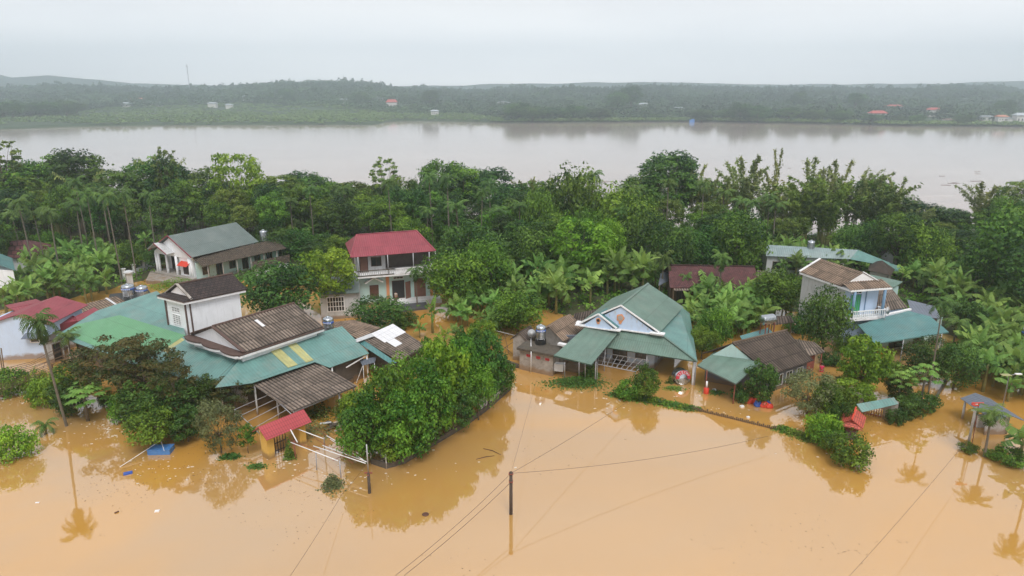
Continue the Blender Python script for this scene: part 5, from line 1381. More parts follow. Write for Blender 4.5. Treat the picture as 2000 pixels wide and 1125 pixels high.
# shed with white sheets
H = house('patched_shed', 'shed with brown corrugated roof patched by six bright white sheets', (770, 700), 'shed')
q = [P(780, 706, 2.75), P(833, 675, 2.75), P(768, 633, 3.8), P(705, 661, 3.8)]
MB().corr(*q).build('roof', M_fibro, H)
nn = (q[1] - q[0]).cross(q[3] - q[0]).normalized() * .06
def Q4(u, v): return q[0].lerp(q[1], u).lerp(q[3].lerp(q[2], u), v) + nn
m = MB()
for i in range(5):
    m.slab([Q4(.28 + .143 * i, .60), Q4(.28 + .143 * (i + .97), .60), Q4(.28 + .143 * (i + .97), 1.0), Q4(.28 + .143 * i, 1.0)], .02, udir=q[1] - q[0])
m.slab([Q4(.34, .36), Q4(.58, .36), Q4(.58, .595), Q4(.34, .595)], .02, udir=q[1] - q[0]); m.build('white_sheets', M_whitesheet, H)
m = MB(); m.slab([P(763, 711, 2.6), P(775, 708, 2.72), P(708, 662, 3.75), P(696, 667, 3.6)], .04); m.build('teal_edge_sheet', M_tealdark, H)
m = MB(); m.slab([P(690, 664, 3.85), P(697, 668, 3.85), P(731, 656, 3.95), P(724, 651, 3.95)], .05); m.build('grey_ridge_sheet', M_dirtywhite, H)
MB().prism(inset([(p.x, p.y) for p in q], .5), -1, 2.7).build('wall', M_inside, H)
posts(H, [(q[0].x + .1, q[0].y + .2), (q[1].x - .2, q[1].y)], 2.7, .12, M_wood)
H = house('small_awning', 'small dark blue awning on thin white poles under the teal roof corner', (730, 740), 'awning')
q = [P(708, 714, 2.0), P(732, 708, 2.0), P(735, 697, 2.4), P(701, 702, 2.4)]; MB().slab(q, .04).build('canopy', M_bluegrey, H)
posts(H, [q[0] + Vector((.05, .05, 0)), q[1] + Vector((-.05, .05, 0))], 2.0, .06, M_whitetrim); MB().beam(P(676, 718, 2.3), P(718, 693, 2.8), .09).build('gutter', M_whitetrim, H)
MB().beam(P(696, 748, .05), P(708, 716, 2.05), .06).build('prop', M_whitetrim, H)
H = house('grey_dome_shed', 'faded brown sheet roof with worn corner behind the patched shed', (680, 640), 'shed')
q = [P(700, 662, 2.6), P(744, 640, 2.6), P(690, 625, 3.0), P(640, 630, 3.0)]; MB().corr(*q, amp=.02).build('roof', M_fibrotan, H); MB().prism(inset([(p.x, p.y) for p in q], .4), -1, 2.5).build('wall', M_concrete, H)
c = P(637, 641, 4.9); steel_tank((c.x + .1, c.y + .6, 4.45), .58, 1.3, 'steel tank at the corner of the big brown roof in the compound', stand=.08)
MB().prism(rect((c.x - .7, c.y - .1), (1, 0), (0, 1), 1.6, 1.5), 3.0, 4.45).build('tank_base', M_concrete, bpy.data.objects[[o for o in bpy.data.objects if o.get('label', '').startswith('large compound')][0].name])

# low sheds between compound and white house
H = house('striped_shed', 'low shed with a grimy striped sheet roof between the red and teal roofs', (190, 600), 'shed')
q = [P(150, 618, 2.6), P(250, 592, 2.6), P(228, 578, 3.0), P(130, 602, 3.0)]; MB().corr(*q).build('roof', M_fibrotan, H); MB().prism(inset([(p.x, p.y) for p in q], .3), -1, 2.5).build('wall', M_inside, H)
for s in (.12, .78): m = MB(); a_ = q[0].lerp(q[1], s) + Vector((0, 0, .08)); b_ = q[3].lerp(q[2], s) + Vector((0, 0, .08)); m.beam(a_, b_, .3, .04); m.build('white_strip', M_whitesheet, H)
H = house('black_shed', 'flat black felt shed roof carrying the twin steel tanks', (260, 590), 'shed')
q = [P(205, 600, 2.5), P(300, 580, 2.5), P(290, 566, 2.7), P(215, 574, 2.7)]; MB().slab(q, .1).build('roof', M_black, H); MB().prism(inset([(p.x, p.y) for p in q], .3), -1, 2.4).build('wall', M_darkconc, H)
m = MB(); m.corr(P(212, 612, 2.55), P(275, 592, 2.55), P(268, 583, 2.9), P(205, 602, 2.9)); m.build('tile_strip', M_fibrotan, H)
c = P(253, 584, 2.6); steel_tank((c.x, c.y, 2.62), .80, 1.35, 'left of the twin steel tanks, standing on thin splayed legs', stand=.55, group='twin steel tanks')
c = P(279, 582, 2.6); steel_tank((c.x, c.y, 2.62), .74, 1.35, 'right of the twin steel tanks, sitting low behind the teal roof ridge', stand=.2, group='twin steel tanks')

# ---- 9. red-roofed house at the left edge
H = house('pale_blue_gable_house', 'pale blue windowless gable house with pink red sheet roof at the left edge', (60, 720))
pk = P(28, 616, 5.4); ef = P(92, 633, 4.2)
wv, dv = dirv(-20), dirv(66)
pk2 = Vector(pk[:2]); r_ = Vector(ef[:2]); dist_ = (r_ - pk2).length; wv = (r_ - pk2).normalized(); dv = Vector((-wv.y, wv.x)); dv = (dv + wv * .15).normalized()
lf = pk2 - wv * (dist_ + 1.6)
m = MB(); m.prism([lf + dv * .3, r_ - wv * .3 + dv * .3, r_ - wv * .3 + dv * 7, lf + dv * 7], -1, 4.0); m.build('wall', M_blue, H)
m = MB(); gable(m, lf + dv * .3, r_ - wv * .3 + dv * .3, (pk2.x + dv.x * .3, pk2.y + dv.y * .3, 5.25), 4.0, .2); m.build('gable', M_blue, H)
m = MB(); ln = 7.6; m.slab([(*(r_ + wv * .2), 4.1), (*(r_ + wv * .2 + dv * ln), 4.1), (*(pk2 + dv * ln), 5.42), (*pk2, 5.42)], .06, udir=(*dv, 0)); m.slab([(*(lf + dv * ln), 3.9), (*lf, 3.9), (*pk2, 5.417), (*(pk2 + dv * ln), 5.417)], .06, udir=(*dv, 0)); m.build('roof', M_red, H)
a_, b_ = lf + dv * .3, r_ - wv * .3 + dv * .3
s_ = (Vector(P(33, 680, 2.4)[:2]) - a_).dot(wv)
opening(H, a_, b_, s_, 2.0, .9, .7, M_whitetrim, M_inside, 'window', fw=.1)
m = MB(); q = a_ + wv * (s_ - .4); m.slab([(*(q - dv * .9), 2.75), (*(q - dv * .9 + wv * 1.7), 2.75), (*(q + wv * 1.7), 3.15), (*q, 3.15)], .04); m.build('awning', M_bluegrey, H)
H = house('red_lean_to_house', 'wide low house with wine red sheet roof behind the pale blue gable', (110, 660))
q = [P(60, 632, 3.8), P(158, 624, 3.3), P(100, 592, 4.2), P(12, 594, 4.6)]
q = [P(96, 638, 3.3), P(160, 624, 3.3), P(84, 590, 4.4), P(18, 602, 4.6)]; MB().slab(q, .06, udir=q[1] - q[0]).build('roof', M_red, H)
m = MB(); m.slab([P(10, 596, 4.7), P(18, 602, 4.62), P(84, 590, 4.42), P(70, 584, 4.0)], .05); m.build('back_roof', M_red, H)
MB().prism(inset([(p.x, p.y) for p in q], .4), -1, 3.2).build('wall', M_dirtywhite, H)
m = MB(); m.beam(q[0] + Vector((0, 0, -.4)), q[1] + Vector((0, 0, -.4)), .05, .8); m.build('side_sheet', M_red, H)
H = house('small_red_shed', 'small red sheet roof between the striped shed and the teal roof', (170, 620), 'shed')
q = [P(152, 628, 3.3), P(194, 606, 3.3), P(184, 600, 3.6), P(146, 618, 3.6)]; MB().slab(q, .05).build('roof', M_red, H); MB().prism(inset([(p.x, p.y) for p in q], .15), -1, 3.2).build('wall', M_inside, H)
H = house('grey_shack', 'dim grey shack with open doorway beside the pale blue gable house', (105, 720), 'shack')
q = [P(92, 712, 0), P(128, 700, 0), P(118, 672, 0), P(88, 680, 0)]; MB().prism([(p.x, p.y) for p in q], -1, 2.6).build('wall', M_dirtywhite, H)
opening(H, q[0][:2], q[1][:2], .9, .1, .9, 2, M_wood, M_black, 'door'); m = MB(); m.prism(inset([(p.x, p.y) for p in q], -.2), 2.6, 2.7); m.build('roof', M_fibrodark, H)  # open doorway: its inner darkness is a flat black pane
# left edge house A and far red roof
H = house('green_roofed_edge_house', 'white walled house with green metal roof cut by the left picture edge', (0, 580))
cA = Vector(P(37, 583, .3)[:2]); eA = Vector(P(36, 510, 4.6)[:2]); wv, dv = dirv(0), dirv(100)
dA = dirv(127); fp = [cA, cA + dA * 9, cA + dA * 9 - wv * 12, cA - wv * 12]; MB().prism(fp, -1, 4.6).build('wall', M_white, H)
e_ = cA + wv * .3 - dA * .3; m = MB(); m.slab([(*e_, 4.65), (*(e_ + dA * 9.4), 4.65), (*(e_ + dA * 9.4 - wv * 5.5), 6.9), (*(e_ - wv * 5.5), 6.9)], .08, udir=(*dA, 0)); m.build('roof', M_tealdark, H)
t = P(14, 560, 1.8); lying_tank((t.x, t.y - .3, 1.6), .62, 2.4, 8, 'lying steel tank on a concrete ledge at the left picture edge', 1.0)
m = MB(); m.prism(rect((t.x - 2.5, t.y - 1.3), (1, 0), (0, 1), 5.5, 2), -1, 1.6); m.build('tank_ledge', M_darkconc, H)
H = house('far_red_roof_house', 'house with dull pink red roof half hidden behind palm trunks', (60, 500))
q = [P(14, 503, 3.0), P(58, 506, 3.0), P(52, 468, 5.2), P(18, 471, 5.2)]; q2 = [P(58, 506, 2.997), P(106, 495, 3), P(104, 478, 4.2), P(52, 468, 5.197)]
m = MB(); m.slab(q, .08, udir=q[1] - q[0]); m.slab(q2, .08, udir=q2[1] - q2[0]); m.build('roof', M_winetile, H); MB().prism(inset([(p.x, p.y) for p in (q[0], q[1], q2[1], q2[2], q[3])], .6), -1, 2.9).build('wall', M_dirtywhite, H)
H = house('hidden_roof_house', 'weathered low roof glimpsed behind banana plants in the middle', (985, 480)); q = [P(955, 483, 3.2), P(1010, 483, 3.2), P(1008, 470, 4), P(957, 470, 4)]
MB().corr(*q).build('roof', M_moss, H); MB().prism(inset([(p.x, p.y) for p in q], .4), -1, 3.1).build('wall', M_concrete, H)

# ---- 10. gates, shrine, shelter
H = house('yellow_gate', 'yellow gateway with pink red tiled roof standing in the water', (555, 890), 'gate')
wa, wb = Vector(P(530, 895, 0)[:2]), Vector(P(592, 868, 0)[:2]); d = (wb - wa).normalized(); n = Vector((-d.y, d.x)); Lg = (wb - wa).length
for x in (0, Lg): MB().prism(rect(wa + d * (x - .3) - n * .1, d, n, .62, 1.0), -1, 2.3).build('pillar', M_yellowpaint, H)
m = MB(); m.prism(rect(wa - d * .3 + n * .2, d, n, Lg + .6, .5), 2.05, 2.3); m.build('lintel', M_yellowpaint, H)
A_, B_ = wa - d * .65 - n * .75, wb + d * .6 - n * .75; z0_, z1_ = 2.2, 3.05
m = MB(); m.slab([(*A_, z0_), (*B_, z0_), (*(B_ + n * 1.15), z1_), (*(A_ + n * 1.15), z1_)], .05, udir=(*d, 0)); m.slab([(*(B_ + n * 2.3), z0_), (*(A_ + n * 2.3), z0_), (*(A_ + n * 1.15), z1_ - .003), (*(B_ + n * 1.15), z1_ - .003)], .05, udir=(*d, 0)); m.build('roof', M_redtile, H)
g0_ = wa + d * .35 + n * .3; m = MB(); gl = Lg * .42
for k in range(6): q = g0_ + d * gl * k / 5; m.beam((*q, -.3), (*q, 1.9), .05)
for z_ in (.3, 1.0, 1.88): m.beam((*g0_, z_), (*(g0_ + d * gl), z_), .06)
m.build('gate_leaf', M_black, H)

H = house('teal_gate', 'grey pillared gate under a plain teal sheet roof', (1720, 815), 'gate')
q = [P(1684, 805, 1.95), P(1755, 789, 1.95), P(1746, 776, 2.4), P(1673, 789, 2.4)]; MB().slab(q, .05, udir=q[1] - q[0]).build('roof', M_teal, H)
wa, wb = Vector(P(1686, 812, 0)[:2]), Vector(P(1740, 822, 0)[:2]); wb = Vector(P(1736, 820, 0)[:2]); wa = Vector(P(1677, 812, 0)[:2]) + Vector((0, .6))
for c_, s_ in ((wb, .85), (wa, .7)): m = MB(); m.box((c_.x, c_.y, .5), (s_, .8, 2.9), R(18)); m.build('pillar', M_concrete, H)
m = MB(); d = (wb - wa); 
for k in range(14): q = wa + d * (k + .5) / 14; m.beam((*q, -.5), (*q, 1.75), .045)
for z_ in (.2, 1.0, 1.7): m.beam((*wa, z_), (*wb, z_), .06)
m.build('gate_leaf', M_rust, H)
H = thing('iron_fence', 'rusty upright bar fence joining the teal gate and the red shrine', 'fence', P(1645, 830, 0))
a_, b_ = P(1655, 806, 0), P(1637, 862, 0)
for k in range(16): p = a_.lerp(b_, k / 15); MB().beam(p + Vector((0, 0, -.5)), p + Vector((0, 0, 1.15)), .05).build('bar', M_rust, H)
for z_ in (.25, 1.0): MB().beam(a_ + Vector((0, 0, z_)), b_ + Vector((0, 0, z_)), .05).build('rail', M_dirtywhite, H)
H = house('spirit_shrine', 'small shrine with bright orange red tiled roof on a purple post', (1656, 862), 'shrine')
c_ = P(1660, 855, 0); d = dirv(58); n = dirv(-32); cc = Vector(c_[:2]) + d * .2
m = MB(); m.prism(rect(cc - d * .5 - n * .4, d, n, 1.3, .8), -1, .95); m.build('pedestal', surf('dull_purple_paint', (.16, .09, .15), .8, .15, 2), H)
m = MB(); m.prism(rect(cc - d * .7 - n * .6, d, n, 1.9, 1.2), .95, 1.1); m.build('altar_floor', M_orangetile, H)
for s in (-1, 1):
    for k in (0, 1): q = cc + d * (k * 1.5 - .55) + n * s * .48; MB().beam((*q, 1.1), (*q, 1.6), .12).build('pillar', M_orangetile, H)
m = MB(); r0 = cc - d * 1.0; r1 = cc + d * 1.6
for s in (-1, 1): m.slab([(*(r0 + n * s * .95), 1.5), (*(r1 + n * s * .95), 1.5), (*r1, 2.15), (*r0, 2.15 + .001 * s)], .07, udir=(*d, 0))
m.slab([(*(r0 + n * .95 - d * .25), 1.45), (*(r0 - n * .95 - d * .25), 1.45), (*(r0 - n * .1 + d * .3), 1.95), (*(r0 + n * .1 + d * .3), 1.95)], .05); m.build('roof', M_orangetile, H)
MB().tube([(*(r0 - d * .1), 2.2), (*(r1 + d * .1), 2.2)], .07, 6).build('ridge_cap', M_redplastic, H)

H = house('grey_roofed_hut', 'roadside hut with slate grey gabled roof beside the light palm', (1925, 830), 'hut')
a1, a2, a3 = P(1881, 776, 1.9), P(1905, 767, 2.5), P(1974, 811, 2.5)
a4 = P(1946, 815, 1.9)
ax = (Vector(a3[:2]) - Vector(a2[:2])).normalized(); sdv = Vector((ax.y, -ax.x)); sdv = -sdv if sdv.x > 0 else sdv
R0, R1 = Vector(a2[:2]), Vector(a3[:2])
m = MB(); m.slab([(*(R0 + sdv * 1.35), 1.95), (*(R1 + sdv * 1.35), 1.95), (*R1, 2.5), (*R0, 2.5)], .05, udir=(*ax, 0)); m.slab([(*(R1 - sdv * 1.5), 1.9), (*(R0 - sdv * 1.5), 1.9), (*R0, 2.497), (*R1, 2.497)], .05, udir=(*ax, 0)); m.build('roof', M_bluegrey, H)
fp = [R0 + sdv * 1.0 + ax * .3, R1 + sdv * 1.0 - ax * 1.2, R1 - sdv * 1.0 - ax * 1.2, R0 - sdv * 1.0 + ax * .3]
bkw = [fp[2] + sdv * .2, fp[3] + sdv * .2, fp[3], fp[2]]; MB().prism(bkw, -1, 2.0).build('wall', M_dirtywhite, H)
MB().prism([fp[1], fp[2], fp[2] - ax * .2, fp[1] - ax * .2], -1, 2.0).build('end_wall', M_dirtywhite, H)
posts(H, [fp[0], (fp[0] + fp[1]) / 2, fp[1]], 1.95, .22, M_dirtywhite)
m = MB(); m.box((*((fp[0] + fp[1]) / 2 - sdv * .8), .4), (1.2, .5, 1.4), 0); m.build('cupboard', M_whitetrim, H)

# ================================================================== vegetation
bpy.context.view_layer.update()
proto_tree('round_dark', 'broadleaf_tree', 3.1, 2.6, 3.3, 26, .36, 7500, .27, LM_dark, 1, .18)
proto_tree('round_mid', 'broadleaf_tree', 3.0, 2.5, 3.4, 24, .36, 6500, .28, LM_mid, 2, .17)
proto_tree('round_mid2', 'broadleaf_tree', 3.2, 2.2, 3.6, 20, .34, 6000, .28, LM_mid, 3, .16, open_=1)
proto_tree('lite', 'feathery_tree', 3.0, 2.3, 4.6, 34, .24, 5000, .28, LM_lite, 4, .16, flat=.7, open_=1, layered=True)
proto_tree('lite2', 'feathery_tree', 2.9, 2.2, 3.6, 24, .34, 5200, .28, LM_lite, 5, .16, flat=.65)
proto_tree('fore', 'garden_tree', 2.5, 2.2, 2.6, 40, .25, 6000, .25, LM_mid, 6, .12)
proto_tree('fore2', 'garden_tree', 2.4, 2.1, 2.5, 38, .25, 6000, .25, LM_mid, 7, .12, open_=1)
proto_tree('foredark', 'garden_tree', 2.4, 2.2, 2.5, 36, .25, 6000, .25, LM_dark, 8, .12)
proto_tree('forelite', 'garden_tree', 2.3, 2.0, 2.4, 36, .25, 6000, .25, LM_lite, 9, .11)
proto_tree('rust', 'layered_tree', 3.4, 2.0, 4.6, 36, .20, 6500, .22, LM_rust, 10, .15, flat=.35, open_=1, layered=True)
proto_tree('tall_dark', 'tall_tree', 3.2, 4.6, 8.2, 34, .34, 8500, .34, LM_dark, 11, .28)
proto_tree('tall_mid', 'tall_tree', 3.6, 3.8, 8.0, 34, .30, 7500, .34, LM_mid, 12, .28, open_=1)
proto_tree('tall_mid2', 'tall_tree', 3.4, 3.4, 8.2, 30, .30, 7000, .34, LM_mid, 13, .26, open_=1)
proto_tree('tall_olive', 'tall_tree', 3.4, 3.0, 8.6, 34, .25, 6000, .34, LM_olive, 14, .24, flat=.6, open_=1)
proto_tree('sparse', 'slender_tree', 2.2, 3.2, 9.6, 38, .17, 2300, .30, LM_olive, 15, .16, flat=.75, open_=1, inner=.5, fork=.6)
proto_tree('young', 'young_tree', .9, 1.3, 1.9, 12, .38, 1600, .17, LM_mid, 16, .04)
proto_tree('greytree', 'flowering_tree', 2.4, 2.0, 2.3, 24, .28, 6000, .18, LM_grey, 17, .09, open_=1, inner=.4)
proto_tree('bush', 'shrub', 1.6, .9, .75, 18, .34, 4200, .17, LM_mid, 18, .05)
proto_tree('bushlite', 'shrub', 1.6, .9, .75, 18, .34, 4000, .17, LM_lite, 19, .05)
proto_tree('bushdark', 'shrub', 1.6, .9, .75, 18, .34, 4000, .17, LM_dark, 20, .05)
for i, (h, n, l) in enumerate(((2.6, 9, 2.4), (3.2, 10, 2.5), (2.2, 8, 2.1), (3.0, 8, 2.3))):
    proto_banana('banana%d' % i, 30 + i, h, n, l, .98 + .08 * (i % 2), stems=1 + (i == 1))
LM_bananalite = leafmat('leaf_banana_bright', (.09, .17, .02), (.24, .36, .05), .45)
proto_banana('bananalite', 37, 2.4, 9, 2.2, .55, mat=LM_bananalite)
for i, (h, nf, l) in enumerate(((9.5, 13, 1.9), (11, 14, 2.1), (8.5, 12, 1.8))): proto_areca('areca%d' % i, 40 + i, h, nf, l)
proto_areca('areca_fore', 44, 7.6, 17, 1.75, skirt=True, tr=.12, lean=.1)
proto_areca('areca_short', 45, 2.2, 13, 1.5, tr=.09, lean=.05)
proto_areca('areca_mid', 46, 5.2, 14, 1.7, skirt=True, lean=.15)
proto_areca('palm_stub', 47, .1, 9, 1.6, name='young_palm')
proto_bamboo('bamboo', 50, 26, 11.5, 3.6)
proto_bamboo('bamboo2', 51, 22, 12.5, 4.4, nl=140)
proto_bamboo('bamboo_dark', 52, 30, 10, 3.8, mat=LM_olive, nl=190, size=.55)
proto_bamboo('culm', 53, 4, 13, 2.0, nl=240, base_r=.4, name='bamboo_spray')
def papaya(key, seed):
    g = np.random.default_rng(seed); vs, ti = [], []
    root = bpy.data.objects.new('papaya_tree', None); C.objects.link(root)
    MB().tube([(0, 0, -.8), (0, 0, 1.2), (.05, 0, 2.5)], [.10, .09, .06], 8).build('trunk', M_palmbark, root, smooth=True)
    mb = MB()
    for i in range(24):
        az = i * 2.4; t = i / 24; el = 1.2 - 1.3 * t; ln = 1.0 * (.7 + .5 * g.random())
        b = np.array([.05, 0, 2.5 - .4 * t]); e = b + np.array([math.cos(az) * math.cos(el), math.sin(az) * math.cos(el), math.sin(el)]) * ln
        mb.tube([tuple(b), tuple(e)], [.018, .012], 4)
        for k in range(8):
            a = az + (k - 3.5) * .55; L_ = .45 * (1 - .06 * abs(k - 3.5)); d = np.array([math.cos(a), math.sin(a), -.35 - .2 * g.random()]); s = np.array([-math.sin(a), math.cos(a), 0]) * .08
            vs += [e, e + d * L_ * .55 + s, e + d * L_, e + d * L_ * .55 - s]; ti.append(.75 - .5 * t + .1 * g.normal())
    mb.build('leaf_stalks', M_bananastem, root)
    o = bpy.data.objects.new('crown', leaf_mesh('papaya_crown', np.array(vs), np.array(ti), LM_banana)); C.objects.link(o); o.parent = root
    PROTO[key] = dict(root=root, used=False, H=3.2, R=1.4)
papaya('papaya', 61)

GB = 'trees of the dense belt between the houses and the river'
L_dark = 'dark broadleaf tree in the dense belt between houses and river'
L_mid = 'mid green broadleaf tree in the dense belt between houses and river'
L_bam = 'feathery yellow green bamboo clump on the near river bank'
L_are = 'slim areca palm rising from the tree belt behind the houses'
L_ban = 'banana plant in the thick groves behind the houses'
# silhouettes along the river, seen from the houses: (kind, x, base row, top row, width)
BELT = [
 ('tall_mid2', 60, 462, 318, 115), ('tall_mid', 105, 458, 303, 100), ('tall_dark', 168, 462, 284, 95), ('tall_mid', 5, 470, 345, 110), ('tall_dark', 215, 478, 372, 80),
 ('tall_olive', 250, 470, 330, 95), ('tall_mid', 305, 458, 303, 95), ('tall_dark', 345, 465, 300, 70), ('tall_mid2', 400, 455, 330, 105), ('tall_dark', 440, 470, 350, 70),
 ('tall_mid', 520, 460, 348, 85), ('tall_olive', 560, 462, 338, 85), ('tall_dark', 605, 455, 330, 90), ('tall_mid', 650, 465, 352, 80), ('tall_olive', 690, 460, 352, 80), ('tall_mid2', 722, 470, 372, 70),
 ('tall_mid', 795, 462, 342, 75), ('tall_dark', 830, 470, 352, 70), ('tall_mid', 870, 455, 309, 85), ('tall_mid2', 905, 458, 318, 75), ('tall_dark', 962, 460, 322, 78), ('tall_dark', 1000, 470, 356, 80),
 ('tall_olive', 1045, 465, 350, 60), ('tall_mid', 1230, 500, 385, 110), ('tall_mid', 1245, 462, 335, 75), ('tall_dark', 1330, 460, 300, 55), ('tall_olive', 1385, 465, 350, 70),
 ('tall_mid', 1690, 470, 340, 75), ('tall_dark', 1738, 475, 372, 85), ('tall_dark', 1790, 485, 392, 80), ('tall_dark', 1845, 490, 405, 80), ('tall_mid', 1880, 500, 435, 50),
 ('tall_dark', 1870, 520, 445, 70), ('tall_olive', 1975, 475, 350, 80), ('tall_mid', 1940, 500, 395, 70)]
for k, x, b, t_, w_ in BELT:
    tree(k, x, b, t_, w_ * 1.1, .1, label=(L_dark if 'dark' in k else L_mid) , group=GB)
for k, x, b, t_, w_ in [('bamboo', 1035, 468, 345, 75), ('bamboo', 1080, 465, 345, 70), ('bamboo2', 1385, 470, 335, 90), ('bamboo', 1440, 468, 306, 85), ('bamboo_dark', 1560, 478, 345, 120), ('bamboo_dark', 1610, 482, 335, 120),
                        ('bamboo', 1495, 470, 355, 90), ('bamboo2', 1655, 470, 322, 110), ('bamboo_dark', 1700, 482, 350, 110), ('bamboo2', 1910, 485, 352, 90), ('bamboo2', 1770, 492, 395, 90), ('bamboo_dark', 120, 465, 330, 110), ('bamboo2', 190, 470, 325, 90), ('bamboo_dark', 560, 472, 350, 80), ('bamboo2', 330, 462, 300, 80), ('bamboo', 1180, 478, 385, 70), ('bamboo2', 1530, 475, 345, 100)]:
    tree(k, x, b, t_, w_, .1, label=L_bam, group='bamboo clumps on the near bank', cat='bamboo')
SPR = [(1503, 470, 283, 30, 'tallest bare bamboo spray standing above the right half of the belt'), (1568, 472, 300, 60, 'bamboo sprays leaning over the river right of the tallest spray'), (1625, 470, 305, 50, 'full plume of bamboo arching above the dark bank trees'),
       (1735, 480, 340, 40, 'thin yellowish bamboo sprays over the low dark trees'), (1350, 470, 312, 40, 'wispy bamboo culms beside the tallest dark tree'), (1452, 472, 296, 55, 'full bamboo plume left of the tallest spray'), (1598, 474, 318, 50, 'short bamboo plume between the leaning sprays and the full plume'), (1690, 478, 335, 50, 'ragged bamboo tips above the dark bank trees'), (1905, 490, 352, 60, 'drooping bamboo sprays at the far right bank'), (1412, 472, 340, 50, 'yellowing bamboo sprays over the tiled roof'), (1120, 470, 330, 40, 'thin bamboo culms between the palm and the belt of trees')]
for x, b, t_, w_, lb in SPR: tree('culm', x, b, t_, w_ * 1.2, .1, label=lb, cat='bamboo')
tree('sparse', 32, 470, 262, 85, .1, label='tall open-crowned tree reaching into the river at the far left')
tree('sparse', 757, 462, 300, 62, .1, label='tall bare-stemmed tree with thin crown alone above the belt over the red roof')
tree('sparse', 345, 470, 280, 50, .1, label='wispy twig-topped tree over the white gabled house')
tree('lite', 475, 470, 299, 100, .1, label='bright feathery crowned tree above the grey metal roof')
tree('tall_dark', 1298, 472, 288, 112, .1, label='tallest dark tree with ivy-like crown right of the centre of the belt')
tree('round_mid', 1118, 500, 330, 105, .1, label='glossy mid green tree with dense upright crown at the centre of the belt')
tree('round_mid2', 1055, 510, 370, 80, .1, label='bright leafy tree left of the glossy upright tree')
tree('round_mid', 1215, 515, 365, 120, .1, label='broad layered tree spreading below the tallest dark tree')
tree('lite', 1132, 560, 428, 130, .1, label='wide yellow green feathery tree behind the green-roofed house')
tree('lite2', 1185, 545, 425, 70, .1, label='small bright tree at the right shoulder of the wide feathery tree')
tree('lite', 645, 618, 486, 112, .2, label='bright yellow green tree before the left end of the red roof')
tree('round_dark', 548, 632, 512, 145, .2, label='large dark round tree between the compound and the red-roofed house')
tree('round_dark', 742, 642, 582, 105, .1, label='dark green low tree before the red-roofed house')
tree('round_mid', 885, 605, 494, 118, .1, label='dense mid green tree just right of the red-roofed house')
tree('round_mid2', 950, 590, 470, 100, .1, label='leafy tree leaning over the bananas right of the red-roofed house')
tree('round_mid', 1010, 650, 570, 95, .1, label='leafy garden tree behind the stone shed')
tree('forelite', 940, 690, 625, 60, 0, label='bright young tree between banana plants and the garden hedge')
tree('round_mid', 1512, 612, 528, 100, .1, label='round olive tree beside the white side wall of the blue house')
tree('round_dark', 1605, 694, 564, 88, .1, label='large dark round tree hiding the foot of the blue house')
tree('lite2', 1668, 500, 446, 100, .1, label='bright round tree above the long teal roof')
tree('forelite', 1680, 770, 660, 92, 0, label='light green tree standing in water before the teal porch roof')
tree('greytree', 1575, 808, 722, 100, 0, label='pale silvery flowering tree by the brown-roofed house')
tree('fore', 1610, 815, 745, 60, 0, label='darker leafy tree pressed against the pale flowering tree')
tree('foredark', 1483, 790, 705, 62, 0, label='slim dark tree at the corner of the sage canopy')
tree('fore', 1262, 782, 714, 52, 0, label='bright shrubby tree in the water before the pipe trellis')
tree('round_dark', 1815, 745, 665, 95, 0, label='spreading dark tree left of the flooded lane')
tree('round_dark', 1862, 760, 672, 80, 0, label='dark spreading tree overhanging the flooded lane')
tree('papaya', 1797, 795, 712, 62, 0, label='papaya tree with long-stalked leaves behind the teal gate')
tree('papaya', 1752, 790, 722, 60, 0, label='pale papaya tree between the teal gate and the light green tree')
tree('foredark', 1752, 785, 735, 50, 0, label='small dark tree beneath the papaya leaves')
tree('forelite', 1665, 800, 745, 80, 0, label='bright leafy tree between the boat and the teal gate')
tree('foredark', 1880, 660, 585, 70, 0, label='dark tree hung with creepers right of the teal porch')
tree('round_mid', 1395, 690, 600, 60, .1, label='reddish green tree between the two houses with green canopies')
tree('round_mid2', 1370, 700, 640, 55, .1, label='low leafy tree squeezed beside the green-roofed house')
tree('round_mid', 1965, 600, 412, 150, .1, label='big bright crowned tree at the right edge above the bananas')
tree('tall_mid2', 1985, 560, 400, 120, .1, label='tall leafy tree behind the big bright tree at the right edge')
tree('round_dark', 1935, 560, 450, 110, .1, label='dark shadowed tree beneath the big bright tree at the right')
tree('tall_dark', 1990, 640, 470, 100, .1, label='dark trunked tree over the banana grove at the right edge')
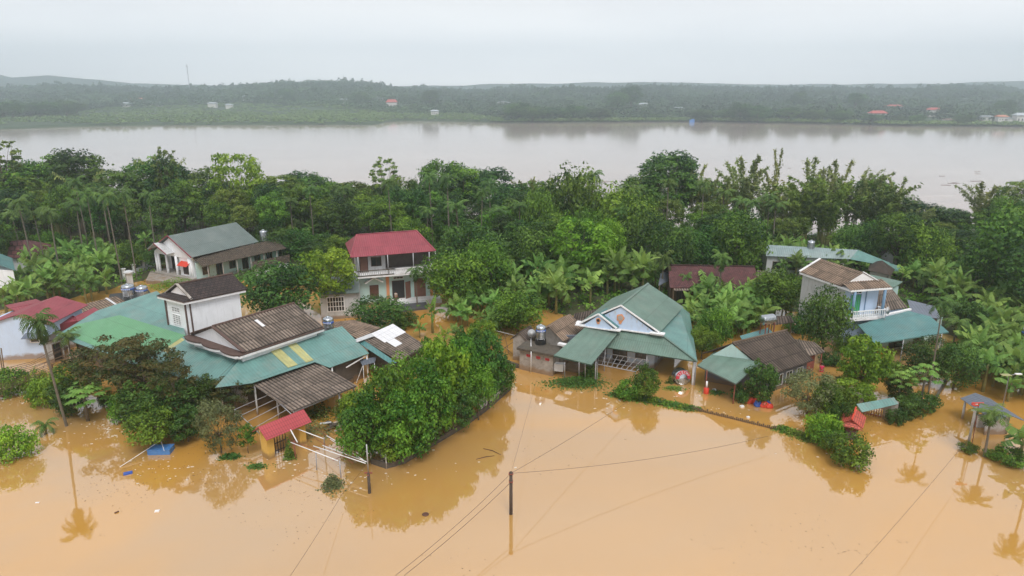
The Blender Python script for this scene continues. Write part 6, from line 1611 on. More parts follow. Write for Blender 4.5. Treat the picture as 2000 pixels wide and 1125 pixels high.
# foreground, left
for k, x, b, t_, w_, lb in [
 ('bush', 18, 772, 725, 60, 'dark round bush at the far left below the blue gable'), ('bushlite', 70, 762, 728, 50, 'light bush right of the dark round bush'), ('bushlite', 92, 788, 742, 62, 'bright low bush left of the leaning areca palm'),
 ('fore', 145, 790, 708, 85, 'leafy tree just behind the leaning areca palm'), ('foredark', 140, 812, 745, 60, 'dark tree at the foot of the leaning areca palm'), ('papaya', 172, 822, 755, 82, 'low papaya tree right of the leaning areca palm'),
 ('bushdark', 208, 792, 768, 24, 'tiny round dark bush in open water'), ('bush', 243, 820, 775, 50, 'low feathery bush before the rust-leaved tree'),
 ('rust', 238, 790, 662, 150, 'big rust-brown leaved tree in front of the green sheets'), ('rust', 290, 800, 672, 130, 'spreading rust-leaved tree before the teal roof'), ('rust', 350, 835, 705, 80, 'leaning tree with rust-coloured branch tips'),
 ('foredark', 285, 830, 745, 90, 'dark tree beneath the rust-leaved trees'), ('foredark', 345, 840, 745, 90, 'dark dense tree under the teal roof edge'), ('foredark', 395, 815, 735, 70, 'dark tree beside the pipe pergola'),
 ('rust', 462, 812, 735, 80, 'small rusty tree before the carport'), ('fore', 303, 872, 790, 85, 'garden tree right behind the blue floating box'), ('foredark', 368, 862, 795, 62, 'small dark tree right of the blue floating box'),
 ('greytree', 432, 885, 780, 75, 'thin grey green tree standing in water left of the yellow gate'), ('young', 486, 885, 822, 30, 'narrow young tree beside the yellow gate'),
 ('bushlite', 28, 892, 838, 70, 'yellow green shrub drowned at the left edge of the water')]:
    tree(k, x, b, t_, w_ * 1.12, 0, label=lb)
# the leaning areca palm and other single palms
tree('areca_fore', 2018, 906, 700, 70, 0, label='tall palm just beyond the right edge whose crown is mirrored in the water', cat='palm tree')
b = P(130, 832, 0); 
o = place('areca_fore', b, 1.0, (1, 1, 1.0), 'tall areca palm leaning over the water at the left front', 'palm tree'); o.rotation_euler = (R(2), R(-5), 1.0)
h_ = height_at(b.x, b.y, 600); o.scale = (1.0, 1.0, h_ / PROTO['areca_fore']['H'])
tree('areca_short', 142, 712, 640, 62, 0, label='short palm at the left tip of the teal roof', cat='palm tree')
tree('palm_stub', 88, 848, 815, 50, 0, label='young palm fronds poking out of the water at the left', cat='palm tree')
tree('areca_mid', 1922, 892, 795, 78, 0, label='light green palm standing alone by the grey-roofed hut', cat='palm tree')
tree('areca1', 1813, 768, 580, 62, 0, label='slim tall areca palm before the teal porch roof', cat='palm tree')
tree('areca_short', 1860, 680, 615, 60, 0, label='short palm beside the right end of the teal porch', cat='palm tree')
tree('areca_mid', 815, 600, 520, 42, .3, label='palm on the paving before the red-roofed house', cat='palm tree')
tree('areca_mid', 1402, 600, 490, 50, .1, label='palm before the middle of the wine red tiled roof', cat='palm tree')
tree('areca_short', 1338, 590, 530, 34, .1, label='small palm before the left part of the wine red tiled roof', cat='palm tree')
tree('areca_short', 1292, 580, 485, 50, .1, label='palm with orange fruit at the left end of the tiled roof', cat='palm tree')
ARE = [(75, 540, 392), (100, 548, 385), (118, 552, 400), (182, 500, 355), (205, 545, 368), (222, 512, 366), (245, 550, 372), (270, 540, 362), (302, 520, 378), (160, 520, 395), (845, 500, 318), (1156, 480, 338), (905, 520, 380), (935, 530, 372), (878, 512, 345), (768, 505, 350),
       (690, 492, 365), (1016, 505, 372), (975, 520, 392), (1370, 500, 352), (1430, 500, 390), (1467, 505, 385), (1492, 512, 385), (1512, 510, 390), (1208, 520, 380), (1052, 512, 400), (1245, 545, 470), (830, 520, 385), (40, 520, 388), (620, 480, 358), (1295, 520, 345), (1240, 500, 360), (575, 478, 372), (960, 500, 355), (735, 500, 382), (1405, 495, 366)]
ga = random.Random(8)
for i, (x, b, t_) in enumerate(ARE): tree('areca%d' % (i % 3), x + ga.uniform(-8, 8), b + ga.uniform(-12, 12), t_ + ga.uniform(-14, 22), ga.uniform(40, 58), .1, label=L_are, group='areca palms behind the houses', cat='palm tree')

# garden thicket in the middle
GT = [('fore', 715, 905, 782, 105), ('fore2', 790, 902, 775, 105), ('fore', 762, 868, 715, 110), ('fore', 842, 872, 718, 105), ('round_mid', 800, 820, 690, 95), ('forelite', 868, 835, 668, 100), ('fore2', 905, 812, 660, 85),
      ('foredark', 955, 790, 655, 85), ('fore', 980, 775, 690, 55), ('forelite', 700, 855, 755, 75), ('foredark', 915, 770, 645, 70), ('fore2', 845, 770, 668, 70), ('foredark', 740, 885, 790, 90), ('foredark', 885, 845, 745, 80), ('round_mid2', 935, 820, 720, 70), ('foredark', 820, 885, 800, 85), ('fore2', 770, 905, 830, 70), ('fore', 680, 830, 770, 45)]
GL = ['nearest bushy tree of the garden thicket by the broken pipe frame', 'broad front tree of the garden thicket', 'tall domed tree in the left half of the thicket', 'tall tree at the heart of the thicket', 'tree at the back left of the thicket by the patched shed',
      'bright topped tree at the upper middle of the thicket', 'leafy tree at the upper right of the thicket', 'dark tree at the right rear of the thicket', 'small tree at the right tip of the thicket wall', 'yellowish tree at the left rim of the thicket',
      'dark back tree of the thicket', 'small back tree of the thicket near the white sheets', 'dark low tree under the front of the thicket', 'low tree by the thicket wall, right of its middle', 'rounded tree above the right stretch of the thicket wall', 'dark low tree near the thicket wall corner', 'low bushy tree at the front corner of the thicket wall', 'small bush-like tree next to the carport']
for (k, x, b, t_, w_), lb in zip(GT, GL): tree(k, x, b, t_ + (8 if x % 20 == 0 else -4), w_ * .98, 0, label=lb, group='garden thicket trees')
for k, x, b, t_, w_, lb in [('bush', 905, 692, 655, 55, 'leafy bush behind the upper end of the thicket'), ('bushlite', 985, 640, 605, 60, 'bright bush among the banana plants left of the stone shed'), ('bushdark', 1005, 620, 590, 60, 'dark bush behind the stone shed'),
        ('bushdark', 790, 640, 610, 50, 'dark bush behind the patched shed'), ('bush', 1375, 672, 640, 60, 'leafy bush in the bananas beside the teal side roof'), ('bush', 1450, 640, 605, 70, 'leafy bush in the bananas behind the brown-roofed house'), ('bushlite', 1420, 625, 590, 50, 'bright small bush glowing among the bananas behind the brown-roofed house'),
        ('bushdark', 1560, 650, 615, 50, 'dark bush beneath the white side wall'), ('bushdark', 1655, 690, 655, 45, 'dark bush left of the teal porch posts'), ('bush', 1715, 730, 700, 50, 'bush in the shade of the teal porch'), ('bushdark', 1900, 700, 660, 50, 'dark bush at the far end of the flooded lane'), ('bush', 1755, 745, 715, 55, 'low bush between the porch and the papaya trees')]:
    tree(k, x, b, t_, w_ * 1.1, 0, label=lb, cat='shrub')
# shrubs and hedges on the right
for k, x, b, t_, w_, lb in [('bush', 1652, 905, 858, 78, 'round bush at the foot of the red shrine'), ('bushlite', 1602, 862, 812, 62, 'light bush between picket fence and iron fence'), ('bush', 1615, 870, 835, 60, 'low dark bush at the corner before the iron fence'),
        ('bushdark', 1635, 842, 790, 40, 'shrub tangled in the iron fence'), ('bush', 1642, 815, 770, 50, 'shrub behind the iron fence'), ('bushdark', 1770, 812, 775, 60, 'dark hedge bush beside the teal gate pillar'), ('bushdark', 1800, 800, 768, 55, 'dark hedge bush along the flooded lane'),
        ('bushdark', 1748, 828, 800, 35, 'low bush at the foot of the grey gate pillar'), ('bushdark', 1448, 782, 755, 40, 'low papaya-like bush under the sage canopy corner'), ('bush', 1228, 778, 745, 45, 'drooping bush on the hedge before the trellis'),
        ('bushdark', 1640, 760, 735, 22, 'small bush by the dark boat'), ('bushdark', 1622, 712, 690, 40, 'shrub beside the person in pink'), ('bush', 1892, 882, 868, 34, 'weedy bush round the foot of the leaning pole'), ('bush', 1975, 905, 880, 60, 'grassy tuft at the right edge below the banana plant'), ('bush', 1935, 893, 882, 30, 'small weed patch right of the lone palm')]:
    tree(k, x, b, t_, w_ * 1.1, 0, label=lb, cat='shrub')
def vine(name, px, py, n, spread, h, mat, label, cat='plant', size=.22):
    c = P(px, py, 0); g = np.random.default_rng(int(px + py)); m_ = n
    cen = np.stack([g.normal(size=m_) * spread[0], g.normal(size=m_) * spread[1], g.random(m_) ** 1.5 * h], -1)
    r_ = np.sqrt((cen[:, 0] / spread[0]) ** 2 + (cen[:, 1] / spread[1]) ** 2) / 2; cen[:, 2] *= np.clip(1.1 - r_, .1, 1)
    v = leaf_arrays(cen, unit(g.normal(size=(m_, 3)) * .5 + np.array([0, -.2, .9])), size * (.6 + .8 * g.random(m_)), g=g)
    o = bpy.data.objects.new(name, leaf_mesh(name, v, .5 + .25 * g.normal(size=m_), mat)); C.objects.link(o); o.location = c; return tag(o, label, cat)
vine('water_weed', 1128, 750, 2200, (1.6, .7), .9, LM_water, 'mat of dark creeping leaves before the green-roofed porch')
vine('creeper', 1152, 735, 900, (.5, .4), 2.2, LM_mid, 'climbing plant on the green canopy corner post')
vine('weed_patch', 1315, 760, 300, (.6, .35), .4, LM_olive, 'weed patch floating before the sunken steel tank')
vine('grass_tuft', 1308, 748, 120, (.2, .15), .8, LM_olive, 'upright grass tuft left of the sunken steel tank', size=.3)
vine('weed_patch', 1397, 768, 250, (.6, .3), .4, LM_water, 'leafy weeds right of the red drum')
vine('weed_patch', 450, 893, 380, (.4, .25), .35, LM_water, 'small floating palm weed right of the grey green tree', size=.3)
vine('weed_patch', 502, 912, 260, (.45, .25), .3, LM_water, 'weed clump in the water before the yellow gate')
vine('creeper', 566, 895, 450, (.22, .2), 2.3, LM_olive, 'creeper climbing a post right of the yellow gate')
vine('creeper', 650, 950, 520, (.40, .45), 1.4, LM_grey, 'flowering creeper slumped over a sunken pipe')
vine('creeper', 625, 812, 700, (.9, .7), 1.6, LM_olive, 'pale creeper tangled behind the broken pipe frame')
vine('dry_branches', 615, 845, 700, (1.0, .8), 1.3, LM_grey, 'grey dead branches heaped right of the yellow gate', size=.18)
for i in range(11):
    f_ = i / 10; x = 1205 + (1350 - 1205) * f_; y = 772 + (799 - 772) * f_
    vine('hedge_plant', x, y, 420 if i < 6 else 240, (.55, .30), 1.0 - .55 * f_, LM_mid if i % 2 else LM_water, 'low hedge plant in the sunken hedge leading to the picket fence').__setitem__('group', 'sunken hedge plants')
for i in range(7):
    f_ = i / 6; vine('hedge_plant', 1525 + 62 * f_, 838 + 22 * f_, 220, (.5, .28), .5, LM_mid if i % 2 else LM_olive, 'ragged hedge plant between the picket fence and the shrine bushes').__setitem__('group', 'ragged hedge plants by the shrine')
vine('creeper', 350, 560, 2600, (2.4, 1.3), 1.6, LM_lite, 'bright creeper spread over a frame before the white gabled house')
vine('creeper', 395, 545, 1200, (2.6, .8), 2.6, LM_olive, 'flowering hedge creeper before the mossy lean-to')
vine('potted_plants', 318, 530, 200, (.5, .3), 1.6, leafmat('leaf_red', (.3, .04, .02), (.5, .08, .04)), 'red flowers beside the porch of the white gabled house')

# bananas: groves given by their outline in the photo, scattered on the ground itself
def inside(poly, x, y):
    c = False; j = len(poly) - 1
    for i in range(len(poly)):
        if (poly[i][1] > y) != (poly[j][1] > y) and x < (poly[j][0] - poly[i][0]) * (y - poly[i][1]) / (poly[j][1] - poly[i][1]) + poly[i][0]: c = not c
        j = i
    return c
def grove(poly, step, key=None, label=L_ban, group='banana plants of the groves behind the houses', smin=.8, smax=1.25, seed=1, avoid=()):
    g = random.Random(seed); w3 = [P(a, b, 0) for a, b in poly]; pl = [(q.x, q.y) for q in w3]
    x0, x1 = min(q[0] for q in pl), max(q[0] for q in pl); y0, y1 = min(q[1] for q in pl), max(q[1] for q in pl); n = 0
    y = y0
    while y < y1:
        x = x0
        while x < x1:
            a, b = x + g.uniform(-.4, .4) * step, y + g.uniform(-.4, .4) * step * 1.3
            if inside(pl, a, b) and all((a - u) ** 2 + (b - v) ** 2 > r * r for u, v, r in avoid):
                s = g.uniform(smin, smax); k = key or ('banana%d' % g.randrange(4)); n += 1
                place(k, (a, b, max(-.1, float(land_z(np.array(a), np.array(b))))), g.uniform(0, 6.28), (s, s, s * g.uniform(.85, 1.15)), label, 'banana plant', group)
            x += step
        y += step * 1.3
    return n
nb = 0
nb += grove([(0, 600), (50, 590), (150, 560), (215, 540), (225, 565), (200, 590), (130, 598), (0, 640)], 2.4, seed=1)
nb += grove([(35, 585), (60, 530), (210, 500), (240, 520), (215, 550), (120, 575)], 3.0, seed=2)
nb += grove([(225, 520), (290, 480), (330, 455), (640, 450), (690, 470), (650, 500), (580, 500), (500, 455), (440, 440), (310, 470), (285, 500), (250, 530)], 3.3, seed=3)
nb += grove([(935, 590), (950, 530), (1060, 500), (1130, 550), (1260, 530), (1290, 560), (1260, 580), (1180, 600), (1120, 610), (1000, 625)], 2.6, seed=4, smax=1.45)
nb += grove([(1340, 620), (1370, 590), (1500, 595), (1500, 640), (1430, 665), (1400, 680), (1345, 660)], 1.65, seed=5, smin=.8, smax=1.1)
nb += grove([(1290, 510), (1480, 495), (1560, 500), (1560, 525), (1480, 530), (1300, 515)], 3.0, seed=6)
nb += grove([(1490, 538), (1495, 516), (1660, 520), (1720, 532), (1700, 545), (1560, 550)], 2.1, seed=7, smin=.75, smax=1.05)
nb += grove([(1745, 560), (1770, 510), (1880, 500), (1910, 560), (1900, 620), (1850, 620), (1790, 590)], 2.6, seed=8)
nb += grove([(1895, 640), (1925, 600), (2040, 590), (2060, 790), (1960, 790), (1905, 760), (1890, 700)], 1.8, seed=9, smin=.8, smax=1.2)
nb += grove([(880, 628), (940, 600), (1005, 612), (1010, 640), (960, 655), (900, 650)], 2.3, seed=12, smin=.6, smax=.95)
nb += grove([(1480, 640), (1500, 600), (1550, 600), (1550, 625), (1500, 650)], 2.2, seed=13, smin=.6, smax=.9)
nb += grove([(700, 470), (860, 465), (930, 500), (930, 520), (860, 520), (830, 480)], 3.3, seed=10)
for x, b, t_, w_, lb in [(845, 650, 580, 75, 'bright young banana plant with upright leaf in orange water'), (868, 690, 632, 70, 'yellowing banana plant in front of the bright young one')]:
    tree('bananalite', x, b, t_, w_, 0, label=lb, cat='banana plant')
for x, b, t_, w_, lb in [(902, 640, 585, 72, 'banana plant standing in orange water right of the palm'), (890, 672, 628, 55, 'small banana plant in the brown pool'), (960, 655, 600, 60, 'banana plant near the tangled bamboo rails'), (1990, 900, 828, 120, 'large banana plant at the lower right edge'), (820, 660, 625, 40, 'low banana shoot at the pool rim'), (1870, 640, 570, 90, 'drooping banana plant beyond the teal porch')]:
    tree('banana0', x, b, t_, w_, 0, label=lb, cat='banana plant')

# fill the belt with more trees where nothing stands yet
HB = [(-47, 110, 11), (-17, 99, 9), (29, 97, 9.5), (50, 108, 10), (42, 81, 8), (46, 78, 9), (-77, 105, 8), (-71, 118, 6), (60, 103, 4), (-58, 104, 8), (-9, 92, 6)]
g = random.Random(21); nf = 0
for ring, (ya, yb, st, kinds, tlo, thi) in enumerate([(126, 152, 6.2, ('tall_mid', 'tall_dark', 'tall_mid2', 'tall_olive'), 352, 402), (106, 128, 6.0, ('round_mid', 'round_dark', 'round_mid2', 'tall_mid', 'tall_dark'), 405, 455)]):
    y = ya
    while y < yb:
        x = -y * .84
        while x < y * .84:
            a, b = x + g.uniform(-2.4, 2.4), y + g.uniform(-2.4, 2.4); x += st
            if b > bank_y(a) - 2: continue
            if float(land_z(np.array(a), np.array(b))) < -.5: continue
            if any((a - u) ** 2 + (b - v) ** 2 < (r + 1.5) ** 2 for u, v, r in HB): continue
            if any((a - u) ** 2 + (b - v) ** 2 < (r * .55 + 1.4) ** 2 for u, v, r in TREES): continue
            if ring == 1 and g.random() < .35: continue
            pxx = 1000 + a / b * F_PX
            if 1440 < pxx < 1900 and ring == 0: top = g.uniform(395, 435)
            elif 1150 < pxx < 1200 and ring == 0: top = g.uniform(400, 430)
            else: top = g.uniform(tlo, thi)
            h = height_at(a, b, top) if not (200 < pxx < 700 and ring == 1) else g.uniform(4, 6.5)
            h = max(3.2, min(h, 13)); k = g.choice(kinds); pr = PROTO[k]; sx = g.uniform(.85, 1.2) * (h / pr['H']) ** .5
            place(k, (a, b, 0), g.uniform(0, 6.28), (sx, sx, h / pr['H']), L_dark if 'dark' in k else L_mid, 'tree', GB); TREES.append((a, b, sx * pr['R'])); nf += 1
        y += st
print('bananas', nb, 'fill trees', nf, 'trees', len(TREES))

# ================================================================== poles, wires, fences, small things
def pole(px, py, top_py, r, label, mat=M_pole, z=0.0):
    b = P(px, py, z); h = height_at(b.x, b.y, top_py)
    t = thing('utility_pole', label, 'pole', b); MB().tube([(b.x, b.y, -1), (b.x, b.y, h)], [r * 1.15, r], 10).build('shaft', mat, t, smooth=True)
    return t, b, h
t, b1, h1 = pole(998, 1004, 922, .12, 'dark stub of a drowned power pole in the open water')
m = MB(); m.box((b1.x, b1.y, h1 - .12), (.34, .3, .05)); m.box((b1.x, b1.y, h1 - .75), (.3, .34, .06)); m.build('bracket', M_rust, t)
t, b2, h2_ = pole(722, 963, 923, .11, 'dark pole stub topped by a thin grey pipe near the thicket corner')
hp = height_at(b2.x, b2.y, 868); MB().tube([(b2.x, b2.y, h2_), (b2.x, b2.y, hp)], .05, 8).build('pipe', M_pipe, t, smooth=True)
m = MB(); m.box((b2.x, b2.y, h2_ - .02), (.6, .1, .08)); m.box((b2.x, b2.y, h2_ - .15), (.1, .4, .06)); m.build('bracket', M_rust, t)
t, b3, h3 = pole(1891, 868, 788, .10, 'slim pale pole with a red cross arm leaning by the grey-roofed hut', M_palepole)
m = MB(); m.box((b3.x + .1, b3.y, h3 + .05), (1.0, .08, .08)); m.box((b3.x - .1, b3.y, h3 - .12), (.5, .35, .07)); m.build('cross_arm', M_redplastic, t)
MB().lathe((b3.x - .3, b3.y - .2, h3 - .6), [(.12, 0), (.14, .05), (.05, .12)], 10).build('lamp_head', M_whiteplastic, t)
MB().tube([(b3.x + .35, b3.y, -.5), (b3.x + .2, b3.y, h3)], .03, 6).build('stay', M_rust, t)
b = P(1957, 800, 0); h = height_at(b.x, b.y, 733); t = thing('street_lamp', 'thin grey street lamp among the banana plants at the right', 'street lamp', b)
MB().tube([(b.x, b.y, -.5), (b.x, b.y, h), (b.x + .5, b.y - .1, h + .15)], [.07, .05, .04], 8).build('post', M_pipe, t, smooth=True)
m = MB(); m.box((b.x + .75, b.y - .1, h + .18), (.6, .25, .09)); m.build('lamp_head', M_whiteplastic, t)
m = MB(); m.box((b.x - .35, b.y, h + .05), (.9, .5, .04)); m.build('solar_panel', M_yellow, t)
def wire(pts, label, r=.016, sag=.3):
    """cable hanging between points"""
    V_ = []
    for a, b in zip(pts, pts[1:]):
        a, b = Vector(a), Vector(b); n = 10
        for i in range(n + (b is Vector(pts[-1]))): t_ = i / n; q = a.lerp(b, t_); q.z -= sag * 4 * t_ * (1 - t_); V_.append(q)
    V_.append(Vector(pts[-1]))
    o = MB().tube(V_, r, 5).build('power_cable', M_wire, None, loc=tuple(pts[0])); return tag(o, label, 'cable')
top1 = Vector((b1.x, b1.y, h1 - .1))
wire([top1, P(775, 1122, 2.6), P(640, 1250, 3.4)], 'upper of the two cables running from the pole stub to the bottom edge', .013, .25)
wire([top1 + Vector((.1, 0, -.6)), P(792, 1122, 2.4), P(660, 1260, 3.2)], 'lower of the two cables running from the pole stub to the bottom edge', .015, .2)
wire([top1, P(1225, 785, 1.2)], 'cable from the pole stub up to the hedge before the trellis', .012, .15)
wire([top1, P(1500, 852, 1.0)], 'long slack cable from the pole stub toward the picket fence', .012, .5)
wire([top1, P(1048, 740, 1.2)], 'cable from the pole stub to the concrete annex', .008, .1)
wire([P(668, 965, .8), P(560, 1135, 3.0)], 'single black cable running to the bottom edge left of the pipe pole', .011, .1)
wire([P(668, 965, .8), P(720, 900, 2.0)], 'short cable rising from the water to the broken frame', .009, .1)
wire([P(1893, 855, 2.2), P(1650, 1135, 3.4)], 'thin cable crossing the open water at the right', .009, .2)
wire([P(420, 745, 3.5), P(470, 695, 5.0)], 'cable lying down the hip of the teal roof', .012, .0)

# picket fence tips out of the water
a_, b_ = P(1350, 799, 0), P(1514, 839, 0); FN = thing('picket_fence', 'row of dark picket tips just above the water, ending at the ragged hedge', 'fence', (a_ + b_) / 2)
pk_me = None
for k in range(46):
    p = a_.lerp(b_, k / 45); hgt = .26 + .06 * math.sin(k * 2.3) + (.08 if k % 9 == 0 else 0)
    m = MB(); m.box((p.x, p.y, -.2 + hgt / 2), (.12, .10, .4 + hgt), R(-30)); m.build('picket', M_wood, FN)
MB().beam(a_ + Vector((0, 0, .07)), b_ + Vector((0, 0, .07)), .05).build('rail', M_wood, FN)

# wall round the thicket, with netting
W = thing('garden_wall', 'dark mossy garden wall with netting curving round the thicket', 'wall', P(905, 838, 0))
wp = [P(1000, 735, 0), P(996, 762, 0), P(950, 802, 0), P(905, 835, 0), P(850, 868, 0), P(790, 905, 0), P(755, 915, 0), P(725, 905, 0)]
for a_, b_ in zip(wp, wp[1:]):
    MB().beam(a_ + Vector((0, 0, -.1)), b_ + Vector((0, 0, -.1)), .14, 1.2).build('wall_panel', M_darkconc, W)
for k, a_ in enumerate(wp): MB().tube([a_ + Vector((0, 0, -.5)), a_ + Vector((0, 0, 1.35))], .06, 6).build('post', M_dirtywhite, W)
m = MB(); a_, b_ = wp[0], wp[1]
for A_, B_ in zip(wp[:4], wp[1:5]):
    n = int((B_ - A_).length / .16)
    for k in range(n): p = A_.lerp(B_, k / n); m.beam(p + Vector((0, 0, .4)), p + Vector((0, 0, 1.3)), .02)
    for z_ in (.7, 1.0, 1.3): m.beam(A_ + Vector((0, 0, z_)), B_ + Vector((0, 0, z_)), .03)
m.build('netting', M_darkwood, W)
W = thing('low_wall', 'short dark wall joining the stone shed and the concrete annex', 'wall', P(995, 712, 0))
MB().beam(P(983, 708, 0), P(1012, 719, 0), .25, .9).build('wall_panel', M_darkconc, W)
W = thing('lane_wall', 'low dark wall along the bend of the flooded lane', 'wall', P(1830, 775, 0))
wp = [P(1822, 790, 0), P(1835, 768, 0), P(1850, 740, 0)]
for a_, b_ in zip(wp, wp[1:]): MB().beam(a_, b_, .15, .9).build('wall_panel', M_darkconc, W)
# broken pipe frame
T = thing('collapsed_frame', 'collapsed trellis of long silver pipes between yellow gate and thicket', 'trellis', P(660, 880, 0))
def bar(x0, y0, z0, x1, y1, z1, r=.035, mat=None, nm='pipe'): MB().tube([P(x0, y0, z0), P(x1, y1, z1)], r, 6).build(nm, mat or M_pipe, T, smooth=True)
for a in [(568, 864, 1.7, 660, 900, 1.7), (612, 871, 1.6, 714, 905, 1.5), (576, 836, 1.9, 632, 857, 1.7), (638, 851, 1.9, 704, 888, 1.5), (645, 858, 1.7, 709, 898, 1.4), (690, 868, 1.6, 720, 886, 1.5), (630, 870, 1.6, 716, 902, 1.3)]: bar(*a, .04, M_whitetrim)
for a in [(617, 884, 1.6, 619, 926, -.4), (663, 900, 1.6, 667, 942, -.4), (633, 855, 1.8, 634, 880, -.4), (673, 866, 1.6, 675, 890, -.4), (716, 886, 1.6, 717, 905, -.4)]: bar(*a, .045, M_pipe, 'post')
for a in [(600, 845, 1.5, 690, 905, 1.2), (640, 880, 1.3, 700, 850, 1.4), (560, 858, 1.6, 625, 880, 1.5), (650, 900, .9, 705, 870, 1.1), (610, 830, 1.4, 660, 868, 1.5)]: bar(*a, .022, M_rust, 'stick')
bar(574, 860, 1.6, 578, 905, -.4, .05, M_rust, 'post'); bar(558, 822, 2.6, 581, 864, 1.7, .05, M_whitetrim)
T2 = thing('rubble_heap', 'heap of broken white boards by the left rim of the thicket', 'rubble', P(655, 838, 0)); l0 = T2.location
gg = random.Random(4)
for k in range(11):
    m = MB(); c_ = l0 + Vector((gg.uniform(-1.0, 1.0), gg.uniform(-.7, .7), .15 + .5 * gg.random())); m.box(c_, (gg.uniform(.6, 1.4), gg.uniform(.12, .3), .05), gg.uniform(-.8, .8)); m.build('board', gg.choice([M_dirtywhite, M_wood, M_darkconc]), T2)
# brushwood rack at the left
T = thing('pole_rack', 'rickety rack of long thin poles before the pale blue gable', 'rack', P(55, 745, 0))
for k in range(11):
    y0 = 705 + k * 4.5; MB().tube([P(-20, y0 + 22, 1.6 + .08 * k), P(60, y0 + 2 - k, 1.9), P(135, y0 - 32 + gg.uniform(-5, 5), 1.9)], .028, 5).build('pole', M_wood, T)
for x, y in ((24, 760), (57, 772), (108, 745), (8, 775)): MB().tube([P(x, y, 0) + Vector((0, 0, -.6)), P(x, y, 0) + Vector((0, 0, 2.0))], .07, 7).build('post', M_darkwood, T)
for k in range(6): MB().tube([P(20 + 18 * k, 768 - 8 * k, 1.3), P(34 + 18 * k, 715 - 2 * k, 2.0)], .02, 5).build('cross_pole', M_wood, T)
for i in range(2): tag(MB().tube([P(8 + i * 4, 760, 0) + Vector((0, 0, -1)), P(8 + i * 4 - 10, 680, 3.4)], .06, 7).build('bamboo_stake', M_wood, None, loc=tuple(P(8, 760, 0))), 'leaning stake before the pale blue gable wall, ' + ('left one' if i == 0 else 'right one'), 'stake')
# fallen bamboo rails between the thicket and the stone shed
T = thing('bamboo_rails', 'loose bamboo rails and tangled sticks left of the stone shed', 'rails', P(985, 670, 0))
for a in [(965, 645, 1, 1005, 655, 1), (975, 668, .8, 1002, 648, 1.2), (970, 690, .4, 1002, 668, .6), (962, 660, .6, 1000, 690, .3), (982, 640, 1.2, 994, 690, .2)]: MB().tube([P(*a[:3]), P(*a[3:])], .035, 6).build('rail', M_dirtywhite if a[0] == 965 else M_wood, T)

# blue box, boat, bags, debris
b = P(314, 884, 0); t = thing('blue_box', 'blue box lashed with two sticks floating under a garden tree', 'box', b)
m = MB(); m.box((b.x, b.y + .1, .12), (1.85, 1.0, .62), R(3)); m.build('box_body', M_bluetarp, t)
m = MB(); m.box((b.x, b.y + .1, .44), (1.9, 1.05, .06), R(3)); m.build('box_lid', M_bluetarp, t)
MB().tube([(b.x - 2.2, b.y - 2.4, .03), (b.x - .3, b.y + .6, .75)], .025, 6).build('stick', M_whitetrim, t); MB().tube([(b.x + .6, b.y - .5, .45), (b.x - .15, b.y + .6, .7)], .02, 6).build('stick', M_whitetrim, t)
def boat():
    b = P(1632, 750, 0); t = thing('rowing_boat', 'small dark rowing boat half swamped behind the bright leafy tree', 'boat', b)
    m = MB(); n = 12; vs = []
    for i in range(n + 1):
        u = i / n * 2 - 1; wdt = .55 * (1 - abs(u) ** 2.4) ** .6; zz = .22 + .16 * u * u
        for y_, z_ in ((-wdt, zz), (-wdt * .7, -.1), (wdt * .7, -.1), (wdt, zz)): vs.append(Vector((u * 1.9, y_, z_)))
    rot = Matrix.Rotation(R(12), 3, 'Z'); vs = [rot @ v + b for v in vs]
    fs = []
    for i in range(n):
        for k in range(3): a = i * 4 + k; fs.append((a, a + 4, a + 5, a + 1))
    m.add(vs, fs); hull = m.build('hull', M_black, t, smooth=True); hull.modifiers.new('t', 'SOLIDIFY').thickness = .05
    for i in (3, 6, 9): m = MB(); m.beam(vs[i * 4], vs[i * 4 + 3], .16, .04); m.build('thwart', M_wood, t)
boat()
def bag(px, py, s, mat, lb, seed, h=.45):
    b = P(px, py, 0); bm = bmesh.new(); bmesh.ops.create_icosphere(bm, subdivisions=3, radius=1); g_ = np.random.default_rng(seed); ph = g_.random(6) * 6
    for v in bm.verts:
        c = v.co; k = 1 + .16 * math.sin(c.x * 4 + ph[0]) * math.cos(c.y * 5 + ph[1]) + .10 * math.sin(c.z * 7 + c.x * 6 + ph[2])
        v.co = Vector((c.x * s * k, c.y * s * .7 * k, max(c.z, -.3) * h * k + h * .25))
    me = bpy.data.meshes.new('bag'); bm.to_mesh(me); bm.free(); me.materials.append(mat)
    o = bpy.data.objects.new('bag', me); C.objects.link(o); o.location = b; me.polygons.foreach_set('use_smooth', [True] * len(me.polygons)); tag(o, lb, 'bag', 'floating bags')
bag(1463, 786, .50, M_redplastic, 'leftmost orange red bag of the floating row', 1, .5); bag(1476, 788, .38, M_redplastic, 'upright red bag touching the blue bag', 2, .5); bag(1480, 793, .42, M_bluebag, 'blue bag at the middle of the floating row', 3); bag(1492, 794, .45, M_redplastic, 'red bag right of the blue bag', 4); bag(1502, 796, .42, M_redplastic, 'right end red bag by the dark tree', 5, .35); bag(1499, 790, .3, M_bluebag, 'small blue bag tucked between the last red bags', 6, .4)
def flot(name, px, py, size, mat, lb, rz=.3, cat='litter'):
    b = P(px, py, 0); m = MB(); m.box((b.x, b.y, size[2] * .3), size, rz); m.box((b.x + size[0] * .2, b.y, size[2] * .85), (size[0] * .5, size[1] * .6, size[2] * .3), rz); o = m.build(name, mat, None, loc=tuple(b)); tag(o, lb, cat)
flot('blue_float', 250, 925, (.65, .4, .12), M_bluebag, 'crumpled blue plastic floating near the blue box', .5)
flot('white_carton', 307, 999, (.32, .22, .1), M_whiteplastic, 'small white carton drifting in open water', .2)
flot('wood_chunk', 228, 1001, (.28, .10, .08), M_darkwood, 'dark wood chunk left of the white carton', .9)
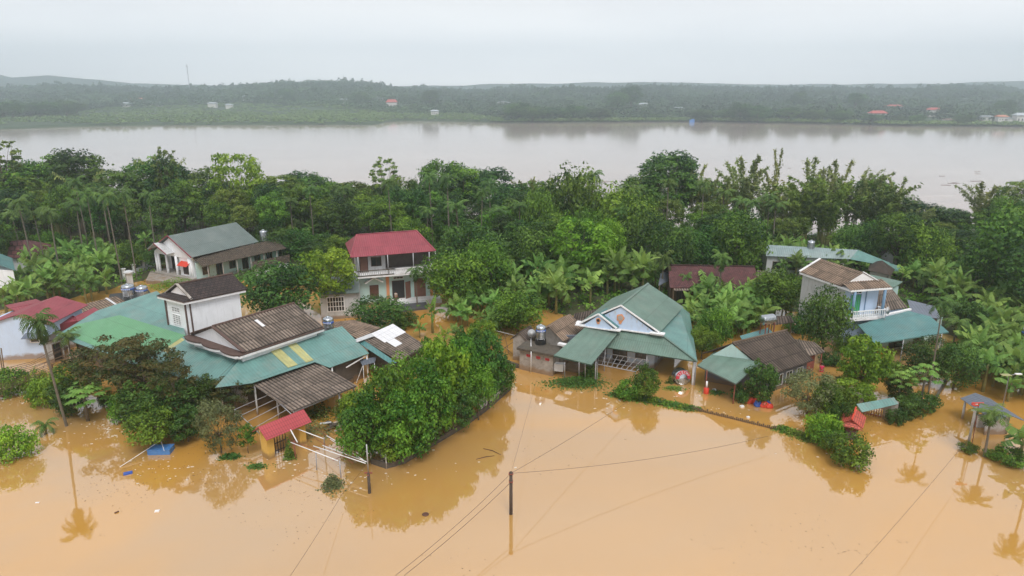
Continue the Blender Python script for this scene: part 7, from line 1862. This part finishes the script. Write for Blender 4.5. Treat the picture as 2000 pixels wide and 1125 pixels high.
flot('white_litter', 73, 982, (.28, .12, .05), M_whiteplastic, 'white scrap floating at the far left', .1)
flot('white_bucket', 1449, 795, (.35, .3, .18), M_whiteplastic, 'white bucket floating left of the red bags'); flot('white_ball', 1461, 816, (.26, .25, .16), M_whiteplastic, 'white float beside the picket fence'); flot('white_pot', 1395, 763, (.3, .3, .2), M_whiteplastic, 'white pot under the sage canopy'); flot('blue_platform', 1351, 239, (4.4, 3, 3), M_bluetarp, 'blue floating cabin at the far shore', 0, 'boat')
b = P(831, 1005, 0); tag(MB().lathe((b.x, b.y, 0), [(.20, -.02), (.26, .03), (.2, .06), (.12, .04)], 14).build('round_float', M_darkwood, None, loc=tuple(b)), 'round dark disc floating in the thicket reflection', 'litter')
for x0, y0, x1, y1, lb in ((944, 876, 978, 888, 'forked driftwood stick, upper one'), (930, 897, 966, 890, 'straight driftwood stick below the forked one'), (1655, 742, 1560, 1020, None)):
    if lb: a_, b_ = P(x0, y0, .03), P(x1, y1, .03); c_ = (a_ + b_) / 2; o = MB().tube([a_, c_ + Vector((.08, .1, .03)), b_], [.02, .035, .015], 6).build('driftwood', M_darkwood, None, loc=tuple(c_)); tag(o, lb, 'driftwood')
g = np.random.default_rng(77); m = MB(); fm = MB()
for k in range(2600):
    px, py = g.uniform(0, 2000), g.uniform(760, 1125)
    if k < 500: px, py = g.uniform(0, 720), g.uniform(860, 980)
    b = P(px, py, 0)
    if fbm(np.array(b.x), np.array(b.y), .22, 4, 12) < .22: continue
    L0 = g.uniform(.02, .11) * (2.4 if g.random() < .06 else 1); m.box((b.x, b.y, .006), (L0, g.uniform(.015, .04), .015), g.uniform(0, 3.1))
for cx, cy_, n_, sx_, sy_ in ((40, 778, 60, 45, 10), (215, 838, 40, 25, 12), (140, 850, 30, 60, 14), (330, 915, 40, 60, 14), (560, 905, 30, 50, 12), (1300, 770, 16, 50, 8), (1430, 800, 16, 30, 8), (880, 900, 14, 60, 20), (1640, 880, 20, 50, 14), (990, 745, 12, 14, 6), (700, 930, 20, 40, 12), (1200, 790, 30, 24, 8)):
    for k in range(n_):
        b = P(cx + g.normal() * sx_, cy_ + g.normal() * sy_, 0); q = g.uniform(.03, .13); an = g.uniform(0, 3)
        fm.prism([(b.x + math.cos(an + i * 1.05) * q * g.uniform(.5, 1.6), b.y + math.sin(an + i * 1.05) * q * g.uniform(.4, 1.0)) for i in range(6)], .002, .012)
tag(fm.build('floating_foam', surf('dirty_foam', (.60, .52, .42), .8, .15, 3), None), 'pale foam flecks and scum drifting by the gardens', kind='stuff')
tag(m.build('floating_debris', M_wood, None), 'scattered twigs and leaf bits floating on the flood', kind='stuff')
m = MB()
for cx, cy_, n_, sx_, sy_ in ((1570, 355, 10, 50, 3), (1920, 337, 6, 12, 1.5), (1860, 350, 6, 40, 5), (1880, 362, 6, 30, 4), (1545, 328, 4, 10, 1), (1200, 356, 7, 35, 1)):
    for k in range((n_ + 1) // 2): b = P(cx + g.normal() * sx_, cy_ + g.normal() * sy_, 0); m.box((b.x, b.y, .02), (g.uniform(.5, 4), g.uniform(.3, .9), .08), g.uniform(-.15, .15))
tag(m.build('river_debris', M_darkwood, None), 'dark drift lines floating down the river', kind='stuff')

# people
p_ = P(1604, 726, 0); person((p_.x, p_.y, -.75), R(-20), 'person in a bright pink outfit wading beside the brown-roofed house', M_pink, M_pink)
p_ = P(774, 592, .65); person((p_.x, p_.y, .65), R(165), 'person in pale checked shirt and maroon trousers at the open door of the red-roofed house', M_pale, M_trouser)

# mast and far houses
b = P(395, 200, 0); b = Vector(((395 - 1000) / F_PX * 1300 * 1.0, 1300, 20)); t = thing('radio_mast', 'thin radio mast on the wooded skyline', 'mast', b)
hm = height_at(b.x, b.y, 126); MB().beam((b.x, b.y, 20), (b.x, b.y, hm), .9).build('mast', M_pipe, t); m = MB(); m.beam((b.x - 2, b.y, hm * .95), (b.x + 2, b.y, hm * .95), .8); m.build('antenna', M_pipe, t)
FH = [(268, 196, 28, 8, 'o', 'cream house with orange roof on the far left bank'), (250, 203, 18, 6, 'w', 'white annex beside the cream far house'), (300, 201, 34, 3, 'g', 'long low grey roof right of the cream far house'), (482, 190, 12, 6, 'w', 'white far house, left of a pair'), (496, 190, 12, 6, 'w', 'white far house, right of a pair'),
      (417, 203, 18, 6, 'g', 'pale far roof above the green flats'), (450, 205, 14, 5, 'g', 'small grey far roof beside the pale one'), (556, 187, 16, 4, 'g', 'low pale roof high on the far woods'), (675, 195, 24, 5, 'g', 'long pale roof left of the far red house'), (743, 197, 14, 9, 'w', 'white far house next to the far red house'),
      (766, 206, 22, 16, 'r', 'tall far house with dark red front'), (850, 218, 16, 7, 'g', 'small green roofed far house by the shore'), (982, 203, 32, 9, 'W', 'white gabled far house in the middle'), (975, 217, 22, 5, 'g', 'low far shed below the white gabled one'), (1230, 194, 26, 5, 'r', 'far red roof beneath the big far tree'),
      (1255, 205, 18, 7, 'g', 'grey far house right of the red roof'), (1152, 214, 12, 4, 'r', 'small far red roof near the shore'), (1325, 212, 18, 6, 'g', 'pale far roof by the dark shore trees'), (1711, 226, 32, 15, 'r', 'far pink house with red roof at the water'), (1747, 210, 34, 9, 'r', 'white far house with red roof up the slope'),
      (1822, 218, 28, 12, 'r', 'white two-storey far house with red roof'), (1920, 226, 22, 4, 'g', 'low white far roof at the right'), (1950, 229, 20, 9, 'o', 'far house with brown gable at the right'), (1963, 233, 16, 8, 'W', 'small white gabled far house at the right'), (1988, 230, 26, 15, 'w', 'large white far house at the right edge'), (1858, 232, 34, 4, 'b', 'long dull roof among the right shore trees'), (1335, 188, 14, 4, 'o', 'tiny orange far roof on the slope')]
M_farwhite = surf('far_white_wall', (.62, .60, .57), .9, .05, .3); M_farred = surf('far_red_roof', (.42, .10, .09), .8, .1, .3); M_fargrey = surf('far_grey_roof', (.40, .44, .47), .7, .1, .3); M_farorange = surf('far_orange_roof', (.48, .20, .13), .8, .1, .3); M_farbrown = surf('far_brown_roof', (.25, .18, .15), .8, .1, .3)
def ground_hit(px, py):
    u = (px - 1000) / F_PX; v = -(py - 562.5) / F_PX; dy = math.cos(PITCH) + v * math.sin(PITCH); dz = -math.sin(PITCH) + v * math.cos(PITCH)
    y = 600.0
    while y < 1700:
        t_ = y / dy; z = CAM_H + dz * t_
        if z < float(far_z(np.array(u * t_), np.array(y))) + 5.0: return Vector((u * t_, y, z))
        y += 4
    return Vector((u * y / dy, y, 20))
for x, y, w_, h_, c_, lb in FH:
    b = ground_hit(x, y); s = b.y * 1.02 / F_PX; W_, Hh = w_ * s * .85, h_ * s * .8; b.z -= 1.2
    t = thing('far_house', lb, 'house', b); D_ = W_ * .6; rm = {'o': M_farorange, 'r': M_farred, 'g': M_fargrey, 'w': M_fargrey, 'W': M_fargrey, 'b': M_farbrown}[c_]
    z0 = b.z - 6; zw = b.z + Hh * .62; x0, x1, y0, y1 = b.x - W_ / 2, b.x + W_ / 2, b.y - 6, b.y - 6 + D_
    MB().prism([(x0, y0), (x1, y0), (x1, y1), (x0, y1)], z0, zw).build('wall', M_farwhite, t)
    m = MB(); o_ = .8
    if c_ == 'W':
        xm = (x0 + x1) / 2; m.slab([(x0 - o_, y0 - o_, zw - .2), (xm, y0 - o_, b.z + Hh), (xm, y1, b.z + Hh), (x0 - o_, y1, zw - .2)], .3); m.slab([(xm, y0 - o_, b.z + Hh), (x1 + o_, y0 - o_, zw - .2), (x1 + o_, y1, zw - .2), (xm, y1, b.z + Hh)], .3)
        g2 = MB(); gable(g2, (x0, y0), (x1, y0), (xm, y0, b.z + Hh - .3), zw, .3); g2.build('gable', M_farwhite, t)
    else:
        ym = (y0 + y1) / 2; ins = min(W_ * .12, 3); zt = b.z + Hh; m.slab([(x0 - o_, y0 - o_, zw), (x1 + o_, y0 - o_, zw), (x1 - ins, ym, zt), (x0 + ins, ym, zt)], .3); m.slab([(x1 + o_, y1 + o_, zw), (x0 - o_, y1 + o_, zw), (x0 + ins, ym, zt), (x1 - ins, ym, zt)], .3)
        m.slab([(x0 - o_, y0 - o_, zw), (x0 + ins, ym, zt), (x0 - o_, y1 + o_, zw)], .3); m.slab([(x1 + o_, y0 - o_, zw), (x1 + o_, y1 + o_, zw), (x1 - ins, ym, zt)], .3)
    m.build('roof', rm, t)
    if h_ > 6:
        for k in range(3): opening(t, (x0, y0), (x1, y0), W_ * (.12 + .3 * k), b.z - 1.0, W_ * .12, Hh * .35, M_farwhite, M_glass, 'window', fw=.15, proud=.05)
# single trees that can be told apart on the far bank
FT = [(1232, 210, 166, 44), (1205, 212, 178, 40), (1125, 238, 205, 46), (1080, 238, 208, 50), (1010, 238, 200, 50), (1040, 239, 207, 44), (1170, 238, 210, 44), (1450, 240, 200, 50), (1480, 240, 205, 46), (1540, 240, 208, 44), (1590, 241, 212, 40), (1640, 242, 214, 42), (1700, 244, 222, 34), (1420, 238, 212, 36), (25, 222, 196, 44), (60, 221, 199, 44), (95, 220, 197, 42), (130, 218, 195, 40), (150, 217, 200, 34), (5, 223, 200, 36), (1370, 238, 212, 40), (1755, 244, 226, 26), (1880, 246, 222, 36), (1790, 245, 224, 30), (840, 205, 175, 34), (705, 200, 178, 30), (560, 196, 172, 28), (1670, 210, 180, 34), (1960, 220, 195, 36), (1560, 205, 178, 32)]
for i, (x, y, tp, w_) in enumerate(FT):
    b = ground_hit(x, y) if y < 236 else Vector((*P(x, y, 0)[:2], .8)); b.z -= 4 if y < 236 else 0
    b.y = max(b.y, float(shore_y(b.x)) + 3); h = height_at(b.x, b.y, tp) - b.z; k = ('tall_dark', 'round_dark', 'round_dark')[i % 3]; pr = PROTO[k]; sx = w_ / 2 * b.y * 1.0 / F_PX / pr['R']
    place(k, b, i * 1.3, (sx, sx, h / pr['H']), 'dark tree that stands out on the far river bank', 'tree', 'far bank trees')

# ------------------------------------------------------------------ the air: pale haze between here and the hills
hz = MB(); hz.prism([(-3600, -60), (3600, -60), (3600, 2560), (-3600, 2560)], -4, 170)
m, t_, b_ = nodes_mat('haze_air'); t_.nodes.remove(b_); pv = t_.nodes.new('ShaderNodeVolumePrincipled')
pv.inputs['Color'].default_value = (.82, .93, 1.0, 1); pv.inputs['Density'].default_value = 0.00060; pv.inputs['Anisotropy'].default_value = .80
t_.links.new(pv.outputs[0], t_.nodes['Material Output'].inputs['Volume'])
tag(hz.build('haze', m, None), 'pale damp haze over river and hills', kind='stuff')

c = P(2004, 672, 2.2); t = thing('tank_pillar', 'stained concrete pillar carrying a tank at the right edge', 'pillar', (c.x, c.y, 0)); MB().box((c.x, c.y, .6), (1.3, 1.3, 3.2), .2).build('pillar_body', M_concrete, t)
steel_tank((c.x, c.y, 2.2), .62, 1.3, 'steel tank standing above the bananas at the right edge', stand=.5)
